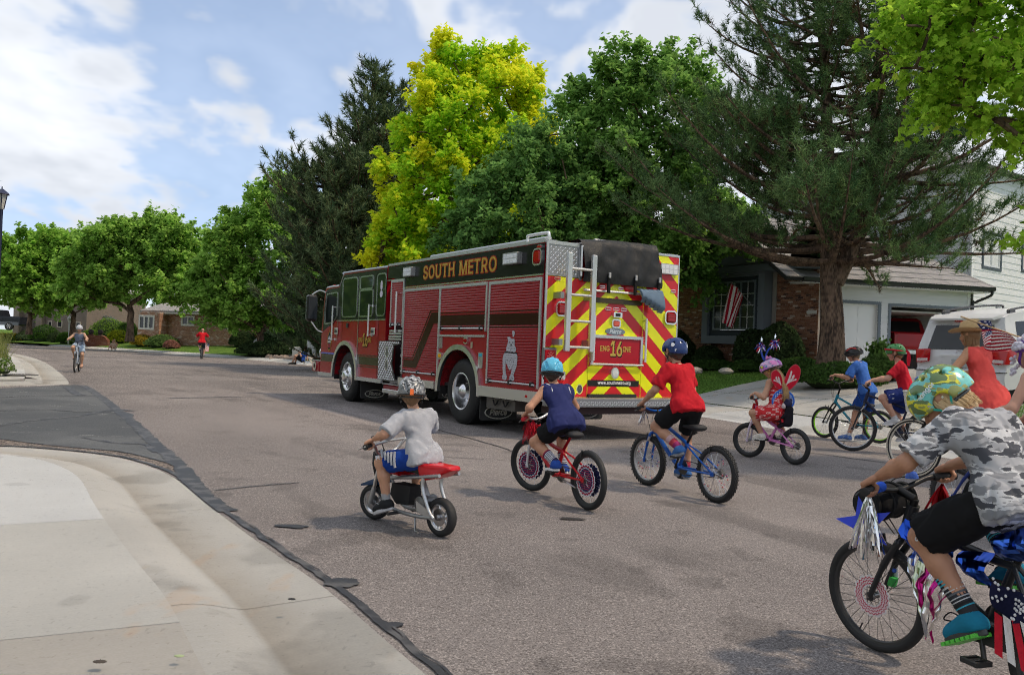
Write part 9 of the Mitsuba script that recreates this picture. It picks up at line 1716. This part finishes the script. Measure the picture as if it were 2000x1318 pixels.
part(sl,'post',tube([lm,lm+V(0,0,.5),lm+V(0,0,zt_-.36)],[.06,.045,.035],10),'m_plastic',(.012,.016,.045),smooth=50)
lk=part(sl,'lantern',lathe([(0,0),(.05,0),(.10,.27),(.10,.285),(.0,.29)],6,'z',c=lm+V(0,0,zt_-.36)),'m_glass',(.50,.50,.46),smooth=False);part(lk,'roof',lathe([(.15,.0),(.14,.02),(.05,.09),(.015,.11),(.012,.15),(0,.155)],6,'z',c=lm+V(0,0,zt_-.075)),'m_plastic',(.012,.016,.05),smooth=False)
for i in range(6):a_=i*PI/3;part(lk,'bar',tube([lm+V(.052*math.cos(a_),.052*math.sin(a_),zt_-.36),lm+V(.104*math.cos(a_),.104*math.sin(a_),zt_-.075)],.008,5),'m_plastic',(.012,.016,.05),smooth=60)
p=gpt(134,662);yl=thing('yard_lamp','thin white yard lamp post behind the cycling girl','lamp post');part(yl,'post',tube([p,p+V(0,0,2.0)],.06,8),'m_matte',(.6,.6,.58),smooth=60);part(yl,'lantern',lathe([(0,0),(.12,0),(.2,.35),(.22,.38),(.08,.55),(0,.58)],8,'z',c=p+V(0,0,2.0)),'m_glass',(.6,.6,.55),smooth=False)
bp0=gpt(188,681);ew=thing('entry_wall','low dark red brick entry wall with two ball finials','wall');u_=unit(V(*kerbR[-10]-kerbR[-14],0))if False else V(.8,-.55,0);s_=1670/bp0[1];
Wd=52/s_;part(ew,'wall',extrude(Polygon(catmull([(-Wd/2,0),(-Wd/2,.5),(-Wd*.42,.75),(-Wd*.27,.98),(-Wd*.1,.98),(0,.94),(Wd*.12,.98),(Wd*.27,.98),(Wd*.42,.75),(Wd/2,.5),(Wd/2,0)],4)),.45),'m_brickdark',None,plane_M(bp0+V(0,0,-.05),V(1,.0,0),V(0,0,1)),smooth=20)
for q in(-.18,.17):fk_=part(ew,'finial',ellipsoid(bp0+V(Wd*q,-.2,1.22),(.23,)*3,2),'m_matte',(.05,.04,.042),smooth=True);part(fk_,'base',lathe([(.0,0),(.2,0),(.2,.06),(.08,.1),(0,.1)],14,'z',c=bp0+V(Wd*q,-.2,.93)),'m_matte',(.10,.06,.05),smooth=30)
cb=gpt(608,692);cl_=thing('cluster_mailbox','tall grey cluster mail box with rows of doors behind the bumper','mailbox');s_=1670/cb[1];Hc=76/s_;Wc=18/s_;Mcb=plane_M(cb,V(1,.25,0),V(0,0,1));part(cl_,'cabinet',box(-Wc/2,Wc*1.1,.15,Hc,-.45,0,.02),'m_matte',(.42,.43,.44),Mcb);part(cl_,'pedestal',box(-.1,.35,-.2,.15,-.3,-.1),'m_matte',(.3,.3,.3),Mcb,smooth=False)
for i in range(8):part(cl_,'door',box(-Wc/2+.05,Wc*.32,.22+i*(Hc-.3)/8,.18+(i+1)*(Hc-.3)/8,0,.018),'m_matte',(.50,.51,.52),Mcb,smooth=False)
part(cl_,'notice',box(Wc*.42,Wc*1.0,Hc*.5,Hc*.93,0,.02),'m_matte',(.55,.56,.60),Mcb,smooth=False);part(cl_,'post',box(Wc*.45,Wc*.62,-.2,Hc*.55,.1,.25),'m_matte',(.10,.075,.055),Mcb,smooth=False)
for nm,x,y,w,h_,lab,c_ in(('utility_box',573,690,9,22,'larger pale utility cabinet behind the seated man',(.42,.43,.42)),('utility_box',563,690,6,19,'smaller pale utility cabinet left of the larger one',(.38,.39,.38)),('utility_box',585,692,7,12,'low green grey utility box right of the seated man',(.25,.32,.28))):
 p=gpt(x,y)+V(0,.8,0);s_=1670/p[1];put(uniq(nm),box(p[0]-w/s_,p[0]+w/s_,p[1],p[1]+.4,p[2]-.1,p[2]+h_/s_,.03),'m_matte',c_,smooth=30,label=lab,cat_='utility box')
p=gpt(502,684);s_=1670/p[1];mbx=thing('mailbox','white house shaped mail box on a dark post at the lawn edge','mailbox');wv=8/s_;part(mbx,'box',extrude(Polygon([(-wv,0),(wv,0),(wv,18/s_),(0,27/s_),(-wv,18/s_)]),.5,-.5),'m_matte',(.60,.60,.58),plane_M(p+V(0,0,10/s_),V(1,.1,0),V(0,0,1)),smooth=False);part(mbx,'roof',cat(box(-.02,1.25*wv,-.03,.02,-.55,.08)),'m_matte',(.5,.5,.5),plane_M(p+V(0,0,37.5/s_),V(.66,.07,-.75),V(.75,0,.66)),smooth=False);part(mbx,'post',box(-.12,.12,-.2,12/s_,-.35,-.1),'m_matte',(.02,.02,.02),plane_M(p,V(1,.1,0),V(0,0,1)),smooth=False)
for i,(x,y)in enumerate([(482,694),(490,690)]):p=gpt(x,y);s_=1670/p[1];put(uniq('stump'),cat(box(p[0]-6/s_,p[0]+6/s_,p[1],p[1]+.4,p[2]+.1,p[2]+5/s_,.02)),'m_matte',(.30,.25,.17),smooth=30,label=['weathered wooden block lying at the lawn edge, left one','weathered wooden block at the lawn edge, right one'][i],cat_='stump')
rng=np.random.default_rng(14);ms=[ellipsoid(GT(rng.uniform(522,620),rng.uniform(697,704))+V(0,0,.05),rng.uniform(.08,.2,3),1)for _ in range(110)];put(uniq('gravel'),cat(*ms),'m_matte',(.28,.22,.18),smooth=True,kind='stuff',label='reddish river stones along the kerb by the seated man')
fl2=thing('porch_flag','small faded flag hanging beside the far brick bungalow','flag');a,c=px_wall(476,640,fo,fd,fz);P0=(MF@V(a,c+.2,1.2,1))[:3];part(fl2,'pole',tube([P0+V(0,.3,-.6),P0+V(0,-.3,1.1)],.03,5),'m_matte',(.5,.5,.5),smooth=60)
gv=np.array([[P0+V(.3-.9*a_*.4+.1*math.sin(b_*6),-.3,1.0-1.5*a_+.2*b_)+V(-.55*b_,0,0)for b_ in np.linspace(0,1,6)]for a_ in np.linspace(0,1,8)]);part(fl2,'cloth',(gv.reshape(-1,3),np.array([[i*6+j,i*6+j+1,(i+1)*6+j+1,(i+1)*6+j]for i in range(7)for j in range(5)])),'m_flag',None,smooth=True,uv=np.array([[1-a_,b_]for a_ in np.linspace(0,1,8)for b_ in np.linspace(0,1,6)]))
# ---- far people
Ma,_=planeM((146,728),None,160,1.0);Ba=cycle('bicycle','white and blue bicycle ridden towards the camera at the far left',Ma,dict(wb=1.0,R=.30,r=.024,bb=(.40,.28),seat=(.18,.78),clamp=(.27,.60),ht=(.80,.80),hb=(.84,.68),bar=(.80,.98),barw=.62,rise=.04,sweep=.08,col=(.45,.52,.62),rim=(.3,.3,.3),crank=-1.9,cl=.14,nsp=16))
person('person','girl in grey tank top and cap cycling towards the camera',Ma,(.24,0,.86),(.33,0,1.25),(.38,0,1.38),.1,-.05,(Ba['grips'][0][0],Ba['grips'][1][0]),(foot_on(Ba['ped'][0],(1,0,-.2),.08),foot_on(Ba['ped'][1],(1,0,-.1),.08)),S=1.40,h=.016,skin=(.50,.30,.20),shirt={'type':'tank','col':(.14,.17,.24),'loose':1.0},shorts={'col':(.35,.45,.58),'len':.75},shoes={'col':(.5,.3,.22),'sole':(.1,.05,.04)},hair={'col':(.24,.15,.08),'low':.09},helmet={'type':'skate','col':(.45,.47,.52)},axis=(Ba['grips'][0][1],Ba['grips'][1][1]))
Mb_,_=planeM((396,700),(396.5,705),None,None)if False else planeM((395,700.5),None,-16,1.05);Bb=cycle('bicycle','dark bicycle ridden away from the camera down the street',Mb_,dict(wb=1.05,R=.34,r=.026,bb=(.44,.30),seat=(.20,.92),clamp=(.28,.72),ht=(.84,.90),hb=(.88,.76),bar=(.84,1.05),barw=.62,rise=.04,sweep=.05,col=(.02,.02,.022),rim=(.2,.2,.2),crank=1.5,cl=.16,nsp=16))
pm=person('person','bald man in a red T-shirt cycling away down the street',Mb_,(.22,0,.99),(.42,0,1.55),(.48,0,1.72),0,0,(Bb['grips'][0][0],Bb['grips'][1][0]),(foot_on(Bb['ped'][0],(1,0,-.1),.08),foot_on(Bb['ped'][1],(1,0,-.2),.08)),S=1.78,h=.016,skin=(.52,.30,.22),shirt={'type':'tee','col':(.52,.012,.02),'hem':-.05,'loose':1.05},shorts={'col':(.05,.055,.07),'len':.8},shoes={'col':(.1,.1,.11),'sole':(.3,.3,.3)},socks={'col':(.6,.6,.6),'h':.05},axis=(Bb['grips'][0][1],Bb['grips'][1][1]),elbow=(V(-.1,.8,-.3),V(-.1,-.8,-.3)))
bf=thing('bike_flag','small striped flag hanging at the side of the far bicycle','flag');gv=np.array([[V(.05+.05*math.sin(a_*5),-.22-.20*b_,.95-.50*a_)for b_ in np.linspace(0,1,5)]for a_ in np.linspace(0,1,7)]);part(bf,'cloth',(gv.reshape(-1,3),np.array([[i*5+j,i*5+j+1,(i+1)*5+j+1,(i+1)*5+j]for i in range(6)for j in range(4)])),'m_flag',None,Mb_,smooth=True,uv=np.array([[a_,b_]for a_ in np.linspace(0,1,7)for b_ in np.linspace(0,1,5)]));part(bf,'rod',tube([V(.0,-.2,.6),V(.05,-.22,1.0)],.012,5),'m_matte',(.4,.4,.4),Mb_,smooth=60)
so_=G(590,712);Mst=place_M(so_[0],so_[1],0.0,PI*.92+.35)
pst=person('person','man in a blue T-shirt and dark cap sitting on the kerb',Mst,(0,0,.24),(-.12,0,.72),(-.08,0,.90),.35,0,(V(.20,.18,.62),V(-.28,-.25,.14)),((V(.52,.12,.09),(1,.1,0)),(V(.40,-.16,.09),(1,-.1,0))),S=1.76,h=.016,skin=(.47,.27,.18),shirt={'type':'tee','col':(.02,.07,.34),'hem':-.02},shorts={'col':(.015,.015,.016),'len':.8},shoes={'col':(.03,.03,.03),'sole':(.03,.03,.03)},hair={'col':(.08,.05,.03)},knee=(V(.5,.2,1),V(.5,-.2,1)),fist=(True,False))
cpp=thing('cap','dark baseball cap on the man sitting on the kerb','cap');q=Soft(.012);q.ball(pst['head']+pst['u']*.04,.098,.02);q.cut(pst['head']+pst['u']*.03,-pst['u']);part(cpp,'shell',q.mesh(),'m_cloth',(.012,.012,.016),Mst,smooth=True);part(cpp,'peak',ellipsoid(pst['head']+pst['u']*.045+pst['f']*.13,(.09,.07,.012),1),'m_cloth',(.012,.012,.016),Mst,smooth=True)
def dog(name,label,M,k,col,dark):
 t=thing(name,label,'dog');q=Soft(.011);q.cone(V(.22,0,.36)*k,.105*k,V(-.20,0,.38)*k,.085*k,.05).cone(V(.24,0,.38)*k,.09*k,V(.36,0,.46)*k,.065*k,.05).cone(V(.38,0,.48)*k,.07*k,V(.50,0,.43)*k,.035*k,.03)
 for s in(1,-1):
  q.cone(V(.22,s*.06,.30)*k,.05*k,V(.22,s*.06,.16)*k,.032*k,.03).cone(V(.22,s*.06,.16)*k,.030*k,V(.225,s*.06,.03)*k,.024*k,.02).cone(V(.24,s*.06,.02)*k,.026*k,V(.26,s*.06,.02)*k,.02*k,.01)
  q.cone(V(-.18,s*.06,.32)*k,.065*k,V(-.14,s*.06,.20)*k,.042*k,.03).cone(V(-.14,s*.06,.20)*k,.036*k,V(-.23,s*.06,.12)*k,.026*k,.02).cone(V(-.23,s*.06,.12)*k,.026*k,V(-.215,s*.06,.03)*k,.022*k,.02).cone(V(-.21,s*.06,.02)*k,.025*k,V(-.18,s*.06,.02)*k,.02*k,.01)
 part(t,'body',q.mesh(),'m_cloth',col,M,smooth=True);q=Soft(.009);q.cone(V(-.25,0,.42)*k,.03*k,V(-.34,0,.55)*k,.022*k,.02).cone(V(-.34,0,.55)*k,.022*k,V(-.30,0,.64)*k,.012*k,.02);part(t,'tail',q.mesh(),'m_cloth',col,M,smooth=True)
 for s in(1,-1):part(t,'ear',ellipsoid(V(.36,s*.072,.49)*k,V(.035,.016,.055)*k,1),'m_cloth',dark,M,smooth=True)
 part(t,'nose',ellipsoid(V(.535,0,.435)*k,(.016*k,)*3,1),'m_plastic',(.01,.01,.01),M,smooth=True);part(t,'patch',ellipsoid(V(.02,0,.44)*k,V(.13,.075,.05)*k,2),'m_cloth',dark,M,smooth=True);part(t,'collar',tube([V(.31+.03*math.cos(a)*.6,.075*math.sin(a),.43-.07*math.cos(a)*.9)*k for a in np.linspace(0,2*PI,17)[:-1]],.012*k,5,closed=True),'m_cloth',(.35,.02,.03),M,smooth=60)
p=G(601,711);dog('dog','white and tan dog standing beside the seated man',place_M(p[0],p[1],0,PI-.15),1.0,(.58,.54,.48),(.30,.17,.08))
p=G(607,708);dog('dog','white shaggy dog nearer the fire engine bumper',place_M(p[0]+.35,p[1]+.3,0,.2),.85,(.62,.60,.56),(.40,.36,.30))
p=G(223,684);Mk=place_M(p[0],p[1],0,-PI/2+.3)
person('person','small child in tan shirt sitting at the kerb beside the brick pillars',Mk,(0,0,.20),(.0,0,.62),(.02,0,.78),0,-.1,(V(.25,.12,.40),V(.22,-.14,.42)),((V(.50,.14,.08),(1,0,0)),(V(.46,-.14,.08),(1,0,0))),S=1.35,h=.016,skin=(.52,.31,.22),shirt={'type':'tee','col':(.45,.26,.14)},shorts={'col':(.5,.46,.40),'len':.8},shoes={'col':(.55,.53,.5),'sole':(.6,.6,.6)},hair={'col':(.28,.17,.07),'low':.08},knee=(V(.4,.3,1),V(.4,-.3,1)))
p=G(212,684);Mk2=place_M(p[0]+.25,p[1]+.2,0,-PI/2)
person('person','second child with reddish hair sitting close left of the tan shirt',Mk2,(0,0,.18),(.04,0,.56),(.06,0,.71),.3,-.1,(V(.22,.14,.35),V(.22,-.14,.35)),((V(.48,.12,.08),(1,0,0)),(V(.44,-.16,.08),(1,0,0))),S=1.25,h=.016,skin=(.54,.33,.23),shirt={'type':'tee','col':(.55,.40,.30)},shorts={'col':(.55,.35,.22),'len':.7},shoes={'col':(.5,.4,.3),'sole':(.5,.5,.5)},hair={'col':(.33,.15,.05),'low':.08},knee=(V(.4,.3,1),V(.4,-.3,1)))
rng=np.random.default_rng(2)
for i,(x,y,s_)in enumerate([(350,1280,.012),(195,1291,.016),(570,1169,.012)]):p=G(x,y,.078);put(uniq('dead_leaf'),ellipsoid(p,(s_*1.6,s_,.004),1),'m_matte',[(.30,.36,.2),(.06,.05,.04),(.03,.03,.03)][i],smooth=True,label=['small pale green leaf lying on the near pavement slab','dark crumb of dirt on the near left pavement slab','dark speck lying on the near gutter pan'][i],cat_='litter')
